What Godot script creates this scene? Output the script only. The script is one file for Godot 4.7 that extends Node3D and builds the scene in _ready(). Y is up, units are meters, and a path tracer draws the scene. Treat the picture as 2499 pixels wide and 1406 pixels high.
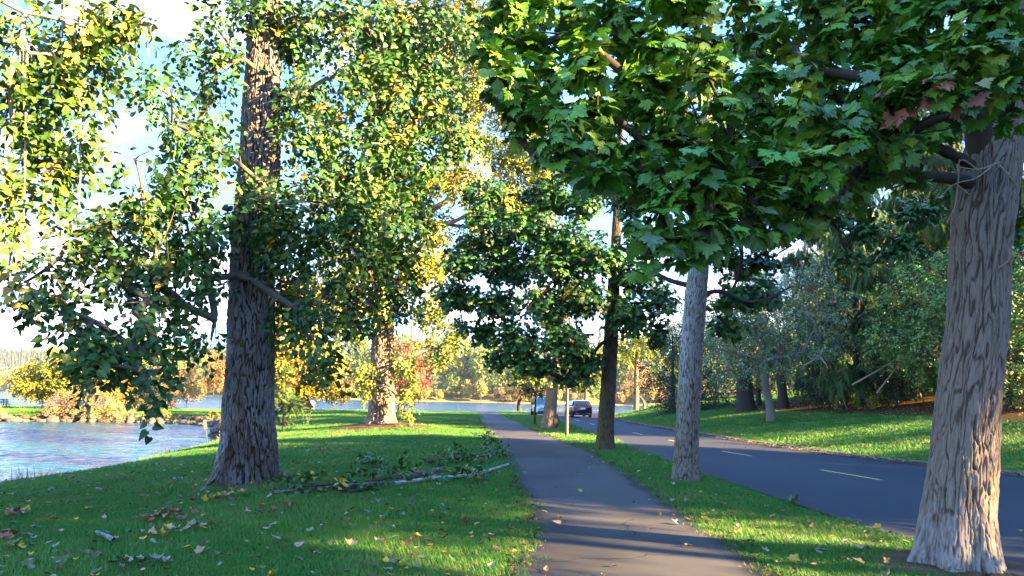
extends Node3D

# ---------------------------------------------------------------- state
const WATER := -1.4
const STEP := 1.0
const GX0 := -96.0
const GZ0 := -146.0
const GNX := 172
const GNZ := 192
var grid := PackedFloat32Array()
var land := PackedVector2Array()
var rnd := RandomNumberGenerator.new()
var noise := FastNoiseLite.new()
var mats := {}
var used := {}

# ---------------------------------------------------------------- small helpers
func add_named(o: Node, called: String, parent: Node) -> void:
	var key := str(parent.get_instance_id()) + called
	if used.has(key):
		o.name = "%s_%03d" % [called, used[key]]
		used[key] += 1
	else:
		o.name = called
		used[key] = 1
	parent.add_child(o, true)

func tag(o: Node, label: String, category: String, group := "", kind := "") -> void:
	if label != "": o.set_meta("label", label)
	if category != "": o.set_meta("category", category)
	if group != "": o.set_meta("group", group)
	if kind != "": o.set_meta("kind", kind)

func obj(called: String, mesh: Mesh, mat: Material, parent: Node = self) -> MeshInstance3D:
	var o := MeshInstance3D.new()
	o.mesh = mesh
	o.material_override = mat
	add_named(o, called, parent)
	return o

func struct(called: String, mesh: Mesh, mat: Material, label := "") -> MeshInstance3D:
	var o := obj(called, mesh, mat)
	o.set_meta("kind", "structure")
	if label != "": o.set_meta("label", label)
	return o

func thing(called: String, at: Vector3, label: String, category: String, group := "") -> Node3D:
	var o := Node3D.new()
	add_named(o, called, self)
	o.position = at
	tag(o, label, category, group)
	return o

func mat_of(key: String, col: Color, rough := 0.9, metal := 0.0, spec := 0.4) -> StandardMaterial3D:
	if mats.has(key): return mats[key]
	var m := StandardMaterial3D.new()
	m.resource_name = key
	m.albedo_color = col.linear_to_srgb()
	m.roughness = rough
	m.metallic = metal
	m.metallic_specular = spec
	mats[key] = m
	return m

func leaf_mat(key: String, back: Color, rough := 0.45) -> StandardMaterial3D:
	var m := mat_of(key, Color.WHITE, rough, 0.0, 0.4)
	m.vertex_color_use_as_albedo = true
	m.backlight = back
	return m

func vc_mat(key: String, rough := 0.95, spec := 0.3) -> StandardMaterial3D:
	var m := mat_of(key, Color.WHITE, rough, 0.0, spec)
	m.vertex_color_use_as_albedo = true
	return m

func uvec() -> Vector3:
	var z := rnd.randf_range(-1.0, 1.0)
	var a := rnd.randf() * TAU
	var r := sqrt(1.0 - z * z)
	return Vector3(r * cos(a), z, r * sin(a))

func lerp_tab(t: Array, x: float) -> float:
	if x >= t[0][0]: return t[0][1]
	for i in range(1, t.size()):
		if x >= t[i][0]:
			var k: float = (x - t[i][0]) / (t[i - 1][0] - t[i][0])
			return lerpf(t[i][1], t[i - 1][1], k)
	return t[-1][1]

# ---------------------------------------------------------------- mesh collector (faces written counter-clockwise seen from outside)
class MB:
	var v := PackedVector3Array()
	var n := PackedVector3Array()
	var c := PackedColorArray()
	var ix := PackedInt32Array()
	var smooth := false
	var colored := false
	func tri(a: Vector3, b: Vector3, d: Vector3, col := Color.WHITE) -> void:
		var k := v.size()
		v.append(a); v.append(b); v.append(d)
		ix.append(k); ix.append(k + 2); ix.append(k + 1)
		c.append(col); c.append(col); c.append(col)
		if smooth:
			var nn := (b - a).cross(d - a).normalized()
			n.append(nn); n.append(nn); n.append(nn)
	func quad(a: Vector3, b: Vector3, d: Vector3, e: Vector3, col := Color.WHITE) -> void:
		tri(a, b, d, col)
		tri(a, d, e, col)
	func box(p: Vector3, s: Vector3, bas := Basis(), col := Color.WHITE) -> void:
		var q := []
		for i in 8:
			q.append(p + bas * Vector3(s.x * (0.5 if i & 1 else -0.5), s.y * (0.5 if i & 2 else -0.5), s.z * (0.5 if i & 4 else -0.5)))
		quad(q[0], q[2], q[3], q[1], col); quad(q[4], q[5], q[7], q[6], col)
		quad(q[0], q[4], q[6], q[2], col); quad(q[1], q[3], q[7], q[5], col)
		quad(q[2], q[6], q[7], q[3], col); quad(q[0], q[1], q[5], q[4], col)
	func tube(pts: PackedVector3Array, rad: PackedFloat32Array, sides: int, col := Color.WHITE) -> void:
		# smooth round tube along a path
		smooth = true
		var k0 := v.size()
		var side := Vector3.RIGHT
		for i in pts.size():
			var t := (pts[mini(i + 1, pts.size() - 1)] - pts[maxi(i - 1, 0)]).normalized()
			side = (side - t * side.dot(t))
			if side.length() < 0.05: side = t.cross(Vector3.FORWARD)
			side = side.normalized()
			var up := t.cross(side)
			for j in sides:
				var a := TAU * j / sides
				var d := side * cos(a) + up * sin(a)
				v.append(pts[i] + d * rad[i]); n.append(d); c.append(col)
		for i in pts.size() - 1:
			for j in sides:
				var a := k0 + i * sides + j
				var b := k0 + i * sides + (j + 1) % sides
				ix.append(a); ix.append(b + sides); ix.append(b)
				ix.append(a); ix.append(a + sides); ix.append(b + sides)
		for e in [0, pts.size() - 1]:
			if rad[e] > 0.004:
				var t := (pts[e] - pts[1 if e == 0 else e - 1]).normalized()
				var m := v.size()
				v.append(pts[e]); n.append(t); c.append(col)
				for j in sides:
					v.append(v[k0 + e * sides + j]); n.append(t); c.append(col)
				for j in sides:
					ix.append(m)
					if e == 0:
						ix.append(m + 1 + j); ix.append(m + 1 + (j + 1) % sides)
					else:
						ix.append(m + 1 + (j + 1) % sides); ix.append(m + 1 + j)
	func mesh() -> ArrayMesh:
		var a := []
		a.resize(Mesh.ARRAY_MAX)
		a[Mesh.ARRAY_VERTEX] = v
		if smooth and n.size() == v.size(): a[Mesh.ARRAY_NORMAL] = n
		if colored: a[Mesh.ARRAY_COLOR] = c
		a[Mesh.ARRAY_INDEX] = ix
		var m := ArrayMesh.new()
		m.add_surface_from_arrays(Mesh.PRIMITIVE_TRIANGLES, a)
		return m

func grid_mesh(v: PackedVector3Array, nu: int, nv: int, closed: bool, col := PackedColorArray()) -> ArrayMesh:
	# nu points a row, nv rows; normals from neighbours. Rows run so that (along u) x (along v) points outward.
	var n := PackedVector3Array()
	n.resize(v.size())
	for j in nv:
		for i in nu:
			var i0 := (i + nu - 1) % nu if closed else maxi(i - 1, 0)
			var i1 := (i + 1) % nu if closed else mini(i + 1, nu - 1)
			var j0 := maxi(j - 1, 0)
			var j1 := mini(j + 1, nv - 1)
			n[j * nu + i] = (v[j * nu + i1] - v[j * nu + i0]).cross(v[j1 * nu + i] - v[j0 * nu + i]).normalized()
	var ix := PackedInt32Array()
	var last := nu if closed else nu - 1
	ix.resize((nv - 1) * last * 6)
	var k := 0
	for j in nv - 1:
		for i in last:
			var a := j * nu + i
			var b := j * nu + (i + 1) % nu
			ix[k] = a; ix[k + 1] = b + nu; ix[k + 2] = b
			ix[k + 3] = a; ix[k + 4] = a + nu; ix[k + 5] = b + nu
			k += 6
	var a := []
	a.resize(Mesh.ARRAY_MAX)
	a[Mesh.ARRAY_VERTEX] = v
	a[Mesh.ARRAY_NORMAL] = n
	if col.size(): a[Mesh.ARRAY_COLOR] = col
	a[Mesh.ARRAY_INDEX] = ix
	var m := ArrayMesh.new()
	m.add_surface_from_arrays(Mesh.PRIMITIVE_TRIANGLES, a)
	return m

func resample(pts: Array, step: float) -> PackedVector3Array:
	var cv := Curve3D.new()
	cv.bake_interval = step
	for i in pts.size():
		var t: Vector3 = (pts[mini(i + 1, pts.size() - 1)] - pts[maxi(i - 1, 0)]) / 6.0
		if i == 0 or i == pts.size() - 1: t *= 2.0
		cv.add_point(pts[i], -t, t)
	var n := maxi(2, int(ceil(cv.get_baked_length() / step)) + 1)
	var out := PackedVector3Array()
	for i in n:
		out.append(cv.sample_baked(cv.get_baked_length() * i / (n - 1), true))
	return out

# ---------------------------------------------------------------- ground
const XR := [[60, 20.0], [0, 16.0], [-6, 15.0], [-12, 13.5], [-17.8, 12.0], [-21.4, 10.85], [-27, 9.85], [-33.6, 9.3], [-44.6, 8.75], [-57.6, 8.4], [-70, 8.9], [-80, 11.0], [-88, 17.0], [-91, 40.0], [-92, 300.0]]

func shore_dist(x: float, z: float) -> float:
	var p := Vector2(x, z)
	var best := 1e9
	for i in land.size():
		var a := land[i]
		var b := land[(i + 1) % land.size()]
		var ab := b - a
		var t := clampf((p - a).dot(ab) / ab.length_squared(), 0.0, 1.0)
		best = minf(best, p.distance_squared_to(a + ab * t))
	best = sqrt(best)
	return best if Geometry2D.is_point_in_polygon(p, land) else -best

func height_at(x: float, z: float) -> float:
	var sd := 40.0
	if x < 2.0 or z < -70.0: sd = shore_dist(x, z)
	var h := 0.0
	if sd < 0.0: h = maxf(WATER - 0.25 + sd * 0.25, -4.0)
	elif sd < 0.7: h = lerpf(WATER - 0.25, -0.95, sd / 0.7)
	elif sd < 3.0: h = lerpf(-0.95, -0.5, (sd - 0.7) / 2.3)
	elif sd < 12.0: h = lerpf(-0.5, 0.0, 1.0 - pow(1.0 - (sd - 3.0) / 9.0, 2.0))
	if x < -22.0 and z < -60.0 and sd > 0.0:
		h = minf(h, lerpf(h, -0.62, clampf((-22.0 - x) / 4.0, 0.0, 1.0)))
	if x > 5.0:
		var dr := x - lerp_tab(XR, z)
		if dr > 0.6:
			var up := 0.155 * (dr - 0.6)
			h += minf(up, 3.0 + 0.25 * (1.0 - exp(-(up - 3.0)))) if up > 3.0 else up
		h += 0.75 * exp(-(pow((x - 16.5) / 5.0, 2.0) + pow((z + 67.0) / 8.0, 2.0)))
	h += 0.32 * exp(-(pow(x + 6.43, 2.0) + pow(z + 37.8, 2.0)) / 5.0)
	h += 0.10 * exp(-(pow(x - 4.53, 2.0) + pow(z + 7.7, 2.0)) / 0.5)
	h += 0.12 * exp(-(pow(x + 4.46, 2.0) + pow(z + 13.2, 2.0)) / 1.6)
	if x < 0.0 and sd > 0.5: h += 0.05 * noise.get_noise_2d(x * 14.0, z * 14.0)
	return h

func gh(x: float, z: float) -> float:
	var u := clampf((x - GX0) / STEP, 0.0, GNX - 1.001)
	var w := clampf((z - GZ0) / STEP, 0.0, GNZ - 1.001)
	var i := int(u)
	var j := int(w)
	u -= i; w -= j
	var k := j * GNX + i
	# split as the mesh's triangles are
	if w > u: return grid[k] * (1.0 - w) + grid[k + GNX] * (w - u) + grid[k + GNX + 1] * u
	return grid[k] * (1.0 - u) + grid[k + 1] * (u - w) + grid[k + GNX + 1] * w

func build_ground() -> void:
	for p in [[3000, 3000], [3000, -420], [300, -190], [150, -150], [60, -128], [24, -124], [9, -106], [0, -104], [-6, -96], [-12, -88], [-20, -86], [-24, -88], [-30, -96], [-38, -97], [-52, -94], [-66, -92], [-90, -95], [-110, -84], [-90, -70], [-75, -67], [-60, -66.5], [-50, -67], [-45, -67], [-39, -68.8], [-34.5, -69.4], [-30, -68.6], [-27.8, -67], [-24, -62.8], [-21.7, -56.4], [-18.2, -46], [-16.3, -40], [-15.2, -35], [-14.4, -30], [-13.9, -26], [-13.6, -23], [-13.8, -21], [-14.2, -16], [-14.6, -8], [-15.5, 4], [-18, 25], [-30, 90], [-100, 600], [-400, 3000]]:
		land.append(Vector2(p[0], p[1]))
	grid.resize(GNX * GNZ)
	for j in GNZ:
		for i in GNX:
			grid[j * GNX + i] = height_at(GX0 + i * STEP, GZ0 + j * STEP)
	var xs := []
	for i in GNX: xs.append(GX0 + i * STEP)
	xs.append_array([84.0, 100.0, 130.0, 180.0, 260.0, 500.0, 1200.0, 3000.0])
	var zs := []
	for j in GNZ: zs.append(GZ0 + j * STEP)
	zs.append_array([52.0, 64.0, 85.0, 120.0, 200.0, 400.0, 1000.0, 3000.0])
	xs = [-140.0, -112.0] + xs
	var v := PackedVector3Array()
	var col := PackedColorArray()
	for x in xs:
		for z in zs:
			var h := 0.0
			var i := int(round((x - GX0) / STEP))
			var j := int(round((z - GZ0) / STEP))
			if i >= 0 and i < GNX and j >= 0 and j < GNZ: h = grid[j * GNX + i]
			else: h = height_at(x, z)
			v.append(Vector3(x, h, z))
			var a := noise.get_noise_2d(x * 6.0, z * 6.0)
			var b := noise.get_noise_2d(x * 25.0 + 300.0, z * 25.0)
			var c := Color(0.045, 0.125, 0.024).lerp(Color(0.075, 0.15, 0.03), clampf(0.5 + a * 1.2 + b * 0.6, 0.0, 1.0))
			var dirt := Color(0.16, 0.105, 0.06)
			var t2 := Vector2(x + 6.2, z + 37.0).length()
			c = c.lerp(dirt, clampf(1.3 - t2 / 2.3, 0.0, 0.85))
			c = c.lerp(dirt, clampf(1.1 - Vector2((x + 10.5) * 0.5, z + 34.5).length() / 1.8, 0.0, 0.6))
			if h < -0.75: c = c.lerp(Color(0.11, 0.09, 0.06), clampf((-0.75 - h) * 3.0, 0.0, 1.0))
			var dr: float = x - lerp_tab(XR, z)
			if x > 6.0 and z > -60.0:
				c = c.lerp(Color(0.10, 0.055, 0.035), smoothstep(7.6, 8.6, dr + a * 1.2) * (1.0 if z > -52.0 else clampf((60.0 + z) / 8.0, 0.0, 1.0)))
				c = c.lerp(Color(0.15, 0.11, 0.05), 0.7 * exp(-(pow((x - 15.8) / 2.2, 2.0) + pow((z + 23.5) / 1.2, 2.0))))
			col.append(c)
	var m := vc_mat("grass ground", 1.0, 0.1)
	m.albedo_texture = fine_tex(11, 0.045, [Color(0.65, 0.7, 0.6), Color(0.9, 0.93, 0.85), Color(1, 1, 1)], 512)
	m.uv1_triplanar = true
	m.uv1_world_triplanar = true
	m.uv1_scale = Vector3(0.55, 0.55, 0.55)
	struct("ground", grid_mesh(v, zs.size(), xs.size(), false, col), m)

func fine_tex(seed_: int, freq: float, ramp: Array, side := 512, normal := 0.0, octaves := 4) -> NoiseTexture2D:
	var f := FastNoiseLite.new()
	f.seed = seed_
	f.frequency = freq
	f.fractal_octaves = octaves
	var t := NoiseTexture2D.new()
	t.width = side
	t.height = side
	t.seamless = true
	t.noise = f
	if normal > 0.0:
		t.as_normal_map = true
		t.bump_strength = normal
	else:
		var g := Gradient.new()
		var off := PackedFloat32Array()
		var cs := PackedColorArray()
		for i in ramp.size():
			off.append(float(i) / (ramp.size() - 1))
			cs.append(ramp[i])
		g.offsets = off
		g.colors = cs
		t.color_ramp = g
	return t

func ribbon(left: PackedVector3Array, right: PackedVector3Array, cross: int, lift: float, col: Callable) -> ArrayMesh:
	var v := PackedVector3Array()
	var cs := PackedColorArray()
	for i in left.size():
		for k in cross + 1:
			var t := float(k) / cross
			var p := left[i].lerp(right[i], t)
			p.y = gh(p.x, p.z) + lift
			v.append(p)
			cs.append((col as Callable).call(p, t))
	return grid_mesh(v, cross + 1, left.size(), false, cs)

func even(pts: PackedVector3Array, n: int) -> PackedVector3Array:
	var out := PackedVector3Array()
	for i in n:
		var f := float(i) / (n - 1) * (pts.size() - 1)
		var k := mini(int(f), pts.size() - 2)
		out.append(pts[k].lerp(pts[k + 1], f - k))
	return out

func wobble(pts: PackedVector3Array, amp: float, s: float) -> PackedVector3Array:
	for i in pts.size():
		pts[i].x += amp * noise.get_noise_2d(pts[i].z * 60.0, s) + amp * 0.6 * noise.get_noise_2d(pts[i].z * 300.0, s + 50.0)
	return pts

func build_ways() -> void:
	var asphalt := vc_mat("asphalt", 0.85, 0.35)
	asphalt.albedo_texture = fine_tex(5, 0.3, [Color(0.55, 0.55, 0.55), Color(0.84, 0.84, 0.84), Color(0.92, 0.92, 0.92), Color(1, 1, 1)], 1024, 0.0, 3)
	asphalt.uv1_triplanar = true
	asphalt.uv1_world_triplanar = true
	asphalt.uv1_scale = Vector3(0.5, 0.5, 0.5)
	var n := 620
	var pl := even(resample([Vector3(-1.2, 0, 25), Vector3(-0.2, 0, 6), Vector3(0.0, 0, -3), Vector3(0.12, 0, -7), Vector3(0.36, 0, -9.8), Vector3(0.2, 0, -14.4), Vector3(-0.2, 0, -23), Vector3(-1.23, 0, -39.5), Vector3(-2.5, 0, -62), Vector3(-4.0, 0, -87.5), Vector3(-5.5, 0, -96)], 0.5), n)
	var pr := even(resample([Vector3(1.6, 0, 25), Vector3(2.35, 0, 6), Vector3(2.5, 0, -3), Vector3(2.53, 0, -7), Vector3(2.52, 0, -9.8), Vector3(2.6, 0, -14.4), Vector3(2.5, 0, -24), Vector3(1.15, 0, -40.5), Vector3(-0.2, 0, -62), Vector3(-1.55, 0, -88), Vector3(-3.1, 0, -97)], 0.5), n)
	# soil edging under both rims of the path
	var soil := vc_mat("soil", 1.0, 0.1)
	var l2 := pl.duplicate()
	var r2 := pr.duplicate()
	for i in n:
		l2[i].x -= 0.12
		r2[i].x += 0.14
	struct("soil_edging", ribbon(wobble(l2, 0.16, 1.0), wobble(r2, 0.2, 2.0), 4, 0.006, func(_p, _t): return Color(0.035, 0.026, 0.018)), soil)
	struct("footpath", ribbon(wobble(pl, 0.10, 3.0), wobble(pr, 0.12, 4.0), 26, 0.014, func(p: Vector3, t: float):
		var a := noise.get_noise_2d(p.x * 20.0, p.z * 8.0)
		var c := Color(0.055, 0.057, 0.063).lerp(Color(0.105, 0.105, 0.108), clampf(0.45 + a * 1.5 + 0.5 * noise.get_noise_2d(p.x * 70.0, p.z * 40.0), 0.0, 1.0))
		var rim := absf(t - 0.5) * 2.0
		return c.lerp(Color(0.035, 0.030, 0.026), smoothstep(0.8, 1.0, rim + 0.2 * a))), asphalt)
	var rl := even(resample([Vector3(5.8, 0, 46), Vector3(5.0, 0, 4), Vector3(4.75, 0, -9), Vector3(4.35, 0, -17), Vector3(4.2, 0, -24.5), Vector3(4.0, 0, -37), Vector3(3.7, 0, -55.5), Vector3(2.3, 0, -72), Vector3(1.4, 0, -85), Vector3(2.6, 0, -94), Vector3(7, 0, -98), Vector3(14, 0, -99.5), Vector3(40, 0, -100)], 0.5), 300)
	var rr_pts := []
	for z in [46.0, 4.0, -9.0, -17.8, -24.5, -37.0, -55.5, -68.0, -76.0]: rr_pts.append(Vector3(lerp_tab(XR, z), 0, z))
	rr_pts.append_array([Vector3(10.6, 0, -83), Vector3(13, 0, -88), Vector3(20, 0, -90.5), Vector3(42, 0, -91)])
	var rr := even(resample(rr_pts, 0.5), 300)
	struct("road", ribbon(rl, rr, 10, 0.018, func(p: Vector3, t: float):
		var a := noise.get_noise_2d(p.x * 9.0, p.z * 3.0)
		var c := Color(0.034, 0.042, 0.064).lerp(Color(0.050, 0.060, 0.086), clampf(0.5 + a * 1.4, 0.0, 1.0))  # blue of the sky light is mixed into the asphalt colour
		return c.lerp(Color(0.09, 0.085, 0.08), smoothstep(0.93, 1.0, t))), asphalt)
	# gutter of dirt and grit along the far kerb
	var gl := rr.duplicate()
	var gr := rr.duplicate()
	for i in rr.size():
		gl[i].x -= 0.25
		gr[i].x += 0.4
	struct("gutter", ribbon(wobble(gl, 0.16, 7.0), wobble(gr, 0.2, 8.0), 3, 0.03, func(p: Vector3, _t):
		return Color(0.055, 0.045, 0.035).lerp(Color(0.12, 0.10, 0.08), clampf(0.5 + noise.get_noise_2d(p.x * 60.0, p.z * 60.0), 0, 1))), soil)
	var kl := rr.duplicate()
	var kb := MB.new()
	for i in range(rr.size() - 1):
		var a := kl[i] + Vector3(0.38, 0, 0)
		var b := kl[i + 1] + Vector3(0.38, 0, 0)
		a.y = gh(a.x, a.z) + 0.055; b.y = gh(b.x, b.z) + 0.055
		var w := Vector3(0.14, 0.02, 0)
		kb.quad(a - Vector3(0, 0.2, 0), b - Vector3(0, 0.2, 0), b, a)
		kb.quad(a, b, b + w, a + w)
	struct("kerb", kb.mesh(), mat_of("kerb stone", Color(0.13, 0.12, 0.10)))
	# bare soil worn round the trunks
	for d in [[Vector3(4.53, 0, -7.75), 0.72, "nearest maple"], [Vector3(-4.3, 0, -13.1), 1.05, "big cottonwood"], [Vector3(3.68, 0, -15.75), 0.4, "second maple"], [Vector3(3.14, 0, -24.75), 0.5, "third maple"], [Vector3(-6.4, 0, -37.4), 2.2, "lawn cottonwood"]]:
		var v := PackedVector3Array()
		var cs := PackedColorArray()
		for j in 7:
			for i in 36:
				var a := -TAU * i / 36
				var r: float = d[1] * j / 6.0 * (1.0 + 0.32 * noise.get_noise_2d(cos(a) * 90.0 + d[1] * 500.0, sin(a) * 90.0))
				var q: Vector3 = d[0] + Vector3(cos(a) * r * 1.25, 0, sin(a) * r)
				v.append(Vector3(q.x, gh(q.x, q.z) + 0.012 - 0.02 * smoothstep(0.75, 1.0, j / 6.0), q.z))
				cs.append(Color(0.07, 0.05, 0.035).lerp(Color(0.14, 0.10, 0.07), clampf(0.5 + noise.get_noise_2d(q.x * 150.0, q.z * 150.0), 0.0, 1.0)))
		struct("bare_soil", grid_mesh(v, 36, 7, true, cs), soil, "worn soil round the foot of the " + d[2])
	# cracks in the path
	var crack_m := mat_of("crack", Color(0.018, 0.017, 0.017), 1.0)
	var walk := get_node("footpath")
	rnd.seed = 33
	for c in [[0.5, -7.6, 0.9, -0.35], [1.9, -10.4, -0.8, -0.4], [0.6, -12.6, 1.0, 0.1], [1.4, -9.0, 0.1, -1.0], [2.0, -16.5, -1.0, -0.1], [0.9, -6.4, 1.0, 0.2]]:
		var b := MB.new()
		var q := Vector3(c[0], 0.02, c[1])
		var dir := Vector3(c[2], 0, c[3]).normalized()
		for k in 14:
			var nx := q + (dir + Vector3(rnd.randf_range(-0.7, 0.7), 0, rnd.randf_range(-0.7, 0.7))).normalized() * 0.11
			nx.y = gh(nx.x, nx.z) + 0.0185
			var w := Vector3(-(nx - q).z, 0, (nx - q).x).normalized() * rnd.randf_range(0.003, 0.007)
			b.quad(q + w, nx + w, nx - w, q - w)
			q = nx
		obj("crack", b.mesh(), crack_m, walk)
	# centre line dashes, each a flat sheet
	var paint := mat_of("yellow road paint", Color(0.62, 0.46, 0.16), 0.8)
	var road := get_node("road")
	var cl := resample([Vector3(11.0, 0, 10), Vector3(9.3, 0, -7), Vector3(8.0, 0, -16.2), Vector3(7.62, 0, -18.55), Vector3(7.31, 0, -22.5), Vector3(6.99, 0, -24.6), Vector3(6.64, 0, -29.9), Vector3(6.25, 0, -35), Vector3(6.11, 0, -37.7), Vector3(5.44, 0, -48), Vector3(5.15, 0, -56), Vector3(4.9, 0, -66)], 0.25)
	for span in [[-8.0, -10.4], [-16.2, -18.5], [-22.5, -24.7], [-28.9, -31.1], [-35.0, -37.6], [-41.6, -43.9], [-48.0, -50.2], [-55.5, -58.3], [-62.0, -64.3]]:
		var b := MB.new()
		var prev := Vector3.INF
		for p in cl:
			if p.z <= span[0] and p.z >= span[1]:
				if prev != Vector3.INF:
					var a0 := Vector3(prev.x, gh(prev.x, prev.z) + 0.023, prev.z)
					var a1 := Vector3(p.x, gh(p.x, p.z) + 0.023, p.z)
					var w := Vector3(0.055, 0, 0.01)
					b.quad(a0 - w, a0 + w, a1 + w, a1 - w)
				prev = p
		if b.v.size(): obj("lane_marking", b.mesh(), paint, road)

# ---------------------------------------------------------------- leaves and sprays
func leaf_outline(kind: String) -> Array:
	match kind:
		"maple": return [Vector2(0.0, 0.0), Vector2(0.2, -0.07), Vector2(0.42, -0.02), Vector2(0.36, 0.14), Vector2(0.52, 0.24), Vector2(0.7, 0.5), Vector2(0.5, 0.5), Vector2(0.44, 0.66), Vector2(0.25, 0.52), Vector2(0.3, 0.78), Vector2(0.15, 0.78), Vector2(0.0, 1.05)]
		"heart": return [Vector2(0.0, 0.03), Vector2(0.24, -0.05), Vector2(0.42, 0.12), Vector2(0.36, 0.4), Vector2(0.17, 0.72), Vector2(0.0, 1.0)]
		"lance": return [Vector2(0.0, 0.0), Vector2(0.18, 0.3), Vector2(0.14, 0.65), Vector2(0.0, 1.0)]
	return [Vector2(0.0, 0.0), Vector2(0.27, 0.4), Vector2(0.0, 1.0)]

func add_leaf(b: MB, kind: String, xf: Transform3D, fold: float, curl: float, edge := Color.WHITE) -> void:
	# a leaf in the x-z plane, its tip towards +z, folded along the midrib and curling down at the tip
	var o := leaf_outline(kind)
	var mid := Vector2(0.0, 0.34 if kind == "maple" else 0.4)
	for s in [1.0, -1.0]:
		var pts := []
		for p in o:
			var r2: float = p.x * p.x + (p.y - 0.3) * (p.y - 0.3)
			pts.append(xf * Vector3(p.x * s, absf(p.x) * fold - r2 * curl, p.y))
		var m: Vector3 = xf * Vector3(0, 0, mid.y)
		for i in pts.size() - 1:
			var k := b.v.size()
			if s > 0.0: b.tri(m, pts[i + 1], pts[i])
			else: b.tri(m, pts[i], pts[i + 1])
			if edge != Color.WHITE:
				b.c[k + 1] = edge; b.c[k + 2] = edge

func frame(tip: Vector3, up: Vector3) -> Basis:
	var z := tip.normalized()
	var x := up.cross(z)
	if x.length() < 0.01: x = Vector3.RIGHT.cross(z)
	x = x.normalized()
	return Basis(x, z.cross(x), z)

func make_spray(kind: String, seed_: int, count: int, length: float, leaf: float, splay: float) -> ArrayMesh:
	# leaves along a short twig that runs towards +z
	var r := RandomNumberGenerator.new()
	r.seed = seed_
	var b := MB.new()
	for i in count:
		var t := (i + 0.6) / count
		var a := i * 2.4 + r.randf() * 0.8
		var side := Vector3(cos(a), 0.35 * sin(a) + 0.25, 0.0)
		var tip := (side * splay + Vector3(0, -0.35 + r.randf_range(-0.35, 0.25), 1.0 - splay * 0.4)).normalized()
		var p := Vector3(0, -0.25 * t * t * length, t * length) + side * leaf * 0.35
		var up := (Vector3.UP + Vector3(r.randf_range(-0.6, 0.6), 0, r.randf_range(-0.6, 0.6))).normalized()
		var s := leaf * r.randf_range(0.7, 1.15)
		add_leaf(b, kind, Transform3D(frame(tip, up).scaled(Vector3(s, s, s)), p), r.randf_range(-0.1, 0.4), r.randf_range(0.05, 0.35))
	return b.mesh()

func make_whorl(kind: String, seed_: int, count: int, leaf: float) -> ArrayMesh:
	# big leaves standing round a twig's end, on stalks
	var r := RandomNumberGenerator.new()
	r.seed = seed_
	var b := MB.new()
	for i in count:
		var a := TAU * i / count + r.randf_range(-0.4, 0.4)
		var d := Vector3(cos(a), r.randf_range(-0.35, 0.3), sin(a))
		var tip := (d + Vector3(0, -0.35 + r.randf_range(-0.5, 0.3), 0)).normalized()
		var up := (Vector3.UP * 1.3 + d * 0.5 + Vector3(r.randf_range(-0.5, 0.5), 0, r.randf_range(-0.5, 0.5))).normalized()
		var s := leaf * r.randf_range(0.72, 1.12)
		var p := d * leaf * r.randf_range(0.3, 0.8)
		add_leaf(b, kind, Transform3D(frame(tip, up).scaled(Vector3(s, s, s)), p), r.randf_range(-0.15, 0.35), r.randf_range(0.05, 0.4))
		var st := p * 0.02
		b.tri(st, p + Vector3(0.004, 0, 0), p + Vector3(-0.004, 0, 0.004))
	return b.mesh()

func make_frond(seed_: int, length: float) -> ArrayMesh:
	# a hanging flat spray of cedar
	var r := RandomNumberGenerator.new()
	r.seed = seed_
	var b := MB.new()
	for i in 13:
		var t := i / 13.0
		var p := Vector3(r.randf_range(-0.02, 0.02), -t * t * 0.25 * length, t * length)
		for s in [1.0, -1.0]:
			var l := length * (0.45 - 0.33 * t) * r.randf_range(0.7, 1.2)
			var q := p + Vector3(s * l * 0.75, -0.25 * l, l * 0.8)
			var w := Vector3(0.0, 0.02, 0.035) * length * 1.6
			b.tri(p - w * 0.5, q, p + w)
			b.tri(p + (q - p) * 0.4, q + Vector3(-s * 0.3 * l, -0.15 * l, 0.25 * l), p + (q - p) * 0.4 + w * 0.7)
	return b.mesh()

var sprays := {}
func build_sprays() -> void:
	sprays.maple = [make_whorl("maple", 1, 7, 0.118), make_whorl("maple", 2, 6, 0.13), make_whorl("maple", 3, 8, 0.108)]
	sprays.heart = [make_spray("heart", 4, 9, 0.5, 0.125, 1.0), make_spray("heart", 5, 8, 0.42, 0.13, 1.1)]
	sprays.small = [make_spray("oval", 6, 14, 0.5, 0.12, 1.1), make_spray("oval", 7, 12, 0.55, 0.13, 0.9)]
	sprays.lance = [make_spray("lance", 8, 10, 0.4, 0.15, 0.9), make_spray("lance", 9, 12, 0.5, 0.14, 1.1)]
	sprays.cedar = [make_frond(10, 0.8), make_frond(11, 0.7)]
	sprays.mid = [make_spray("oval", 12, 12, 0.9, 0.3, 1.1), make_spray("oval", 13, 12, 0.9, 0.28, 1.0)]

func pick(pal: Array, p: Vector3) -> Color:
	# palette entries: [colour, weight, patchiness]; patchy colours gather where the noise is high
	var total := 0.0
	var w := []
	var nz := noise.get_noise_3d(p.x * 28.0, p.y * 28.0, p.z * 28.0)
	for e in pal:
		var k: float = e[1]
		if e.size() > 2: k *= maxf(0.05, 1.0 + e[2] * nz * 3.0)
		w.append(k); total += k
	var r := rnd.randf() * total
	for i in pal.size():
		r -= w[i]
		if r <= 0.0:
			var c: Color = pal[i][0]
			var f := rnd.randf_range(0.72, 1.28)
			return Color(c.r * f * rnd.randf_range(0.9, 1.1), c.g * f, c.b * f)
	return pal[0][0]

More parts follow.
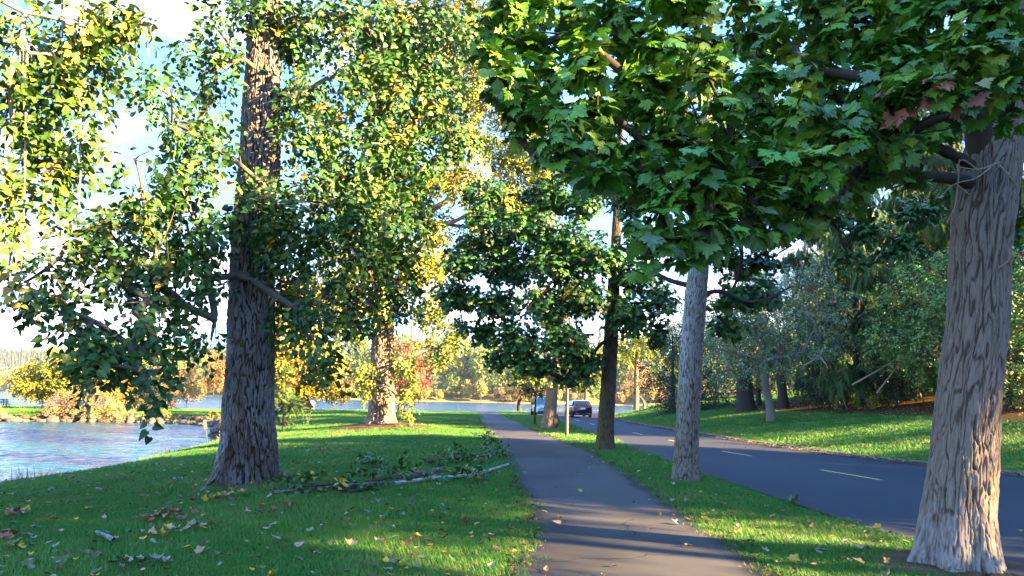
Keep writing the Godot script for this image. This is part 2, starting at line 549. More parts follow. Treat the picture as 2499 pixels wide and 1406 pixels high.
func leaf_xf(d: Vector3, hang: float, flat: float, s: float, p: Vector3) -> Transform3D:
	var nrm := (Vector3.UP * flat + d * 0.6 + uvec() * 0.55).normalized()
	var tip := (d * 0.8 + Vector3.DOWN * hang + uvec() * 0.6).normalized()
	return Transform3D(frame(tip, nrm).scaled(Vector3(s, s, s)), p)

func foliage(parent: Node3D, called: String, clumps: Array, kind: String, mat: Material, pal: Array, dens: float, size: float, hang: float, flat: float) -> void:
	# one mass of sprays per spray shape, spread through the clumps, looser towards their rims
	var shapes: Array = sprays[kind]
	var buf := []
	for s in shapes: buf.append(PackedFloat32Array())
	var which := 0
	for cl in clumps:
		var c: Vector3 = cl[0]
		var r: Vector3 = cl[1]
		var k: float = cl[2] if cl.size() > 2 else 1.0
		var n := int(dens * k * pow(r.x * r.y * r.z, 0.6667) + 0.5)
		for i in n:
			var d := uvec()
			var rad := pow(rnd.randf(), 0.5) * rnd.randf_range(0.82, 1.12)
			var p := c + d * r * rad
			var g := noise.get_noise_3d(p.x * 70.0 / size, p.y * 70.0 / size, p.z * 70.0 / size)
			if g < -0.22 and rnd.randf() < 0.75: continue
			var s := size * rnd.randf_range(0.75, 1.2)
			var t := leaf_xf(d, hang, flat, s, p - parent.position)
			var col := pick(pal, p)
			var b: PackedFloat32Array = buf[which]
			b.append_array(PackedFloat32Array([t.basis.x.x, t.basis.y.x, t.basis.z.x, t.origin.x, t.basis.x.y, t.basis.y.y, t.basis.z.y, t.origin.y, t.basis.x.z, t.basis.y.z, t.basis.z.z, t.origin.z, col.r, col.g, col.b, 1.0]))
			buf[which] = b
			which = (which + 1) % shapes.size()
	for i in shapes.size():
		scatter(called, shapes[i], mat, buf[i], parent)

func scatter(called: String, mesh: Mesh, mat: Material, buf: PackedFloat32Array, parent: Node) -> MultiMeshInstance3D:
	if buf.is_empty(): return null
	var mm := MultiMesh.new()
	mm.transform_format = MultiMesh.TRANSFORM_3D
	mm.use_colors = true
	mm.mesh = mesh
	mm.instance_count = buf.size() / 16
	mm.buffer = buf
	var o := MultiMeshInstance3D.new()
	o.multimesh = mm
	o.material_override = mat
	add_named(o, called, parent)
	o.set_meta("kind", "stuff")
	return o

func near_leaves(parent: Node3D, clumps: Array, kind: String, mat: Material, pal: Array, count: int, size: float) -> void:
	# single leaves on the rim of the crown nearest to the path, each one a part
	var eye := Vector3(0, 1.6, 0)
	var shapes := []
	for i in 4:
		var r := RandomNumberGenerator.new()
		r.seed = 40 + i
		var row := []
		for e in pal:
			var b := MB.new()
			b.colored = true
			add_leaf(b, kind, Transform3D(Basis().scaled(Vector3(size, size, size))), 0.05 + 0.1 * i, 0.1 + 0.08 * i)
			var c: Color = e[0]
			for q in b.c.size(): b.c[q] = c * (0.85 + 0.1 * i)
			row.append(b.mesh())
		shapes.append(row)
	var total := 0.0
	for e in pal: total += e[1]
	for i in count:
		var cl: Array = clumps[i % clumps.size()]
		var d: Vector3 = (uvec() + (eye - cl[0]).normalized() * 1.1).normalized()
		var p: Vector3 = cl[0] + d * cl[1] * rnd.randf_range(0.9, 1.08)
		var r := rnd.randf() * total
		var w := 0
		while w < pal.size() - 1 and r > pal[w][1]:
			r -= pal[w][1]; w += 1
		var o := obj("leaf", shapes[rnd.randi() % 4][w], mat, parent)
		o.transform = leaf_xf(d, 0.5, 0.9, rnd.randf_range(0.8, 1.15), p - parent.position)

# ---------------------------------------------------------------- wood
func bark(path: PackedVector3Array, rad: Callable, nu: int, amp: float, fu: float, fv: float, flare: float, lobes: int, seed_: int, col: Callable) -> ArrayMesh:
	# a trunk whose ridges are real relief; path is resampled finely already
	var f := FastNoiseLite.new()
	f.seed = seed_
	f.frequency = 1.0
	f.fractal_octaves = 1
	var g := FastNoiseLite.new()
	g.seed = seed_ + 9
	g.frequency = 1.0
	g.fractal_octaves = 2
	var v := PackedVector3Array()
	var cs := PackedColorArray()
	var side := Vector3.RIGHT
	var h := 0.0
	for j in path.size():
		if j > 0: h += path[j].distance_to(path[j - 1])
		var t := (path[mini(j + 1, path.size() - 1)] - path[maxi(j - 1, 0)]).normalized()
		side = (side - t * side.dot(t)).normalized()
		var up := side.cross(t)
		var r: float = (rad as Callable).call(h)
		var fl := flare * exp(-h / 0.36)
		for i in nu:
			var a := -TAU * i / nu
			var ca := cos(a)
			var sa := sin(a)
			var wx := g.get_noise_3d(ca * 2.0 + 7.0, h * 1.3, sa * 2.0) * 0.05
			var q := Vector3(ca * r, h, sa * r)
			var n1 := f.get_noise_3d((q.x + wx) * fu, h * fv, (q.z + wx) * fu)
			var n2 := f.get_noise_3d((q.x - wx) * fu * 2.1 + 30.0, h * fv * 2.3, (q.z + wx) * fu * 2.1)
			var n3 := f.get_noise_3d(q.x * fu * 2.6 + 60.0, h * fv * 9.0, q.z * fu * 2.6)
			var ridge := smoothstep(0.02, 0.26, absf(n1)) * (0.8 + 0.2 * smoothstep(0.0, 0.2, absf(n2)))
			var dd := amp * (ridge - 0.7 + 0.3 * n2 + 0.22 * n3)
			n2 += 0.5 * n3
			var lump := g.get_noise_3d(ca * 1.4, h * 0.9 + 20.0, sa * 1.4)
			var rr := r * (1.0 + 0.07 * lump) * (1.0 + fl * (1.0 + 0.5 * cos(a * lobes + seed_) + 0.3 * cos(a * (lobes + 2) + 1.0)))
			v.append(path[j] + (side * ca + up * sa) * (rr + dd))
			cs.append((col as Callable).call(a, h, ridge, n2, lump))
	return grid_mesh(v, nu, path.size(), true, cs)

func trunk_simple(pts: Array, r0: float, r1: float, sides := 10) -> ArrayMesh:
	var p := resample(pts, 0.3)
	var b := MB.new()
	var r := PackedFloat32Array()
	for i in p.size():
		var t := float(i) / (p.size() - 1)
		r.append(lerpf(r0, r1, t) * (1.0 + 0.5 * exp(-t * p.size() * 0.3 / 0.4)) * (1.0 + 0.06 * noise.get_noise_2d(i * 90.0, r0 * 900.0)))
	b.tube(p, r, sides)
	return b.mesh()

func limb_into(b: MB, from: Vector3, to: Vector3, r0: float, r1: float, sag: float, sides := 6) -> void:
	var d := to - from
	var l := d.length()
	var pts := []
	for i in 5:
		var t := i / 4.0
		var p := from + d * t + Vector3.UP * sag * l * sin(t * PI)
		if i > 0 and i < 4: p += uvec() * l * 0.045
		pts.append(p)
	var path := resample(pts, maxf(l / 9.0, 0.06))
	var r := PackedFloat32Array()
	for i in path.size(): r.append(lerpf(r0, r1, pow(float(i) / (path.size() - 1), 0.8)))
	b.tube(path, r, sides)

func limbs(parent: Node3D, trunk: Array, clumps: Array, mat: Material, r_top: float, twigs: int, _rise := 0.55) -> void:
	# limbs grow from the trunk to the clumps of leaves, nearest first, each forking off the wood already there
	var pos := []
	var up := []
	var area := []
	var first := 0
	for i in range(0, trunk.size(), maxi(1, trunk.size() / 26)):
		pos.append(trunk[i]); up.append(-1); area.append(0.0)
	first = pos.size()
	var order := []
	for cl in clumps:
		var best := 1e9
		for i in first: best = minf(best, pos[i].distance_to(cl[0]))
		order.append([best, cl])
	order.sort_custom(func(a, b): return a[0] < b[0])
	var chains := []
	var b := MB.new()
	b.smooth = true
	for e in order:
		var c: Vector3 = e[1][0]
		var best := 0
		var cost := 1e9
		for i in pos.size():
			var d: Vector3 = c - pos[i]
			var l := d.length()
			var k := l * (1.0 + 0.45 * maxf(0.0, -d.y / maxf(l, 0.01))) + (0.55 * l + 0.2 if i < first else 0.0)
			if k < cost: cost = k; best = i
		var from: Vector3 = pos[best]
		var d := c - from
		var l := d.length()
		var chain := [best]
		var n := clampi(int(l / 0.35), 2, 8)
		var bend := uvec() * l * 0.10 + Vector3.UP * l * 0.08
		for i in range(1, n + 1):
			var t := float(i) / n
			pos.append(from + d * t + bend * sin(t * PI) + (uvec() * l * 0.025 if i < n else Vector3.ZERO))
			up.append(chain[-1]); area.append(0.0)
			chain.append(pos.size() - 1)
		chains.append(chain)
		var q: int = chain[-1]
		while q >= 0:
			area[q] += 1.0
			q = up[q]
		var r: Vector3 = e[1][1]
		for i in twigs:
			var o: Vector3 = pos[chain[maxi(0, chain.size() - 1 - rnd.randi() % 3)]]
			limb_into(b, o - parent.position, c + uvec() * r * 0.95 - parent.position, 0.012 + 0.004 * r.x, 0.003, 0.04, 4)
	for chain in chains:
		var pts := []
		for q in chain: pts.append(pos[q] - parent.position)
		var path := resample(pts, 0.25)
		var rad := PackedFloat32Array()
		var tip := 0.010 + 0.010 * (clumps[0][1] as Vector3).x
		for i in path.size():
			var f: float = float(i) / (path.size() - 1) * (chain.size() - 1)
			var w: float = area[chain[maxi(1, int(ceil(f)))]]
			rad.append(minf(r_top, tip * pow(w, 0.55) * (1.35 - 0.5 * f / chain.size())))
		b.tube(path, rad, 7)
	obj("branches", b.mesh(), mat, parent)

func cloud_of_clumps(c: Vector3, r: Vector3, n: int, cr: float) -> Array:
	var out := []
	for i in n:
		var d := uvec()
		var rad := pow(rnd.randf(), 0.4)
		var s := cr * rnd.randf_range(0.7, 1.25)
		out.append([c + d * r * rad, Vector3(s, s * 0.75, s)])
	return out

# ---------------------------------------------------------------- palettes (leaf colours; COTTON_LIT has sunlight worked into its tone)
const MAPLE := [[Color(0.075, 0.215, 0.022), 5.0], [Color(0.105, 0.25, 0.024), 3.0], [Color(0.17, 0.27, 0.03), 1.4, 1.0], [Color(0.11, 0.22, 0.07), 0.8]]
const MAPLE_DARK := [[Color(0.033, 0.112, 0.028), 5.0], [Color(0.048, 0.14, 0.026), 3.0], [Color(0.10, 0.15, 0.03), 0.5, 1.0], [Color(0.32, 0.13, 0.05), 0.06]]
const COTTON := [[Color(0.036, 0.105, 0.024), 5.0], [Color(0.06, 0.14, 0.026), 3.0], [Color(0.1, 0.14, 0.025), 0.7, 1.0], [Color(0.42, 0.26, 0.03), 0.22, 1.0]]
const COTTON_LIT := [[Color(0.075, 0.155, 0.025), 4.0], [Color(0.045, 0.105, 0.024), 4.0], [Color(0.2, 0.22, 0.03), 1.3, 1.0], [Color(0.42, 0.28, 0.03), 0.4, 1.0]]  # COTTON lightened for crowns in sun, with some autumn yellow
const COTTON_GOLD := [[Color(0.27, 0.265, 0.03), 3.0, 1.0], [Color(0.15, 0.20, 0.03), 4.0, -1.0], [Color(0.40, 0.31, 0.03), 1.2, 1.0], [Color(0.08, 0.14, 0.028), 3.0, -1.0]]
const GOLD := [[Color(0.46, 0.34, 0.03), 5.0], [Color(0.40, 0.25, 0.03), 2.0, 1.0], [Color(0.28, 0.28, 0.04), 2.0]]
const RUST := [[Color(0.24, 0.14, 0.075), 4.0], [Color(0.28, 0.2, 0.08), 3.0, 1.0], [Color(0.30, 0.27, 0.08), 2.0, -1.0], [Color(0.26, 0.10, 0.07), 1.5]]
const RED := [[Color(0.30, 0.05, 0.05), 4.0], [Color(0.38, 0.10, 0.07), 2.0], [Color(0.26, 0.14, 0.06), 1.0]]
const LIME := [[Color(0.2, 0.27, 0.03), 4.0], [Color(0.30, 0.30, 0.035), 3.0], [Color(0.1, 0.17, 0.03), 2.0]]
const EVERGREEN := [[Color(0.020, 0.046, 0.02), 5.0], [Color(0.03, 0.06, 0.022), 3.0], [Color(0.045, 0.075, 0.03), 1.0]]
const CEDAR := [[Color(0.05, 0.118, 0.034), 5.0], [Color(0.085, 0.16, 0.038), 3.0], [Color(0.15, 0.2, 0.045), 1.0], [Color(0.24, 0.10, 0.04), 0.12]]
const UNDER := [[Color(0.105, 0.215, 0.05), 5.0], [Color(0.17, 0.26, 0.065), 3.0], [Color(0.14, 0.16, 0.05), 1.2, 1.0], [Color(0.36, 0.22, 0.06), 0.35, 1.0], [Color(0.34, 0.12, 0.05), 0.12]]
const CHERRY := [[Color(0.12, 0.18, 0.08), 4.0], [Color(0.17, 0.23, 0.085), 2.0], [Color(0.18, 0.19, 0.14), 2.0], [Color(0.36, 0.18, 0.05), 0.2]]

# ---------------------------------------------------------------- the scene
func _ready() -> void:
	rnd.seed = 20
	noise.seed = 3
	noise.frequency = 0.01
	noise.fractal_octaves = 3
	# camera
	var cam := Camera3D.new()
	cam.name = "camera"
	cam.fov = 42.57
	cam.near = 0.1
	cam.far = 9000.0
	cam.rotation_order = EULER_ORDER_XYZ
	cam.transform = Transform3D(Basis(Vector3.RIGHT, 0.14742) * Basis(Vector3.BACK, deg_to_rad(1.2)), Vector3(0, 1.6, 0))
	add_child(cam)
	cam.current = true
	# sky, exposure, haze
	var we := WorldEnvironment.new()
	we.name = "daylight"
	var env := Environment.new()
	env.background_mode = Environment.BG_SKY
	env.tonemap_mode = Environment.TONE_MAPPER_LINEAR
	env.tonemap_exposure = 12.0
	env.sky = Sky.new()
	env.sky.sky_material = make_sky()
	env.fog_enabled = true
	env.fog_density = 0.00009
	env.fog_light_color = Color(0.80, 0.88, 1.0)
	env.sdfgi_enabled = true
	env.ssao_enabled = true
	env.ssil_enabled = true
	we.environment = env
	add_child(we)
	# low afternoon sun from the right, a little behind the camera
	var sun := DirectionalLight3D.new()
	sun.name = "sun"
	sun.light_energy = 1.6
	sun.light_color = Color(1.0, 0.83, 0.58)
	sun.light_angular_distance = 0.5
	sun.shadow_enabled = true
	sun.directional_shadow_max_distance = 300.0
	add_child(sun)
	var el := deg_to_rad(19.0)
	var az := deg_to_rad(22.0)
	sun.look_at_from_position(Vector3.ZERO, -Vector3(cos(el) * cos(az), sin(el), cos(el) * sin(az)))

	build_ground()
	build_ways()
	build_sprays()
	build_water()
	build_far_land()
	build_cottonwoods()
	build_maples()
	build_hillside()
	build_shore_trees()
	build_out_of_frame_trees()
	build_shore_things()
	build_people()
	build_cars()
	build_fallen_wood()
	build_fallen_leaves()
	build_grass()

func make_sky() -> PanoramaSkyMaterial:
	var w := 1024
	var h := 512
	var data := PackedFloat32Array()
	data.resize(w * h * 3)
	var f := FastNoiseLite.new()
	f.seed = 12
	f.frequency = 1.0
	f.fractal_octaves = 5
	for j in h:
		var e := (0.5 - (j + 0.5) / h) * PI
		var s := maxf(0.0, sin(e))
		var base := Color(0.09, 0.25, 0.60).lerp(Color(0.42, 0.63, 0.93), pow(1.0 - s, 4.6))
		if e < 0.0: base = Color(0.25, 0.28, 0.27)
		for i in w:
			var c := base
			if e > 0.0 and e < 1.2:
				var a := TAU * i / w
				var d := Vector3(cos(a), 0.0, sin(a))
				var n := f.get_noise_3d(d.x * 5.0, e * 22.0, d.z * 5.0)
				var band := exp(-pow((e - 0.10) / 0.09, 2.0))
				var k := smoothstep(0.08, 0.42, n + band * 0.42 - 0.16) * clampf(band * 1.6, 0.0, 1.0)
				var wisp := smoothstep(0.1, 0.6, f.get_noise_3d(d.x * 2.2 + 9.0, e * 7.0, d.z * 2.2)) * 0.4
				var shade := clampf(0.75 + 0.5 * f.get_noise_3d(d.x * 8.0, e * 30.0 + 3.0, d.z * 8.0), 0.0, 1.0)
				c = c.lerp(Color(0.55, 0.63, 0.76).lerp(Color(0.9, 0.93, 0.96), shade), clampf(k + wisp, 0.0, 1.0))
			var q := (j * w + i) * 3
			data[q] = c.r; data[q + 1] = c.g; data[q + 2] = c.b
	var im := Image.create_from_data(w, h, false, Image.FORMAT_RGBF, data.to_byte_array())
	var m := PanoramaSkyMaterial.new()
	m.panorama = ImageTexture.create_from_image(im)
	m.energy_multiplier = 0.36
	return m

func build_water() -> void:
	var m := mat_of("lake water", Color(0.003, 0.065, 0.10), 0.15, 0.0, 0.45)
	m.normal_enabled = true
	m.normal_scale = 0.75
	m.normal_texture = fine_tex(21, 0.012, [], 1024, 24.0, 5)
	m.uv1_triplanar = true
	m.uv1_world_triplanar = true
	m.uv1_scale = Vector3(0.06, 0.11, 0.13)
	# ripples near the park are real waves; the open lake beyond is one sheet
	var p := PlaneMesh.new()
	p.size = Vector2(9000, 9000)
	p.subdivide_depth = 8
	p.subdivide_width = 8
	var far_m: StandardMaterial3D = m.duplicate()
	far_m.resource_name = "open lake water"
	far_m.albedo_color = Color(0.012, 0.065, 0.16).linear_to_srgb()
	far_m.normal_scale = 4.0
	far_m.roughness = 0.2
	var o := struct("lake", p, far_m, "wide blue lake beyond the lawn")
	o.position = Vector3(0, WATER - 0.02, -500)
	var v := PackedVector3Array()
	var nx := 190
	var nz := 330
	var f := FastNoiseLite.new()
	f.seed = 77
	f.frequency = 0.5
	f.fractal_octaves = 3
	for i in nx:
		for j in nz:
			var x := -62.0 + 52.0 * i / (nx - 1)
			var z := -14.0 - 58.0 * j / (nz - 1)
			var rim := minf(minf(i, nx - 1 - i), minf(j, nz - 1 - j)) / 8.0
			v.append(Vector3(x, WATER + 0.001 + clampf(rim, 0.0, 1.0) * 0.05 * f.get_noise_2d(x * 0.8 + z * 0.25, z * 1.9), z))
	struct("bay_water", grid_mesh(v, nz, nx, false), m, "rippled water of the small bay")
	var w: MeshInstance3D = get_node("bay_water")
	w.mesh = flip(w.mesh)

func flip(m: ArrayMesh) -> ArrayMesh:
	var a := m.surface_get_arrays(0)
	var ix: PackedInt32Array = a[Mesh.ARRAY_INDEX]
	var n: PackedVector3Array = a[Mesh.ARRAY_NORMAL]
	for i in range(0, ix.size(), 3):
		var t := ix[i + 1]
		ix[i + 1] = ix[i + 2]
		ix[i + 2] = t
	for i in n.size(): n[i] = -n[i]
	a[Mesh.ARRAY_INDEX] = ix
	a[Mesh.ARRAY_NORMAL] = n
	var o := ArrayMesh.new()
	o.add_surface_from_arrays(Mesh.PRIMITIVE_TRIANGLES, a)
	return o

# ---------------------------------------------------------------- far land
func far_h(x: float, z: float) -> float:
	# the wooded shore across the lake
	var zs := -415.0 - 26.0 * noise.get_noise_2d(x * 0.9, 5.0) - 0.12 * maxf(0.0, x) - 0.35 * maxf(0.0, -60.0 - x)
	var d := zs - z
	return -2.0 if d < 0.0 else minf(-1.2 + d * 0.24, 26.0)

func shore_z(x: float) -> float:
	return -415.0 - 26.0 * noise.get_noise_2d(x * 0.9, 5.0) - 0.12 * maxf(0.0, x) - 0.35 * maxf(0.0, -60.0 - x)

func far_tree_mesh(conifer: bool, pal: Array, seed_: int, h: float, r: float) -> ArrayMesh:
	rnd.seed = seed_
	var b := MB.new()
	b.colored = true
	var n := 900
	for i in n:
		var t := rnd.randf()
		var d := uvec()
		var p: Vector3
		var s := rnd.randf_range(0.5, 1.0)
		if conifer:
			t = 1.0 - sqrt(rnd.randf())
			var a := rnd.randf() * TAU
			var q := r * (1.0 - t) * (0.65 + 0.35 * sin(t * 42.0)) * sqrt(rnd.randf()) + 0.15
			p = Vector3(cos(a) * q, h * (0.06 + 0.94 * t), sin(a) * q)
			d = Vector3(cos(a), -0.5, sin(a))
			s *= 0.85
		else:
			p = Vector3(d.x * r, h * 0.56 + d.y * h * 0.42, d.z * r) * 1.0
			var g := noise.get_noise_3d(p.x * 14.0 + seed_ * 50.0, p.y * 14.0, p.z * 14.0)
			var k := pow(rnd.randf(), 0.35) * (1.0 + 0.55 * g)
			p = Vector3(p.x * k, h * 0.56 + (p.y - h * 0.56) * k, p.z * k)
		var nn := (d + uvec() * 0.6 + Vector3.UP * 0.4).normalized()
		var bs := frame(uvec(), nn)
		var c := pick(pal, p * 3.0 + Vector3(seed_ * 17.0, 0, 0))
		b.tri(p - bs.x * s * 0.6, p + bs.x * s * 0.6, p + bs.z * s, c)
		b.tri(p - bs.x * s * 0.3 + bs.y * 0.2 * s, p - bs.z * s * 0.8, p + bs.x * s * 0.7 - bs.z * s * 0.3, c)
	return b.mesh()

func build_far_land() -> void:
	var xs := 150
	var v := PackedVector3Array()
	for i in xs:
		for j in 24:
			var x := -420.0 + i * 10.0
			var z := -390.0 - j * 11.0
			v.append(Vector3(x, far_h(x, z), z))
	var soil := mat_of("far undergrowth", Color(0.22, 0.19, 0.07), 1.0)
	struct("far_shore", flip(grid_mesh(v, 24, xs, false)), soil, "low wooded shore across the lake")
	# trees of the far shore
	var kinds := [
		["poplar_tree", "tall pale green tree", [[Color(0.17, 0.25, 0.06), 4.0], [Color(0.24, 0.28, 0.06), 2.0], [Color(0.10, 0.17, 0.05), 2.0]], false, 24.0, 5.0],
		["oak_tree", "broad mid green tree", [[Color(0.11, 0.19, 0.05), 4.0], [Color(0.16, 0.22, 0.05), 2.0]], false, 20.0, 6.5],
		["fir_tree", "pointed dark green fir", [[Color(0.05, 0.10, 0.055), 4.0], [Color(0.08, 0.13, 0.06), 2.0]], true, 27.0, 4.6],
		["birch_tree", "yellow autumn tree", [[Color(0.32, 0.27, 0.06), 4.0], [Color(0.22, 0.23, 0.06), 2.0], [Color(0.36, 0.2, 0.06), 1.0]], false, 13.0, 4.0],
		["rowan_tree", "reddish brown autumn tree", [[Color(0.28, 0.15, 0.07), 4.0], [Color(0.33, 0.22, 0.08), 2.0], [Color(0.18, 0.17, 0.06), 2.0]], false, 9.0, 4.0]]
	var m := leaf_mat("far leaves", Color(0.5, 0.55, 0.2), 0.7)
	var wood := mat_of("far wood", Color(0.12, 0.10, 0.08))
	var protos := []
	for k in kinds.size():
		var d: Array = kinds[k]
		for w in 2:
			var o := Node3D.new()
			o.name = d[0]
			var a := MeshInstance3D.new()
			a.name = "crown"
			a.mesh = far_tree_mesh(d[3], d[2], 60 + k * 5 + w, d[4], d[5])
			a.material_override = m
			o.add_child(a)
			var t := MeshInstance3D.new()
			t.name = "trunk"
			var cy := CylinderMesh.new()
			cy.height = d[4] * 0.8
			cy.top_radius = 0.1
			cy.bottom_radius = 0.3
			cy.radial_segments = 6
			t.mesh = cy
			t.position.y = d[4] * 0.38
			t.material_override = wood
			o.add_child(t)
			protos.append(o)
	rnd.seed = 5
	var where := ["at the water's edge", "in the second row", "in the middle rows", "in the back rows"]
	for row in 5:
		var x := -330.0
		while x < 330.0:
			x += rnd.randf_range(5.5, 10.5) + row * 1.2
			var z: float = shore_z(x) - [1.5, 9.0, 22.0, 40.0, 62.0][row] - rnd.randf_range(0.0, 7.0)
			var k := 0
			var r := rnd.randf()
			if row == 0: k = 3 if r < 0.45 else (4 if r < 0.8 else 1)
			elif row == 1: k = 0 if r < 0.35 else (1 if r < 0.6 else (3 if r < 0.85 else 2))
			else: k = 0 if r < 0.4 else (2 if r < 0.72 else 1)
			var o: Node3D = protos[k * 2 + rnd.randi() % 2].duplicate()
			add_named(o, kinds[k][0], self)
			var s := rnd.randf_range(0.95, 1.5) * (0.6 if row == 0 else 1.0)
			o.position = Vector3(x, far_h(x, z) - 0.3, z)
			o.rotation.y = rnd.randf() * TAU
			o.scale = Vector3(s, s * rnd.randf_range(0.9, 1.15), s)
			tag(o, "%s %s of the wood across the lake" % [kinds[k][1], where[mini(row, 3)]], "tree", "%ss %s across the lake" % [kinds[k][1], where[mini(row, 3)]])
	for o in protos: o.free()
	# far hill beyond the wide part of the lake
	var hv := PackedVector3Array()
	var hx := 120
	var hz := 40
	for i in hx:
		for j in hz:
			var x := -3000.0 + i * 32.0
			var z := -1450.0 - j * 32.0
			hv.append(Vector3(x, hill_h(x, z), z))
	struct("far_hill", flip(grid_mesh(hv, hz, hx, false)), mat_of("far hill ground", Color(0.06, 0.08, 0.035), 1.0), "wooded hillside far across the lake")
	var bufs := [PackedFloat32Array(), PackedFloat32Array(), PackedFloat32Array()]
	var meshes := [hill_tree(true, 1), hill_tree(false, 2), hill_tree(false, 3)]
	for i in 15000:
		var x := rnd.randf_range(-2400.0, -150.0)
		var z := rnd.randf_range(-1470.0, -2150.0)
		var h := hill_h(x, z)
		if h < 0.5: continue
		var g := noise.get_noise_2d(x * 0.8, z * 0.8)
		var k := 0 if rnd.randf() < 0.4 + g * 0.8 + (0.35 if z < -2000.0 else 0.0) else 1 + rnd.randi() % 2
		var s := rnd.randf_range(0.7, 1.3) * (1.0 if k == 0 else 0.7)
		var c := Color(0.03, 0.06, 0.035) if k == 0 else Color(0.065, 0.09, 0.035).lerp(Color(0.17, 0.12, 0.055), clampf(rnd.randf() * 0.9 - 0.2, 0.0, 1.0))
		c = c * rnd.randf_range(0.75, 1.3)
		bufs[k].append_array(PackedFloat32Array([s, 0, 0, x, 0, s, 0, h - 1.0, 0, 0, s, z, c.r, c.g, c.b, 1]))
	var names := ["far_firs", "far_woods", "far_woods"]
	for k in 3:
		var o := scatter(names[k], meshes[k], leaf_mat("hill leaves", Color(0.3, 0.35, 0.15), 0.8), bufs[k], self)
		tag(o, ["dark firs covering the far hillside", "pale round trees covering the far hillside", "low round trees between houses on the far hillside"][k], "woodland")
	# houses on the hill
	var n := 0
	var spots := [[-1182, -1700, 1.5], [-1150, -1702, 1.1], [-1290, -1600, 0.9], [-1240, -1560, 0.8], [-1330, -1540, 0.8], [-1120, -1580, 0.8], [-1075, -1820, 1.1], [-1010, -1840, 1.2], [-960, -1660, 0.9], [-1390, -1640, 0.9], [-1260, -1500, 0.9], [-1210, -1490, 0.8]]
	for sp in spots:
		var y := hill_h(sp[0], sp[1])
		var o := thing("house", Vector3(sp[0], y + 2.0, sp[1]), "small pale house among the trees of the far hillside", "house", "houses on the far hillside")
		if n == 0: tag(o, "largest white house among the trees of the far hillside", "house", "houses on the far hillside")
		var s: float = sp[2]
		var b := MB.new()
		b.box(Vector3(0, 4 * s, 0), Vector3(17 * s, 9 * s, 11 * s))
		obj("wall", b.mesh(), mat_of("house wall", Color(0.72, 0.70, 0.66)), o)
		b = MB.new()
		var e := 8.6 * s
		b.quad(Vector3(-9.5 * s, e, 6.5 * s), Vector3(9.5 * s, e, 6.5 * s), Vector3(8 * s, e + 4 * s, 0), Vector3(-8 * s, e + 4 * s, 0))
		b.quad(Vector3(9.5 * s, e, -6.5 * s), Vector3(-9.5 * s, e, -6.5 * s), Vector3(-8 * s, e + 4 * s, 0), Vector3(8 * s, e + 4 * s, 0))
		b.tri(Vector3(-9.5 * s, e, -6.5 * s), Vector3(-9.5 * s, e, 6.5 * s), Vector3(-8 * s, e + 4 * s, 0))
		b.tri(Vector3(9.5 * s, e, 6.5 * s), Vector3(9.5 * s, e, -6.5 * s), Vector3(8 * s, e + 4 * s, 0))
		obj("roof", b.mesh(), mat_of("house roof", Color(0.28, 0.25, 0.24) if n % 2 else Color(0.45, 0.42, 0.4)), o)
		for k in 4:
			b = MB.new()
			b.box(Vector3((-6.0 + 4.0 * k) * s, 4.5 * s, 5.52 * s), Vector3(2.4 * s, 3.0 * s, 0.1))
			obj("window", b.mesh(), mat_of("far window glass", Color(0.03, 0.04, 0.05), 0.1), o)
		n += 1

func hill_h(x: float, z: float) -> float:
	var d := -1480.0 - 40.0 * noise.get_noise_2d(x * 0.2, 3.0) - z
	if d < 0.0: return -3.0
	var ridge := 92.0 + 12.0 * noise.get_noise_2d(x * 0.12, 40.0) - 0.012 * (x + 1300.0)
	return minf(-1.0 + d * 0.13, ridge + 0.01 * d) + 6.0 * noise.get_noise_2d(x * 0.5, z * 0.5)

func hill_tree(conifer: bool, seed_: int) -> ArrayMesh:
	rnd.seed = seed_ * 7
	var b := MB.new()
	for i in 46:
		var a := rnd.randf() * TAU
		if conifer:
			var t := i / 46.0
			var r := 5.0 * (1.0 - t) + 0.3
			var p := Vector3(cos(a) * r * 0.5, 30.0 * t + 1.0, sin(a) * r * 0.5)
			var q := Vector3(cos(a) * r, 30.0 * t - 1.5, sin(a) * r)
			var w := Vector3(-sin(a), 0, cos(a)) * (2.6 - 2.0 * t)
			b.tri(p + Vector3.UP * 3.0, q - w, q + w)
		else:
			var d := uvec()
			var p := Vector3(d.x * 7.0, 11.0 + d.y * 8.0, d.z * 7.0) + uvec() * 1.5
			var bs := frame(uvec(), d + uvec() * 0.3)
			b.tri(p - bs.x * 3.4, p + bs.x * 3.4, p + bs.z * 3.6)
	return b.mesh()

# ---------------------------------------------------------------- cottonwoods by the water
func bark_tree(t: Node3D, pts: Array, rad_tab: Array, step: float, nu: int, amp: float, fu: float, fv: float, flare: float, lobes: int, seed_: int, mat: Material, col: Callable) -> PackedVector3Array:
	var path := resample(pts, step)
	var local := PackedVector3Array()
	for p in path: local.append(p - t.position)
	obj("trunk", bark(local, func(h): return lerp_up(rad_tab, h), nu, amp, fu, fv, flare, lobes, seed_, col), mat, t)
	return path

func lerp_up(t: Array, x: float) -> float:
	if x <= t[0][0]: return t[0][1]
	for i in range(1, t.size()):
		if x <= t[i][0]: return lerpf(t[i - 1][1], t[i][1], (x - t[i - 1][0]) / (t[i][0] - t[i - 1][0]))
	return t[-1][1]

func down_to(p: Vector3, depth := 0.25) -> Vector3:
	return Vector3(p.x, gh(p.x, p.z) - depth, p.z)

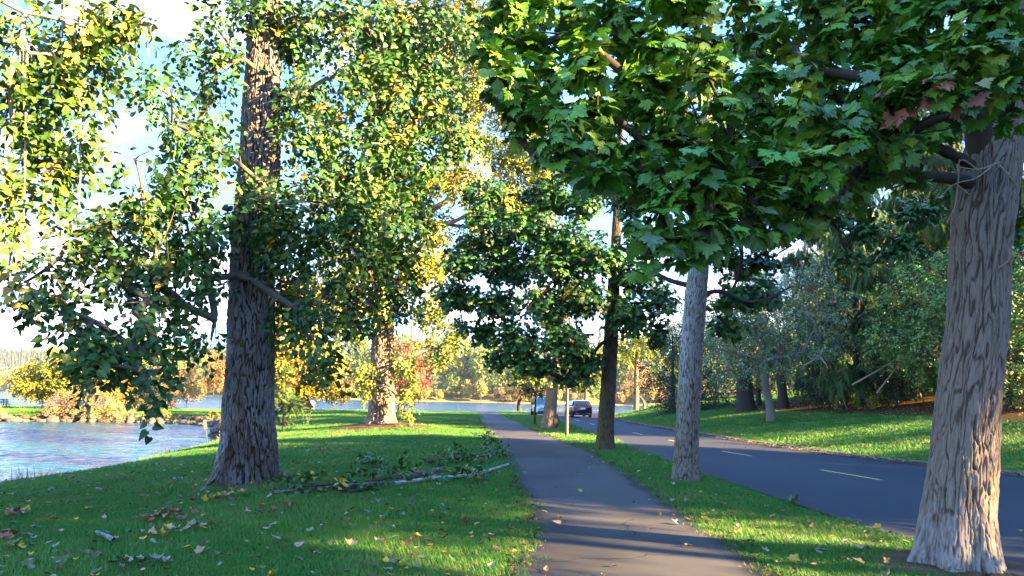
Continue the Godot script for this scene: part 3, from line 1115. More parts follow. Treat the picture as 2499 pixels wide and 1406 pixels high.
func build_cottonwoods() -> void:
	var wood := vc_mat("cottonwood bark", 0.95, 0.25)
	var twig := mat_of("grey twigs", Color(0.13, 0.115, 0.10))
	var leaf := leaf_mat("cottonwood leaves", Color(0.75, 0.85, 0.25), 0.38)
	var grey := func(a: float, h: float, ridge: float, n2: float, lump: float) -> Color:
		var c := Color(0.035, 0.031, 0.029).lerp(Color(0.20, 0.19, 0.195), clampf(-0.2 + 1.1 * ridge + 0.6 * n2, 0.0, 1.0))
		c = c.lerp(Color(0.13, 0.09, 0.06), clampf(lump * 1.5, 0.0, 0.5))
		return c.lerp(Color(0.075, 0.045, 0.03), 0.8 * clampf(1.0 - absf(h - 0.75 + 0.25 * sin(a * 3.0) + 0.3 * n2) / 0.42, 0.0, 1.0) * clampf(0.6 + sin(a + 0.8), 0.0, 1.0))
	# the big one by the bay
	var base := Vector3(-4.46, 0.00, -13.23)
	var t := thing("cottonwood_tree", down_to(base, 0.0), "large grey ridged cottonwood trunk with hanging leaves nearest the bay", "tree", "cottonwood trees along the shore")
	rnd.seed = 101
	var pts := [down_to(base), Vector3(-4.53, 0.66, -13.20), Vector3(-4.59, 1.30, -13.20), Vector3(-4.65, 2.74, -13.20), Vector3(-4.72, 4.24, -13.20), Vector3(-4.72, 5.78, -13.20), Vector3(-4.78, 7.38, -13.20), Vector3(-4.80, 9.03, -13.20), Vector3(-4.85, 11.62, -13.20), Vector3(-4.92, 15.30, -13.20), Vector3(-5.16, 19.91, -13.30)]
	var path := bark_tree(t, pts, [[0, 0.50], [0.5, 0.46], [1.4, 0.425], [2.8, 0.385], [4.3, 0.37], [6, 0.35], [9, 0.28], [14, 0.12], [17, 0.03]], 0.018, 360, 0.042, 13.0, 2.1, 0.16, 5, 4, wood, grey)
	var clumps := [[Vector3(-4.96, 8.75, -13.00), Vector3(0.79, 0.36, 0.63)], [Vector3(-4.07, 8.74, -13.40), Vector3(0.89, 0.63, 0.84)], [Vector3(-3.04, 8.80, -13.80), Vector3(0.92, 0.76, 0.93)], [Vector3(-1.99, 9.10, -14.50), Vector3(0.92, 0.80, 0.95)], [Vector3(-3.50, 7.40, -13.00), Vector3(0.79, 0.65, 0.79)], [Vector3(-2.65, 7.52, -13.80), Vector3(0.84, 0.76, 0.88)], [Vector3(-1.77, 7.62, -14.60), Vector3(0.65, 0.73, 0.76)], [Vector3(-4.11, 6.98, -13.00), Vector3(0.29, 0.29, 0.32)], [Vector3(-3.71, 6.32, -12.90), Vector3(0.64, 0.54, 0.65)], [Vector3(-2.95, 6.36, -13.60), Vector3(0.83, 0.72, 0.85)], [Vector3(-2.13, 6.48, -14.40), Vector3(0.60, 0.68, 0.70)], [Vector3(-4.32, 5.13, -12.30), Vector3(0.55, 0.22, 0.42)], [Vector3(-4.39, 4.64, -12.20), Vector3(0.61, 0.27, 0.48)], [Vector3(-3.69, 4.94, -12.60), Vector3(0.70, 0.59, 0.71)], [Vector3(-2.95, 4.96, -13.20), Vector3(0.80, 0.69, 0.82)], [Vector3(-2.21, 5.02, -14.00), Vector3(0.62, 0.78, 0.77)], [Vector3(-3.77, 3.99, -12.60), Vector3(0.49, 0.56, 0.58)], [Vector3(-3.06, 3.89, -13.60), Vector3(0.72, 0.72, 0.79)], [Vector3(-2.34, 3.88, -14.40), Vector3(0.60, 0.80, 0.77)], [Vector3(-3.75, 3.06, -12.60), Vector3(0.38, 0.49, 0.48)], [Vector3(-3.18, 2.34, -12.20), Vector3(0.37, 0.41, 0.43)], [Vector3(-3.52, 3.21, -13.20), Vector3(0.44, 0.59, 0.56)], [Vector3(-3.03, 3.24, -14.00), Vector3(0.54, 0.47, 0.55)], [Vector3(-5.53, 8.19, -12.60), Vector3(0.42, 0.35, 0.42)], [Vector3(-5.42, 7.25, -12.60), Vector3(0.28, 0.38, 0.36)], [Vector3(-5.46, 6.51, -12.50), Vector3(0.38, 0.42, 0.44)], [Vector3(-5.67, 6.36, -11.20), Vector3(0.34, 0.37, 0.39)], [Vector3(-5.23, 5.77, -12.00), Vector3(0.50, 0.33, 0.46)], [Vector3(-5.34, 5.04, -11.60), Vector3(0.61, 0.29, 0.49)], [Vector3(-5.85, 5.11, -11.00), Vector3(0.46, 0.24, 0.39)], [Vector3(-5.65, 4.40, -11.00), Vector3(0.52, 0.34, 0.47)], [Vector3(-5.25, 4.32, -12.00), Vector3(0.53, 0.40, 0.51)], [Vector3(-6.02, 3.98, -10.60), Vector3(0.50, 0.26, 0.42)], [Vector3(-6.25, 3.64, -10.20), Vector3(0.40, 0.23, 0.34)], [Vector3(-5.44, 3.59, -11.10), Vector3(0.58, 0.34, 0.51)], [Vector3(-5.09, 3.46, -12.20), Vector3(0.37, 0.51, 0.48)], [Vector3(-5.94, 3.25, -10.60), Vector3(0.50, 0.29, 0.44)], [Vector3(-6.12, 2.83, -9.80), Vector3(0.30, 0.16, 0.25)], [Vector3(-5.42, 2.72, -10.60), Vector3(0.59, 0.32, 0.50)], [Vector3(-5.13, 2.91, -11.60), Vector3(0.32, 0.35, 0.37)], [Vector3(-5.65, 2.29, -9.80), Vector3(0.35, 0.23, 0.32)], [Vector3(-5.07, 2.31, -10.50), Vector3(0.32, 0.29, 0.34)], [Vector3(-5.29, 1.92, -9.80), Vector3(0.27, 0.27, 0.30)], [Vector3(-4.73, 1.86, -10.00), Vector3(0.20, 0.28, 0.26)], [Vector3(-5.37, 1.73, -9.50), Vector3(0.14, 0.18, 0.17)], [Vector3(-4.75, 1.48, -10.00), Vector3(0.11, 0.17, 0.15)], [Vector3(-4.86, 2.43, -12.00), Vector3(0.23, 0.20, 0.24)], [Vector3(-6.35, 3.25, -10.00), Vector3(0.28, 0.19, 0.26)], [Vector3(-6.07, 3.79, -11.20), Vector3(0.43, 0.25, 0.38)], [Vector3(-5.88, 4.76, -12.40), Vector3(0.41, 0.27, 0.38)], [Vector3(-5.46, 2.33, -10.20), Vector3(0.34, 0.25, 0.33)], [Vector3(-5.93, 3.19, -11.40), Vector3(0.38, 0.25, 0.35)], [Vector3(-5.73, 3.91, -12.40), Vector3(0.34, 0.31, 0.36)], [Vector3(-5.94, 2.63, -9.90), Vector3(0.27, 0.19, 0.26)], [Vector3(-5.15, 2.06, -10.20), Vector3(0.23, 0.23, 0.25)], [Vector3(-5.82, 6.09, -12.00), Vector3(0.27, 0.27, 0.29)], [Vector3(-6.79, 3.05, -10.20), Vector3(0.23, 0.14, 0.20)], [Vector3(-4.02, 4.37, -12.40), Vector3(0.41, 0.27, 0.38)], [Vector3(-5.20, 7.80, -12.60), Vector3(0.24, 0.28, 0.29)], [Vector3(-4.19, 3.63, -13.60), Vector3(0.38, 0.45, 0.46)], [Vector3(-2.90, 4.56, -14.60), Vector3(0.65, 0.57, 0.67)], [Vector3(-3.59, 6.02, -14.40), Vector3(0.64, 0.48, 0.61)], [Vector3(-2.91, 9.07, -15.40), Vector3(0.68, 0.60, 0.70)], [Vector3(-2.02, 8.80, -15.60), Vector3(0.60, 0.60, 0.67)], [Vector3(-1.45, 7.43, -16.00), Vector3(0.53, 0.53, 0.59)], [Vector3(-1.35, 10.10, -16.00), Vector3(0.62, 0.53, 0.63)], [Vector3(-4.52, 8.39, -13.40), Vector3(0.45, 0.37, 0.45)], [Vector3(-5.86, 7.71, -12.60), Vector3(0.28, 0.28, 0.31)]]
	var high := cloud_of_clumps(Vector3(-4.80, 13.61, -13.20), Vector3(3.6, 3.2, 3.4), 16, 1.1)
	limbs(t, Array(path).slice(90), clumps, twig, 0.06, 6, 0.25)
	limbs(t, Array(path).slice(300), high, twig, 0.08, 3, 0.4)
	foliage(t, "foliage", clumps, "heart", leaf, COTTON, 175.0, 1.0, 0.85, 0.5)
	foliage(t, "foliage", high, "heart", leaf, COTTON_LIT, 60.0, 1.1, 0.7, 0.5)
	near_leaves(t, clumps, "heart", leaf, [[Color(0.05, 0.12, 0.026), 5.0], [Color(0.09, 0.16, 0.03), 2.0], [Color(0.5, 0.32, 0.03), 0.7]], 300, 0.125)
	var rb := MB.new()
	var rp := resample([Vector3(-4.80, 0.89, -12.80), Vector3(-4.80, 0.53, -12.62), Vector3(-4.82, 0.24, -12.50), Vector3(-5.01, 0.00, -12.72) + Vector3(0, 0.06, 0), Vector3(-4.87, 0.00, -12.00) + Vector3(0, -0.03, 0)], 0.02)
	for i in rp.size(): rp[i] -= t.position
	tag(obj("exposed_root", bark(rp, func(h): return lerpf(0.085, 0.03, clampf(h / 1.1, 0.0, 1.0)), 28, 0.02, 22.0, 2.0, 0.0, 3, 8, func(_a, _h, ridge, n2, _l): return Color(0.26, 0.25, 0.25) * clampf(0.45 + 0.5 * ridge + 0.8 * n2, 0.2, 1.3)), wood, t), "pale bare root", "")
	rb = MB.new()
	root_into(rb, [Vector3(-4.18, 0.00, -12.98), Vector3(-3.99, 0.00, -13.50) + Vector3(0, 0.07, 0), Vector3(-3.78, 0.00, -13.92) + Vector3(0, 0.06, 0), Vector3(-3.50, 0.00, -13.98) + Vector3(0, -0.04, 0)], 0.09, 0.035, t.position)
	root_into(rb, [Vector3(-4.59, 0.00, -12.57), Vector3(-4.08, 0.00, -12.28) + Vector3(0, 0.04, 0), Vector3(-3.61, 0.00, -12.26) + Vector3(0, 0.03, 0), Vector3(-3.43, 0.00, -12.77) + Vector3(0, -0.03, 0)], 0.05, 0.02, t.position)
	tag(obj("surface_root", rb.mesh(), mat_of("dark wood", Color(0.06, 0.045, 0.035)), t), "dark roots over the grass", "")
	# the one out of frame whose branches hang in at the upper left
	var b0 := Vector3(-8.6, 0, -8.2)
	t = thing("cottonwood_tree", down_to(b0, 0.0), "sunlit yellow green cottonwood branches hanging in at the upper left corner", "tree", "cottonwood trees along the shore")
	rnd.seed = 102
	path = bark_tree(t, [down_to(b0), Vector3(-8.6, 3, -8.2), Vector3(-8.4, 7, -8.3), Vector3(-8.5, 11, -8.1), Vector3(-8.5, 15, -8)], [[0, 0.45], [3, 0.36], [8, 0.24], [15, 0.04]], 0.08, 60, 0.03, 8.5, 2.2, 0.3, 5, 14, wood, grey)
	clumps = [[Vector3(-6.55, 6.53, -9.20), Vector3(0.38, 0.28, 0.36)], [Vector3(-6.10, 6.53, -9.50), Vector3(0.42, 0.39, 0.45)], [Vector3(-6.43, 5.96, -9.20), Vector3(0.31, 0.23, 0.29)], [Vector3(-6.01, 5.95, -9.60), Vector3(0.40, 0.37, 0.42)], [Vector3(-6.33, 5.33, -9.60), Vector3(0.37, 0.32, 0.38)], [Vector3(-6.00, 5.59, -9.80), Vector3(0.27, 0.27, 0.30)], [Vector3(-6.53, 4.99, -9.20), Vector3(0.18, 0.20, 0.21)], [Vector3(-6.00, 5.02, -9.70), Vector3(0.32, 0.32, 0.35)], [Vector3(-6.45, 4.12, -9.20), Vector3(0.15, 0.18, 0.18)], [Vector3(-6.41, 3.66, -9.20), Vector3(0.16, 0.31, 0.26)], [Vector3(-6.19, 4.58, -9.60), Vector3(0.24, 0.19, 0.23)], [Vector3(-6.34, 3.00, -9.20), Vector3(0.14, 0.18, 0.18)], [Vector3(-5.71, 7.02, -10.00), Vector3(0.30, 0.22, 0.29)], [Vector3(-5.42, 6.81, -10.00), Vector3(0.12, 0.21, 0.18)], [Vector3(-5.89, 6.43, -9.90), Vector3(0.19, 0.22, 0.23)], [Vector3(-6.50, 5.54, -9.30), Vector3(0.21, 0.18, 0.21)], [Vector3(-6.25, 4.35, -9.60), Vector3(0.16, 0.21, 0.20)], [Vector3(-6.71, 6.44, -10.20), Vector3(0.34, 0.28, 0.34)], [Vector3(-6.52, 5.58, -9.00), Vector3(0.17, 0.25, 0.23)], [Vector3(-6.67, 5.06, -10.00), Vector3(0.28, 0.22, 0.27)], [Vector3(-6.35, 4.77, -10.20), Vector3(0.25, 0.23, 0.26)], [Vector3(-6.43, 4.38, -9.00), Vector3(0.12, 0.20, 0.18)], [Vector3(-6.10, 6.16, -10.40), Vector3(0.17, 0.17, 0.19)], [Vector3(-5.94, 6.94, -9.80), Vector3(0.24, 0.22, 0.25)]]
	limbs(t, Array(path).slice(60), clumps, mat_of("pale twigs", Color(0.34, 0.29, 0.25)), 0.03, 4, 0.1)
	foliage(t, "foliage", clumps, "heart", leaf, COTTON_LIT, 230.0, 1.0, 0.95, 0.45)
	var more := cloud_of_clumps(Vector3(-9.0, 9.5, -8.4), Vector3(2.6, 3.0, 2.6), 14, 0.9)
	limbs(t, Array(path).slice(80), more, twig, 0.07, 3, 0.4)
	foliage(t, "foliage", more, "heart", leaf, COTTON_LIT, 70.0, 1.1, 0.8, 0.45)
	near_leaves(t, clumps, "heart", leaf, [[Color(0.12, 0.2, 0.03), 4.0], [Color(0.06, 0.13, 0.03), 3.0], [Color(0.5, 0.36, 0.03), 1.0]], 260, 0.125)
	var hb := MB.new()
	for s in [[Vector3(-6.25, 7.19, -9.40), Vector3(-6.15, 6.35, -9.40), Vector3(-6.11, 5.89, -9.40), Vector3(-6.04, 5.57, -9.40)], [Vector3(-5.99, 7.13, -9.50), Vector3(-6.03, 6.41, -9.50), Vector3(-6.09, 5.93, -9.50), Vector3(-5.97, 5.53, -9.50)], [Vector3(-6.46, 6.01, -9.20), Vector3(-6.36, 5.00, -9.20), Vector3(-6.26, 4.01, -9.20), Vector3(-6.19, 3.06, -9.20)], [Vector3(-5.94, 5.51, -9.60), Vector3(-5.83, 4.59, -9.60), Vector3(-5.79, 3.91, -9.60)], [Vector3(-6.70, 6.06, -9.30), Vector3(-6.68, 5.31, -9.30), Vector3(-6.60, 5.03, -9.30)], [Vector3(-5.25, 6.94, -10.00), Vector3(-5.33, 6.59, -10.00), Vector3(-5.27, 6.32, -10.00)]]:
		root_into(hb, s, 0.017, 0.007, t.position)
	obj("hanging_branches", hb.mesh(), mats["pale twigs"], t)
	# the second one in the lawn
	base = Vector3(-6.43, 0.00, -37.78)
	t = thing("cottonwood_tree", down_to(base, 0.0), "sunlit cottonwood with a thick brown trunk on a mound in the lawn", "tree", "cottonwood trees along the shore")
	rnd.seed = 103
	var brown := func(a: float, h: float, ridge: float, n2: float, lump: float) -> Color:
		return Color(0.08, 0.055, 0.04).lerp(Color(0.30, 0.235, 0.18), clampf(-0.1 + 1.0 * ridge + 0.6 * n2, 0.0, 1.0))
	path = bark_tree(t, [down_to(base), Vector3(-6.43, 0.87, -37.70), Vector3(-6.51, 2.92, -37.70), Vector3(-6.54, 5.01, -37.70), Vector3(-6.67, 9.27, -37.70), Vector3(-6.83, 15.95, -37.70), Vector3(-6.92, 22.97, -37.70), Vector3(-7.08, 29.11, -37.70)], [[0, 0.72], [0.7, 0.62], [2, 0.58], [5, 0.52], [10, 0.42], [16, 0.28], [24, 0.15], [30, 0.05]], 0.06, 170, 0.07, 6.0, 1.5, 0.35, 6, 24, wood, brown)
	clumps = [[Vector3(-6.82, 22.18, -38.00), Vector3(2.32, 1.89, 2.32)], [Vector3(-3.90, 22.25, -38.00), Vector3(2.32, 1.68, 2.20)], [Vector3(-2.08, 20.86, -38.50), Vector3(1.92, 1.71, 1.99)], [Vector3(-0.79, 23.41, -40.00), Vector3(1.77, 1.33, 1.71)], [Vector3(-4.93, 19.60, -38.00), Vector3(2.11, 1.68, 2.08)], [Vector3(-2.21, 18.02, -38.00), Vector3(1.89, 1.47, 1.85)], [Vector3(-6.96, 17.93, -36.00), Vector3(1.80, 1.60, 1.86)], [Vector3(-0.43, 17.77, -39.00), Vector3(1.51, 1.51, 1.66)], [Vector3(-3.70, 16.13, -38.00), Vector3(1.47, 1.26, 1.51)], [Vector3(-0.15, 14.95, -39.00), Vector3(1.73, 1.51, 1.78)], [Vector3(-2.29, 15.11, -37.00), Vector3(1.23, 0.82, 1.13)], [Vector3(-2.58, 12.37, -36.00), Vector3(1.80, 1.10, 1.59)], [Vector3(-1.24, 11.39, -37.00), Vector3(1.43, 0.92, 1.30)], [Vector3(0.13, 12.41, -39.00), Vector3(1.30, 1.30, 1.43)], [Vector3(-3.81, 13.17, -38.00), Vector3(1.16, 0.95, 1.16)], [Vector3(-6.18, 14.66, -36.00), Vector3(1.60, 1.40, 1.65)], [Vector3(-4.24, 10.03, -37.00), Vector3(0.82, 1.23, 1.13)], [Vector3(-3.97, 8.34, -37.00), Vector3(0.82, 1.23, 1.13)], [Vector3(-7.28, 11.63, -36.00), Vector3(1.60, 1.60, 1.76)], [Vector3(-5.58, 11.95, -37.00), Vector3(1.43, 1.43, 1.58)], [Vector3(-1.55, 10.10, -38.00), Vector3(1.26, 1.05, 1.27)], [Vector3(-7.94, 8.48, -36.00), Vector3(1.40, 1.60, 1.65)], [Vector3(-5.22, 8.31, -37.00), Vector3(1.23, 1.43, 1.47)], [Vector3(-6.31, 6.54, -36.50), Vector3(1.21, 1.01, 1.22)], [Vector3(-4.10, 6.23, -37.00), Vector3(0.92, 1.23, 1.18)], [Vector3(-7.99, 5.62, -36.00), Vector3(1.20, 1.20, 1.32)], [Vector3(-9.86, 6.80, -36.00), Vector3(1.00, 1.40, 1.32)], [Vector3(-3.51, 3.98, -37.00), Vector3(0.72, 0.92, 0.90)], [Vector3(-5.08, 3.28, -36.00), Vector3(0.52, 0.60, 0.61)], [Vector3(-7.24, 2.84, -36.00), Vector3(0.56, 0.68, 0.68)], [Vector3(-4.83, 1.91, -36.00), Vector3(0.48, 0.52, 0.55)], [Vector3(-6.81, 2.06, -36.00), Vector3(0.36, 0.40, 0.42)], [Vector3(-4.98, 0.93, -36.00), Vector3(0.36, 0.28, 0.35)], [Vector3(1.67, 13.83, -39.00), Vector3(1.30, 1.30, 1.43)], [Vector3(1.48, 11.53, -39.00), Vector3(1.08, 1.08, 1.19)], [Vector3(-2.81, 4.61, -37.00), Vector3(0.53, 0.82, 0.74)], [Vector3(1.21, 17.01, -40.00), Vector3(1.11, 1.33, 1.34)]]
	limbs(t, Array(path).slice(20), clumps, mat_of("brown limbs", Color(0.2, 0.155, 0.12)), 0.2, 3, 0.5)
	foliage(t, "foliage", clumps, "heart", leaf, COTTON_GOLD, 115.0, 1.4, 0.8, 0.45)
	var lb := MB.new()
	root_into(lb, [Vector3(-6.59, 8.41, -37.70), Vector3(-5.35, 10.10, -37.40), Vector3(-4.10, 11.17, -37.20), Vector3(-3.04, 11.79, -37.00)], 0.26, 0.12, t.position)
	root_into(lb, [Vector3(-6.67, 11.02, -37.70), Vector3(-4.95, 10.66, -37.40), Vector3(-3.44, 10.42, -37.20), Vector3(-2.17, 10.94, -37.00)], 0.17, 0.09, t.position)
	root_into(lb, [Vector3(-6.73, 13.24, -37.70), Vector3(-5.27, 12.99, -37.50), Vector3(-3.80, 14.32, -37.40), Vector3(-2.51, 15.10, -37.00)], 0.22, 0.1, t.position)
	obj("limb", lb.mesh(), mats["brown limbs"], t)

func root_into(b: MB, pts: Array, r0: float, r1: float, off: Vector3) -> void:
	var p := resample(pts, 0.06 if r0 < 0.12 else 0.25)
	var r := PackedFloat32Array()
	for i in p.size():
		p[i] -= off
		r.append(lerpf(r0, r1, float(i) / (p.size() - 1)) * (1.0 + 0.18 * noise.get_noise_2d(i * 130.0, r0 * 3000.0)))
	b.tube(p, r, 8)

# ---------------------------------------------------------------- maples on the verge
func build_maples() -> void:
	var wood := vc_mat("maple bark", 0.95, 0.25)
	var dark := mat_of("maple branches", Color(0.045, 0.036, 0.028))
	var leaf := leaf_mat("maple leaves", Color(0.78, 1.0, 0.15), 0.4)
	var label := "maple trees on the verge"
	# nearest
	var base := Vector3(4.53, 0.00, -7.78)
	var t := thing("maple_tree", down_to(base, 0.0), "nearest maple with a pale furrowed leaning trunk and broad green crown overhead", "tree", label)
	rnd.seed = 201
	var pale := func(a: float, h: float, ridge: float, n2: float, lump: float) -> Color:
		var c := Color(0.085, 0.066, 0.052).lerp(Color(0.225, 0.19, 0.165), clampf(0.0 + 0.95 * ridge + 0.5 * n2, 0.0, 1.0))
		c = c.lerp(Color(0.30, 0.31, 0.34), 0.55 * clampf(0.9 - absf(h - 0.35) / 0.5 + n2, 0.0, 1.0))
		c = c.lerp(Color(0.15, 0.15, 0.05), 0.8 * clampf(1.0 - Vector2((a + 1.95) / 0.5, (h - 0.95) / 0.22).length(), 0.0, 1.0))
		c = c.lerp(Color(0.02, 0.018, 0.014), 0.9 * clampf(1.15 - Vector2((a + 2.5) / 0.75, (h - 4.25) / 0.42).length(), 0.0, 1.0))
		return c
	var pts := [down_to(base), Vector3(4.59, 0.38, -7.80), Vector3(4.69, 1.03, -7.80), Vector3(4.78, 1.58, -7.80), Vector3(4.94, 2.44, -7.80), Vector3(5.05, 3.32, -7.80), Vector3(5.20, 4.15, -7.80), Vector3(5.38, 4.81, -7.80), Vector3(5.56, 5.68, -7.80), Vector3(5.71, 6.94, -7.80), Vector3(5.81, 8.79, -7.80), Vector3(5.96, 11.18, -7.90)]
	var path := bark_tree(t, pts, [[0, 0.37], [0.35, 0.345], [0.8, 0.32], [1.5, 0.295], [2.6, 0.28], [3.4, 0.275], [4.0, 0.30], [4.5, 0.29], [5.0, 0.23], [6.2, 0.18], [8, 0.1], [10, 0.03]], 0.011, 380, 0.017, 19.0, 1.5, 0.46, 6, 31, wood, pale)
	var fork := MB.new()
	root_into(fork, [Vector3(5.20, 3.79, -7.82), Vector3(5.12, 4.23, -7.75), Vector3(5.04, 4.67, -7.70), Vector3(5.09, 5.34, -7.60), Vector3(5.12, 6.06, -7.60), Vector3(5.14, 7.30, -7.60)], 0.17, 0.06, t.position)
	root_into(fork, [Vector3(5.20, 3.87, -7.80), Vector3(4.92, 3.98, -7.70), Vector3(4.54, 3.98, -7.50), Vector3(4.04, 3.93, -7.30), Vector3(3.61, 3.89, -7.20), Vector3(3.12, 3.94, -7.00)], 0.085, 0.025, t.position)
	root_into(fork, [Vector3(5.21, 4.06, -7.80), Vector3(4.82, 4.23, -7.65), Vector3(3.98, 4.41, -7.30), Vector3(3.19, 4.62, -7.00), Vector3(2.67, 4.94, -6.80), Vector3(2.33, 5.39, -6.70), Vector3(2.07, 5.76, -6.60)], 0.065, 0.02, t.position)
	root_into(fork, [Vector3(5.33, 4.43, -7.80), Vector3(5.07, 4.58, -7.70), Vector3(4.49, 5.18, -7.50), Vector3(4.18, 5.83, -7.40), Vector3(4.01, 6.42, -7.30)], 0.08, 0.03, t.position)
	obj("limb", fork.mesh(), dark, t)
	var knot := MB.new()
	root_into(knot, [Vector3(5.03, 3.03, -7.55), Vector3(5.11, 3.09, -7.50), Vector3(5.13, 3.17, -7.48), Vector3(5.11, 3.26, -7.48)], 0.018, 0.009, t.position)
	root_into(knot, [Vector3(4.92, 1.75, -7.55), Vector3(4.97, 1.87, -7.50), Vector3(4.99, 1.93, -7.48)], 0.02, 0.012, t.position)
	obj("branch_stub", knot.mesh(), mat_of("maple stub", Color(0.26, 0.2, 0.15)), t)
	var dead := MB.new()
	for s in [[Vector3(4.88, 4.03, -7.45), Vector3(4.64, 4.15, -7.40), Vector3(4.60, 3.92, -7.40), Vector3(4.55, 3.66, -7.40), Vector3(4.45, 3.47, -7.40)], [Vector3(5.08, 4.15, -7.45), Vector3(4.83, 4.05, -7.40), Vector3(4.60, 4.06, -7.38)], [Vector3(5.03, 4.13, -7.45), Vector3(4.78, 3.95, -7.40), Vector3(4.55, 3.88, -7.38), Vector3(4.39, 3.74, -7.38)], [Vector3(5.08, 4.11, -7.45), Vector3(5.15, 3.99, -7.42), Vector3(5.23, 3.88, -7.42)], [Vector3(4.57, 3.89, -7.40), Vector3(4.64, 3.83, -7.40), Vector3(4.70, 3.78, -7.40)]]:
		root_into(dead, s, 0.009, 0.004, t.position)
	obj("dead_twigs", dead.mesh(), mat_of("dead twigs", Color(0.33, 0.27, 0.21)), t)
	var clumps := []
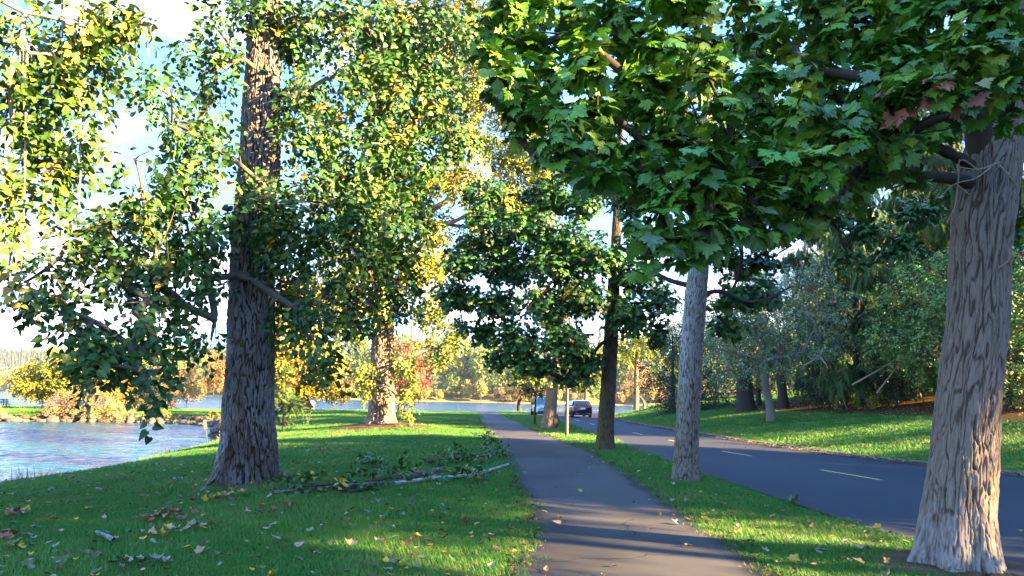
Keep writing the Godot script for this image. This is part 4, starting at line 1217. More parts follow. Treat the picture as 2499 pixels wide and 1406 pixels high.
	clumps.append_array([[Vector3(-0.10, 5.19, -6.31), Vector3(0.22, 0.17, 0.21)], [Vector3(0.15, 5.51, -6.90), Vector3(0.24, 0.18, 0.23)], [Vector3(0.61, 5.65, -7.28), Vector3(0.25, 0.19, 0.24)], [Vector3(0.99, 5.39, -6.74), Vector3(0.23, 0.18, 0.23)], [Vector3(1.40, 5.34, -6.51), Vector3(0.22, 0.17, 0.22)], [Vector3(1.67, 5.37, -6.61), Vector3(0.23, 0.18, 0.22)], [Vector3(2.28, 5.51, -6.86), Vector3(0.24, 0.18, 0.23)], [Vector3(2.47, 5.25, -6.59), Vector3(0.23, 0.18, 0.22)], [Vector3(2.92, 5.38, -6.60), Vector3(0.23, 0.18, 0.22)], [Vector3(3.61, 5.73, -7.31), Vector3(0.25, 0.19, 0.25)], [Vector3(4.02, 5.63, -7.19), Vector3(0.25, 0.19, 0.24)], [Vector3(4.45, 5.89, -7.34), Vector3(0.25, 0.20, 0.25)], [Vector3(5.25, 6.14, -7.80), Vector3(0.27, 0.21, 0.26)], [Vector3(5.75, 6.06, -7.85), Vector3(0.27, 0.21, 0.26)], [Vector3(-0.17, 5.08, -6.84), Vector3(0.23, 0.18, 0.23)], [Vector3(0.21, 5.03, -6.89), Vector3(0.24, 0.18, 0.23)], [Vector3(0.61, 4.66, -6.09), Vector3(0.21, 0.16, 0.20)], [Vector3(1.15, 5.20, -7.09), Vector3(0.24, 0.19, 0.24)], [Vector3(1.29, 4.81, -6.32), Vector3(0.22, 0.17, 0.21)], [Vector3(1.74, 4.96, -6.72), Vector3(0.23, 0.18, 0.23)], [Vector3(2.25, 5.12, -6.77), Vector3(0.23, 0.18, 0.23)], [Vector3(2.45, 4.98, -6.54), Vector3(0.22, 0.17, 0.22)], [Vector3(2.93, 5.04, -6.63), Vector3(0.23, 0.18, 0.22)], [Vector3(3.73, 5.44, -7.31), Vector3(0.25, 0.19, 0.25)], [Vector3(3.79, 5.13, -6.88), Vector3(0.24, 0.18, 0.23)], [Vector3(4.62, 5.48, -7.58), Vector3(0.26, 0.20, 0.25)], [Vector3(4.57, 5.13, -6.89), Vector3(0.24, 0.18, 0.23)], [Vector3(5.07, 5.26, -7.00), Vector3(0.24, 0.19, 0.23)], [Vector3(-0.05, 4.25, -5.84), Vector3(0.20, 0.16, 0.20)], [Vector3(0.32, 4.40, -6.10), Vector3(0.21, 0.16, 0.20)], [Vector3(0.57, 4.30, -5.80), Vector3(0.20, 0.15, 0.19)], [Vector3(1.03, 4.43, -6.33), Vector3(0.22, 0.17, 0.21)], [Vector3(1.45, 4.43, -6.37), Vector3(0.22, 0.17, 0.21)], [Vector3(1.60, 4.38, -5.94), Vector3(0.20, 0.16, 0.20)], [Vector3(2.15, 4.48, -6.35), Vector3(0.22, 0.17, 0.21)], [Vector3(2.59, 4.62, -6.37), Vector3(0.22, 0.17, 0.21)], [Vector3(3.10, 4.74, -6.96), Vector3(0.24, 0.19, 0.23)], [Vector3(3.20, 4.40, -6.14), Vector3(0.21, 0.16, 0.21)], [Vector3(4.13, 5.03, -7.25), Vector3(0.25, 0.19, 0.24)], [Vector3(4.55, 5.08, -7.28), Vector3(0.25, 0.19, 0.24)], [Vector3(0.05, 4.03, -6.06), Vector3(0.21, 0.16, 0.20)], [Vector3(0.32, 3.84, -5.62), Vector3(0.19, 0.15, 0.19)], [Vector3(0.69, 4.03, -6.01), Vector3(0.21, 0.16, 0.20)], [Vector3(1.18, 4.18, -6.37), Vector3(0.22, 0.17, 0.21)], [Vector3(1.42, 4.10, -6.06), Vector3(0.21, 0.16, 0.20)], [Vector3(1.73, 4.06, -5.90), Vector3(0.20, 0.16, 0.20)], [Vector3(2.33, 4.25, -6.54), Vector3(0.22, 0.17, 0.22)], [Vector3(2.36, 3.99, -5.83), Vector3(0.20, 0.16, 0.20)], [Vector3(2.83, 4.00, -5.96), Vector3(0.20, 0.16, 0.20)], [Vector3(3.41, 4.32, -6.47), Vector3(0.22, 0.17, 0.22)], [Vector3(0.37, 3.49, -5.41), Vector3(0.19, 0.14, 0.18)], [Vector3(0.67, 3.70, -5.93), Vector3(0.20, 0.16, 0.20)], [Vector3(1.17, 3.78, -6.27), Vector3(0.22, 0.17, 0.21)], [Vector3(1.48, 3.94, -6.41), Vector3(0.22, 0.17, 0.21)], [Vector3(1.83, 3.78, -5.99), Vector3(0.21, 0.16, 0.20)], [Vector3(2.33, 3.95, -6.48), Vector3(0.22, 0.17, 0.22)], [Vector3(2.59, 3.81, -6.19), Vector3(0.21, 0.16, 0.21)], [Vector3(2.78, 3.79, -5.88), Vector3(0.20, 0.16, 0.20)], [Vector3(3.20, 3.75, -6.02), Vector3(0.21, 0.16, 0.20)], [Vector3(0.67, 3.23, -5.26), Vector3(0.18, 0.14, 0.18)], [Vector3(1.13, 3.39, -5.91), Vector3(0.20, 0.16, 0.20)], [Vector3(1.47, 3.43, -5.84), Vector3(0.20, 0.16, 0.20)], [Vector3(1.64, 3.34, -5.49), Vector3(0.19, 0.15, 0.18)], [Vector3(2.09, 3.46, -5.73), Vector3(0.20, 0.15, 0.19)], [Vector3(2.21, 3.32, -5.28), Vector3(0.18, 0.14, 0.18)]])
	var lower := [[Vector3(1.13, 3.22, -5.10), Vector3(0.18, 0.14, 0.17)], [Vector3(1.39, 3.28, -5.00), Vector3(0.19, 0.14, 0.18)], [Vector3(1.78, 3.33, -5.20), Vector3(0.20, 0.16, 0.20)], [Vector3(2.20, 3.47, -5.50), Vector3(0.21, 0.15, 0.20)], [Vector3(1.06, 2.98, -5.10), Vector3(0.15, 0.12, 0.15)], [Vector3(1.33, 3.01, -5.00), Vector3(0.21, 0.15, 0.20)], [Vector3(1.74, 3.08, -5.20), Vector3(0.22, 0.16, 0.21)], [Vector3(2.23, 3.23, -5.60), Vector3(0.19, 0.14, 0.18)], [Vector3(1.15, 2.70, -5.00), Vector3(0.14, 0.09, 0.13)], [Vector3(1.41, 2.75, -5.00), Vector3(0.17, 0.12, 0.16)], [Vector3(1.73, 2.88, -5.20), Vector3(0.14, 0.12, 0.14)], [Vector3(2.72, 3.86, -6.00), Vector3(0.20, 0.17, 0.20)], [Vector3(3.24, 3.69, -6.60), Vector3(0.20, 0.15, 0.19)], [Vector3(3.98, 3.81, -7.20), Vector3(0.18, 0.10, 0.15)], [Vector3(3.11, 4.08, -5.80), Vector3(0.18, 0.14, 0.18)], [Vector3(3.34, 4.13, -5.60), Vector3(0.16, 0.12, 0.15)], [Vector3(3.73, 4.12, -5.70), Vector3(0.19, 0.13, 0.17)], [Vector3(4.10, 4.22, -5.80), Vector3(0.16, 0.14, 0.17)], [Vector3(4.17, 4.66, -6.00), Vector3(0.23, 0.17, 0.22)], [Vector3(3.91, 4.80, -6.20), Vector3(0.21, 0.17, 0.21)], [Vector3(4.33, 4.12, -6.20), Vector3(0.10, 0.07, 0.09)], [Vector3(0.98, 2.69, -5.00), Vector3(0.07, 0.09, 0.09)], [Vector3(3.49, 4.54, -6.00), Vector3(0.20, 0.17, 0.20)], [Vector3(4.22, 4.37, -7.20), Vector3(0.20, 0.16, 0.20)], [Vector3(3.73, 4.16, -7.00), Vector3(0.21, 0.17, 0.21)], [Vector3(4.51, 4.64, -7.30), Vector3(0.18, 0.14, 0.18)], [Vector3(4.26, 4.20, -7.60), Vector3(0.21, 0.13, 0.19)], [Vector3(3.54, 4.28, -7.00), Vector3(0.19, 0.16, 0.19)], [Vector3(4.06, 5.33, -6.60), Vector3(0.26, 0.18, 0.24)], [Vector3(4.53, 5.34, -6.60), Vector3(0.26, 0.18, 0.24)], [Vector3(3.56, 5.05, -6.80), Vector3(0.23, 0.19, 0.23)], [Vector3(5.85, 4.68, -8.20), Vector3(0.14, 0.14, 0.15)], [Vector3(5.99, 3.71, -8.60), Vector3(0.12, 0.19, 0.17)]]
	clumps.append_array([[Vector3(-0.23, 5.13, -6.60), Vector3(0.10, 0.10, 0.11)], [Vector3(-0.27, 4.77, -6.50), Vector3(0.09, 0.11, 0.11)], [Vector3(-0.18, 4.39, -6.40), Vector3(0.09, 0.11, 0.11)], [Vector3(0.02, 3.87, -6.20), Vector3(0.10, 0.09, 0.11)], [Vector3(0.22, 3.64, -6.10), Vector3(0.11, 0.08, 0.10)], [Vector3(0.48, 3.47, -6.00), Vector3(0.11, 0.07, 0.10)], [Vector3(0.65, 3.29, -5.80), Vector3(0.11, 0.06, 0.10)], [Vector3(0.90, 3.31, -5.40), Vector3(0.10, 0.09, 0.11)], [Vector3(0.91, 2.54, -5.00), Vector3(0.07, 0.04, 0.06)], [Vector3(1.15, 2.56, -5.00), Vector3(0.09, 0.04, 0.08)], [Vector3(0.89, 2.84, -5.10), Vector3(0.06, 0.07, 0.07)], [Vector3(2.02, 2.91, -5.50), Vector3(0.13, 0.09, 0.12)], [Vector3(2.42, 3.12, -5.80), Vector3(0.14, 0.08, 0.12)], [Vector3(2.90, 3.45, -6.30), Vector3(0.14, 0.09, 0.13)]])
	clumps.append_array(lower)
	limbs(t, Array(path).slice(330), clumps, dark, 0.05, 3, 0.35)
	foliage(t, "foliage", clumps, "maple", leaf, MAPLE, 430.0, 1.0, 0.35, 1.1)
	var high := cloud_of_clumps(Vector3(4.6, 7.6, -8.2), Vector3(3.0, 1.5, 2.4), 14, 0.85)
	limbs(t, Array(path).slice(330), high, dark, 0.06, 3, 0.4)
	foliage(t, "foliage", high, "maple", leaf, MAPLE, 60.0, 1.2, 0.3, 1.1)
	near_leaves(t, clumps, "maple", leaf, [[Color(0.05, 0.15, 0.028), 5.0], [Color(0.085, 0.2, 0.03), 2.0], [Color(0.10, 0.17, 0.09), 1.0]], 280, 0.135)
	near_leaves(t, lower.slice(14, 17), "maple", leaf, [[Color(0.32, 0.13, 0.09), 1.0], [Color(0.2, 0.2, 0.05), 1.0]], 18, 0.14)
	# second
	base = Vector3(3.64, 0.00, -15.61)
	t = thing("maple_tree", down_to(base, 0.0), "maple with a slim pale lichened trunk at the edge of the path verge", "tree", label)
	rnd.seed = 202
	var lichen := func(a: float, h: float, ridge: float, n2: float, lump: float) -> Color:
		var c := Color(0.055, 0.043, 0.034).lerp(Color(0.22, 0.19, 0.165), clampf(-0.1 + 1.0 * ridge + 0.6 * n2, 0.0, 1.0))
		var left := clampf(0.15 - cos(a) * 0.9, 0.0, 1.0)
		c = c.lerp(Color(0.42, 0.43, 0.43), left * clampf(0.25 + (h - 1.0) * 0.4, 0.0, 1.0) * clampf(0.75 + 1.6 * n2, 0.0, 1.0))
		return c.lerp(Color(0.19, 0.17, 0.05), 0.7 * clampf(left - 0.2, 0.0, 1.0) * clampf(0.4 + 2.5 * lump, 0.0, 1.0) * clampf(1.3 - absf(h - 1.4), 0.0, 1.0))
	path = bark_tree(t, [down_to(base), Vector3(3.69, 0.42, -15.70), Vector3(3.75, 1.43, -15.70), Vector3(3.88, 3.16, -15.70), Vector3(4.02, 4.49, -15.70), Vector3(4.13, 5.86, -15.70), Vector3(4.25, 7.73, -15.70), Vector3(4.39, 10.07, -15.70), Vector3(4.44, 12.71, -15.70)], [[0, 0.26], [0.4, 0.245], [2, 0.235], [4, 0.225], [6, 0.18], [8, 0.11], [12, 0.02]], 0.018, 190, 0.015, 17.0, 2.4, 0.22, 5, 41, wood, lichen)
	clumps = [[Vector3(3.93, 5.26, -15.50), Vector3(0.52, 0.34, 0.47)], [Vector3(3.41, 5.97, -15.50), Vector3(0.60, 0.52, 0.61)], [Vector3(4.48, 6.08, -15.50), Vector3(0.69, 0.52, 0.66)], [Vector3(5.38, 6.56, -15.50), Vector3(0.69, 0.52, 0.66)], [Vector3(2.76, 6.79, -15.80), Vector3(0.70, 0.61, 0.72)], [Vector3(4.04, 7.48, -15.80), Vector3(0.79, 0.70, 0.82)], [Vector3(5.32, 8.26, -16.00), Vector3(0.80, 0.71, 0.83)], [Vector3(3.14, 8.32, -15.80), Vector3(0.79, 0.70, 0.82)], [Vector3(6.41, 7.60, -16.00), Vector3(0.71, 0.62, 0.73)], [Vector3(2.06, 7.80, -16.00), Vector3(0.62, 0.53, 0.63)], [Vector3(4.84, 5.30, -15.60), Vector3(0.52, 0.35, 0.48)], [Vector3(7.07, 5.86, -16.20), Vector3(0.72, 0.45, 0.64)], [Vector3(8.07, 5.55, -16.40), Vector3(0.73, 0.41, 0.62)], [Vector3(8.91, 5.23, -16.60), Vector3(0.55, 0.37, 0.51)], [Vector3(6.15, 5.42, -16.00), Vector3(0.53, 0.40, 0.51)], [Vector3(7.71, 4.81, -16.50), Vector3(0.55, 0.27, 0.45)], [Vector3(8.45, 7.30, -16.40), Vector3(0.64, 0.55, 0.65)], [Vector3(6.74, 6.65, -16.00), Vector3(0.62, 0.44, 0.59)], [Vector3(4.12, 9.32, -16.00), Vector3(0.89, 0.71, 0.88)], [Vector3(5.55, 9.85, -16.00), Vector3(0.89, 0.71, 0.88)], [Vector3(2.81, 9.69, -16.00), Vector3(0.80, 0.71, 0.83)], [Vector3(4.15, 11.14, -16.00), Vector3(1.06, 0.80, 1.02)], [Vector3(5.93, 4.86, -17.00), Vector3(0.57, 0.38, 0.52)], [Vector3(5.16, 4.84, -17.00), Vector3(0.47, 0.38, 0.47)], [Vector3(5.05, 4.07, -17.00), Vector3(0.47, 0.42, 0.49)], [Vector3(5.89, 4.15, -17.50), Vector3(0.58, 0.44, 0.56)], [Vector3(5.18, 3.35, -17.50), Vector3(0.48, 0.34, 0.45)], [Vector3(2.70, 5.03, -15.00), Vector3(0.33, 0.25, 0.32)], [Vector3(1.69, 6.64, -16.00), Vector3(0.62, 0.44, 0.59)], [Vector3(2.46, 5.88, -15.60), Vector3(0.52, 0.43, 0.52)], [Vector3(1.34, 7.47, -16.20), Vector3(0.54, 0.45, 0.54)], [Vector3(5.90, 5.97, -16.00), Vector3(0.62, 0.44, 0.59)], [Vector3(9.54, 6.07, -16.80), Vector3(0.56, 0.47, 0.56)], [Vector3(7.74, 6.41, -16.40), Vector3(0.55, 0.45, 0.55)]]
	limbs(t, Array(path).slice(180), clumps, dark, 0.07, 4, 0.4)
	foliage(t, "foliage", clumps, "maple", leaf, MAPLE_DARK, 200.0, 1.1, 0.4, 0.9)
	near_leaves(t, clumps, "maple", leaf, [[Color(0.04, 0.11, 0.03), 5.0], [Color(0.065, 0.15, 0.03), 2.0]], 160, 0.125)
	var lb := MB.new()
	root_into(lb, [Vector3(4.00, 4.04, -15.70), Vector3(3.66, 4.14, -15.90), Vector3(3.37, 4.31, -16.20), Vector3(2.89, 4.72, -16.60)], 0.07, 0.03, t.position)
	root_into(lb, [Vector3(4.03, 3.87, -15.70), Vector3(4.55, 3.98, -15.90), Vector3(5.17, 3.82, -16.20), Vector3(5.73, 3.92, -16.50), Vector3(6.41, 4.26, -16.80)], 0.06, 0.02, t.position)
	root_into(lb, [Vector3(4.12, 5.31, -15.70), Vector3(3.47, 5.50, -15.80), Vector3(2.78, 6.16, -15.90), Vector3(2.06, 6.84, -16.00)], 0.06, 0.02, t.position)
	obj("limb", lb.mesh(), dark, t)
	# third: dark trunk
	base = Vector3(3.12, 0.00, -24.59)
	t = thing("maple_tree", down_to(base, 0.0), "maple with a dark mossy trunk and dense low crown in the verge", "tree", label)
	rnd.seed = 203
	var mossy := func(a: float, h: float, ridge: float, n2: float, lump: float) -> Color:
		var c := Color(0.045, 0.034, 0.026).lerp(Color(0.12, 0.092, 0.07), clampf(0.25 + 0.6 * ridge + 0.6 * n2, 0.0, 1.0))
		return c.lerp(Color(0.12, 0.12, 0.035), clampf(-cos(a) * 1.3 - 0.15, 0.0, 0.85) * clampf(0.7 + n2 + lump * 2.0, 0.0, 1.0))
	path = bark_tree(t, [down_to(base), Vector3(3.17, 0.61, -24.70), Vector3(3.25, 1.95, -24.70), Vector3(3.36, 3.99, -24.70), Vector3(3.47, 6.09, -24.70), Vector3(3.56, 8.23, -24.70), Vector3(3.65, 9.99, -24.70), Vector3(3.75, 13.46, -24.70)], [[0, 0.31], [0.5, 0.27], [2, 0.25], [4, 0.23], [6, 0.19], [9, 0.11], [13, 0.02]], 0.03, 130, 0.022, 12.0, 2.2, 0.3, 5, 51, wood, mossy)
	clumps = [[Vector3(2.01, 6.76, -24.00), Vector3(1.20, 0.80, 1.10)], [Vector3(0.65, 7.14, -24.00), Vector3(1.20, 0.80, 1.10)], [Vector3(-0.73, 7.23, -24.50), Vector3(1.09, 0.75, 1.01)], [Vector3(-1.67, 6.08, -24.50), Vector3(0.81, 0.81, 0.90)], [Vector3(-0.28, 5.97, -24.50), Vector3(1.22, 0.81, 1.12)], [Vector3(1.32, 5.84, -23.60), Vector3(1.05, 0.65, 0.93)], [Vector3(2.65, 6.01, -23.60), Vector3(1.05, 0.65, 0.93)], [Vector3(4.04, 5.70, -24.00), Vector3(0.93, 0.66, 0.88)], [Vector3(4.84, 4.76, -24.00), Vector3(0.66, 0.80, 0.80)], [Vector3(-1.94, 5.03, -25.00), Vector3(0.76, 0.62, 0.76)], [Vector3(-0.67, 4.71, -24.50), Vector3(0.95, 0.61, 0.86)], [Vector3(0.94, 4.50, -23.60), Vector3(1.05, 0.72, 0.97)], [Vector3(2.37, 4.77, -23.40), Vector3(0.91, 0.65, 0.86)], [Vector3(3.82, 4.28, -23.50), Vector3(0.91, 0.78, 0.93)], [Vector3(0.18, 3.46, -24.00), Vector3(0.93, 0.66, 0.88)], [Vector3(1.60, 3.45, -23.50), Vector3(1.04, 0.65, 0.93)], [Vector3(-0.35, 2.81, -24.50), Vector3(0.68, 0.34, 0.56)], [Vector3(0.85, 2.68, -24.00), Vector3(0.93, 0.40, 0.73)], [Vector3(2.31, 2.84, -24.00), Vector3(0.80, 0.53, 0.73)], [Vector3(4.70, 3.69, -24.00), Vector3(0.53, 0.40, 0.51)], [Vector3(-0.92, 8.51, -25.00), Vector3(0.97, 0.69, 0.91)], [Vector3(2.32, 8.15, -24.50), Vector3(0.95, 0.54, 0.82)], [Vector3(1.22, 8.55, -25.00), Vector3(0.97, 0.69, 0.91)], [Vector3(4.27, 6.77, -24.50), Vector3(0.68, 0.54, 0.67)], [Vector3(2.65, 9.47, -25.00), Vector3(0.83, 0.55, 0.76)], [Vector3(-0.91, 3.75, -24.50), Vector3(0.54, 0.41, 0.52)], [Vector3(-1.63, 3.92, -25.00), Vector3(0.42, 0.42, 0.46)], [Vector3(1.78, 2.17, -24.00), Vector3(0.40, 0.19, 0.32)]]
	limbs(t, Array(path).slice(95), clumps, dark, 0.09, 4, 0.3)
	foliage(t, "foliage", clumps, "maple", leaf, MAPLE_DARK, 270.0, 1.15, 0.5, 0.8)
	near_leaves(t, clumps, "maple", leaf, [[Color(0.035, 0.10, 0.03), 5.0], [Color(0.06, 0.14, 0.03), 2.0], [Color(0.35, 0.16, 0.05), 0.1]], 120, 0.14)
	lb = MB.new()
	root_into(lb, [Vector3(3.38, 4.27, -24.70), Vector3(2.60, 5.32, -24.40), Vector3(1.76, 5.82, -24.20), Vector3(0.67, 6.08, -24.20), Vector3(-0.28, 5.66, -24.30)], 0.11, 0.04, t.position)
	root_into(lb, [Vector3(3.52, 6.80, -24.70), Vector3(3.94, 6.64, -24.60), Vector3(4.15, 7.36, -24.60), Vector3(4.26, 9.27, -24.70)], 0.09, 0.05, t.position)
	root_into(lb, [Vector3(3.49, 6.23, -24.70), Vector3(2.32, 6.43, -24.40), Vector3(1.34, 6.65, -24.20), Vector3(0.10, 7.18, -24.20)], 0.08, 0.03, t.position)
	obj("limb", lb.mesh(), dark, t)
	# fourth: leaning trunk with a burl
	base = Vector3(2.12, -0.00, -40.63)
	t = thing("maple_tree", down_to(base, 0.0), "sunlit maple trunk leaning right with a round burl at its foot", "tree", label)
	rnd.seed = 204
	var tan := func(a: float, h: float, ridge: float, n2: float, lump: float) -> Color:
		return Color(0.13, 0.09, 0.06).lerp(Color(0.30, 0.22, 0.15), clampf(0.35 + 0.5 * ridge + 0.6 * n2, 0.0, 1.0))
	path = bark_tree(t, [down_to(base), Vector3(2.17, 0.68, -40.50), Vector3(2.27, 1.67, -40.50), Vector3(2.38, 2.99, -40.50), Vector3(2.54, 4.78, -40.50), Vector3(2.64, 7.74, -40.50), Vector3(2.74, 11.46, -40.50)], [[0, 0.42], [0.8, 0.36], [2, 0.3], [4, 0.22], [8, 0.1], [12, 0.02]], 0.05, 80, 0.03, 10.0, 2.0, 0.25, 5, 61, wood, tan)
	var burl := MB.new()
	burl.tube(PackedVector3Array([Vector3(0.22, 0.05, 0.2), Vector3(0.3, 0.2, 0.22), Vector3(0.33, 0.45, 0.22), Vector3(0.3, 0.7, 0.2), Vector3(0.2, 0.85, 0.15)]), PackedFloat32Array([0.12, 0.22, 0.27, 0.2, 0.05]), 12)
	obj("burl", burl.mesh(), mat_of("burl", Color(0.13, 0.085, 0.06)), t)
	clumps = [[Vector3(1.43, 2.74, -40.00), Vector3(1.00, 0.66, 0.91)], [Vector3(0.54, 3.16, -40.00), Vector3(0.89, 0.78, 0.91)], [Vector3(3.34, 3.24, -40.50), Vector3(0.90, 0.79, 0.93)], [Vector3(4.18, 2.60, -41.00), Vector3(0.68, 0.68, 0.75)], [Vector3(2.29, 4.52, -40.00), Vector3(0.89, 0.66, 0.85)], [Vector3(0.96, 4.27, -40.00), Vector3(1.11, 0.89, 1.10)], [Vector3(3.66, 4.58, -40.50), Vector3(1.12, 0.90, 1.11)], [Vector3(2.52, 6.37, -40.50), Vector3(1.57, 1.12, 1.48)], [Vector3(3.41, 7.98, -40.50), Vector3(1.35, 1.12, 1.36)], [Vector3(1.38, 7.25, -40.50), Vector3(1.12, 1.12, 1.23)], [Vector3(2.49, 9.12, -40.50), Vector3(1.35, 0.90, 1.23)]]
	limbs(t, Array(path).slice(30), clumps, dark, 0.08, 3, 0.4)
	foliage(t, "foliage", clumps, "maple", leaf, [[Color(0.08, 0.15, 0.03), 5.0], [Color(0.16, 0.2, 0.035), 2.0, 1.0], [Color(0.42, 0.22, 0.07), 0.7, 1.0]], 90.0, 1.2, 0.5, 0.8)
	# young trees on the verge
	base = Vector3(2.45, 0.00, -31.93)
	t = thing("young_tree", down_to(base, 0.0), "thin bare whitish sapling in the verge beside the road", "tree")
	var sb := MB.new()
	var o := t.position
	root_into(sb, [down_to(base), Vector3(2.45, 1.15, -31.90), Vector3(2.46, 2.19, -31.90), Vector3(2.47, 3.24, -31.90), Vector3(2.49, 4.65, -31.90)], 0.08, 0.04, o)
	obj("trunk", sb.mesh(), mat_of("pale sapling bark", Color(0.12, 0.125, 0.125)), t)
	var tb := MB.new()
	for i in 26:
		var q := (Vector3(2.47, 2.89, -31.90)).lerp(Vector3(2.48, 5.36, -31.90), rnd.randf())
		limb_into(tb, q - o, q - o + Vector3(rnd.randf_range(-0.8, 0.8), rnd.randf_range(0.4, 1.3), rnd.randf_range(-0.7, 0.7)), 0.014, 0.004, -0.05, 4)
	obj("twigs", tb.mesh(), mat_of("sapling twigs", Color(0.2, 0.18, 0.16)), t)
	base = Vector3(1.58, 0.00, -46.53)
	t = thing("young_tree", down_to(base, 0.0), "young maple with a thin dark trunk and orange tinged leaves before the van", "tree")
	o = t.position
	sb = MB.new()
	root_into(sb, [down_to(base), Vector3(1.59, 0.65, -46.40), Vector3(1.61, 1.41, -46.40), Vector3(1.62, 2.41, -46.40), Vector3(1.52, 3.68, -46.40)], 0.075, 0.03, o)
	obj("trunk", sb.mesh(), mat_of("dark sapling bark", Color(0.05, 0.04, 0.035)), t)
	clumps = [[Vector3(1.41, 2.16, -46.30), Vector3(0.72, 0.51, 0.68)], [Vector3(0.65, 2.52, -46.50), Vector3(0.77, 0.57, 0.74)], [Vector3(2.04, 2.55, -46.30), Vector3(0.56, 0.51, 0.59)], [Vector3(1.14, 3.42, -46.50), Vector3(1.03, 0.64, 0.92)], [Vector3(0.25, 3.29, -46.80), Vector3(0.65, 0.52, 0.64)], [Vector3(1.92, 1.79, -46.20), Vector3(0.36, 0.20, 0.31)]]
	limbs(t, [Vector3(1.61, 1.53, -46.40), Vector3(1.62, 2.41, -46.40), Vector3(1.55, 3.43, -46.40)], clumps, dark, 0.03, 3, 0.4)
	foliage(t, "foliage", clumps, "maple", leaf, [[Color(0.05, 0.11, 0.03), 5.0], [Color(0.36, 0.22, 0.05), 0.6, 1.0], [Color(0.36, 0.12, 0.05), 0.25, 1.0]], 90.0, 1.1, 0.5, 0.8)

# ---------------------------------------------------------------- hillside on the right
func plain_tree(called: String, label: String, group: String, base: Vector3, trunk_pts: Array, r0: float, r1: float, bark_mat: Material, clumps: Array, kind: String, leaf: Material, pal: Array, dens: float, size: float, hang: float, flat: float, twigs := 3, r_top := 0.1, rise := 0.5) -> Node3D:
	var t := thing(called, down_to(base, 0.0), label, "tree" if not called.contains("bush") and not called.contains("shrub") else "bush", group)
	var local := []
	for p in trunk_pts: local.append(p - t.position)
	if local.size() > 1: obj("trunk", trunk_simple(local, r0, r1), bark_mat, t)
	if twigs > 0: limbs(t, trunk_pts if trunk_pts.size() else [down_to(base)], clumps, bark_mat, r_top, twigs, rise)
	foliage(t, "foliage", clumps, kind, leaf, pal, dens, size, hang, flat)
	return t

func column(base: Vector3, h: float, lean := Vector3.ZERO) -> Array:
	var out := []
	for i in 9: out.append(down_to(base) + Vector3(0, 0.25, 0) * (1.0 if i else 0.0) + (Vector3(0, h, 0) + lean) * (i / 8.0))
	return out

func box_of_clumps(c: Vector3, r: Vector3, n: int, cr: float) -> Array:
	var out := []
	for i in n: out.append([c + r * Vector3(rnd.randf_range(-1, 1), rnd.randf_range(-1, 1), rnd.randf_range(-1, 1)), Vector3(cr, cr * 0.75, cr)])
	return out

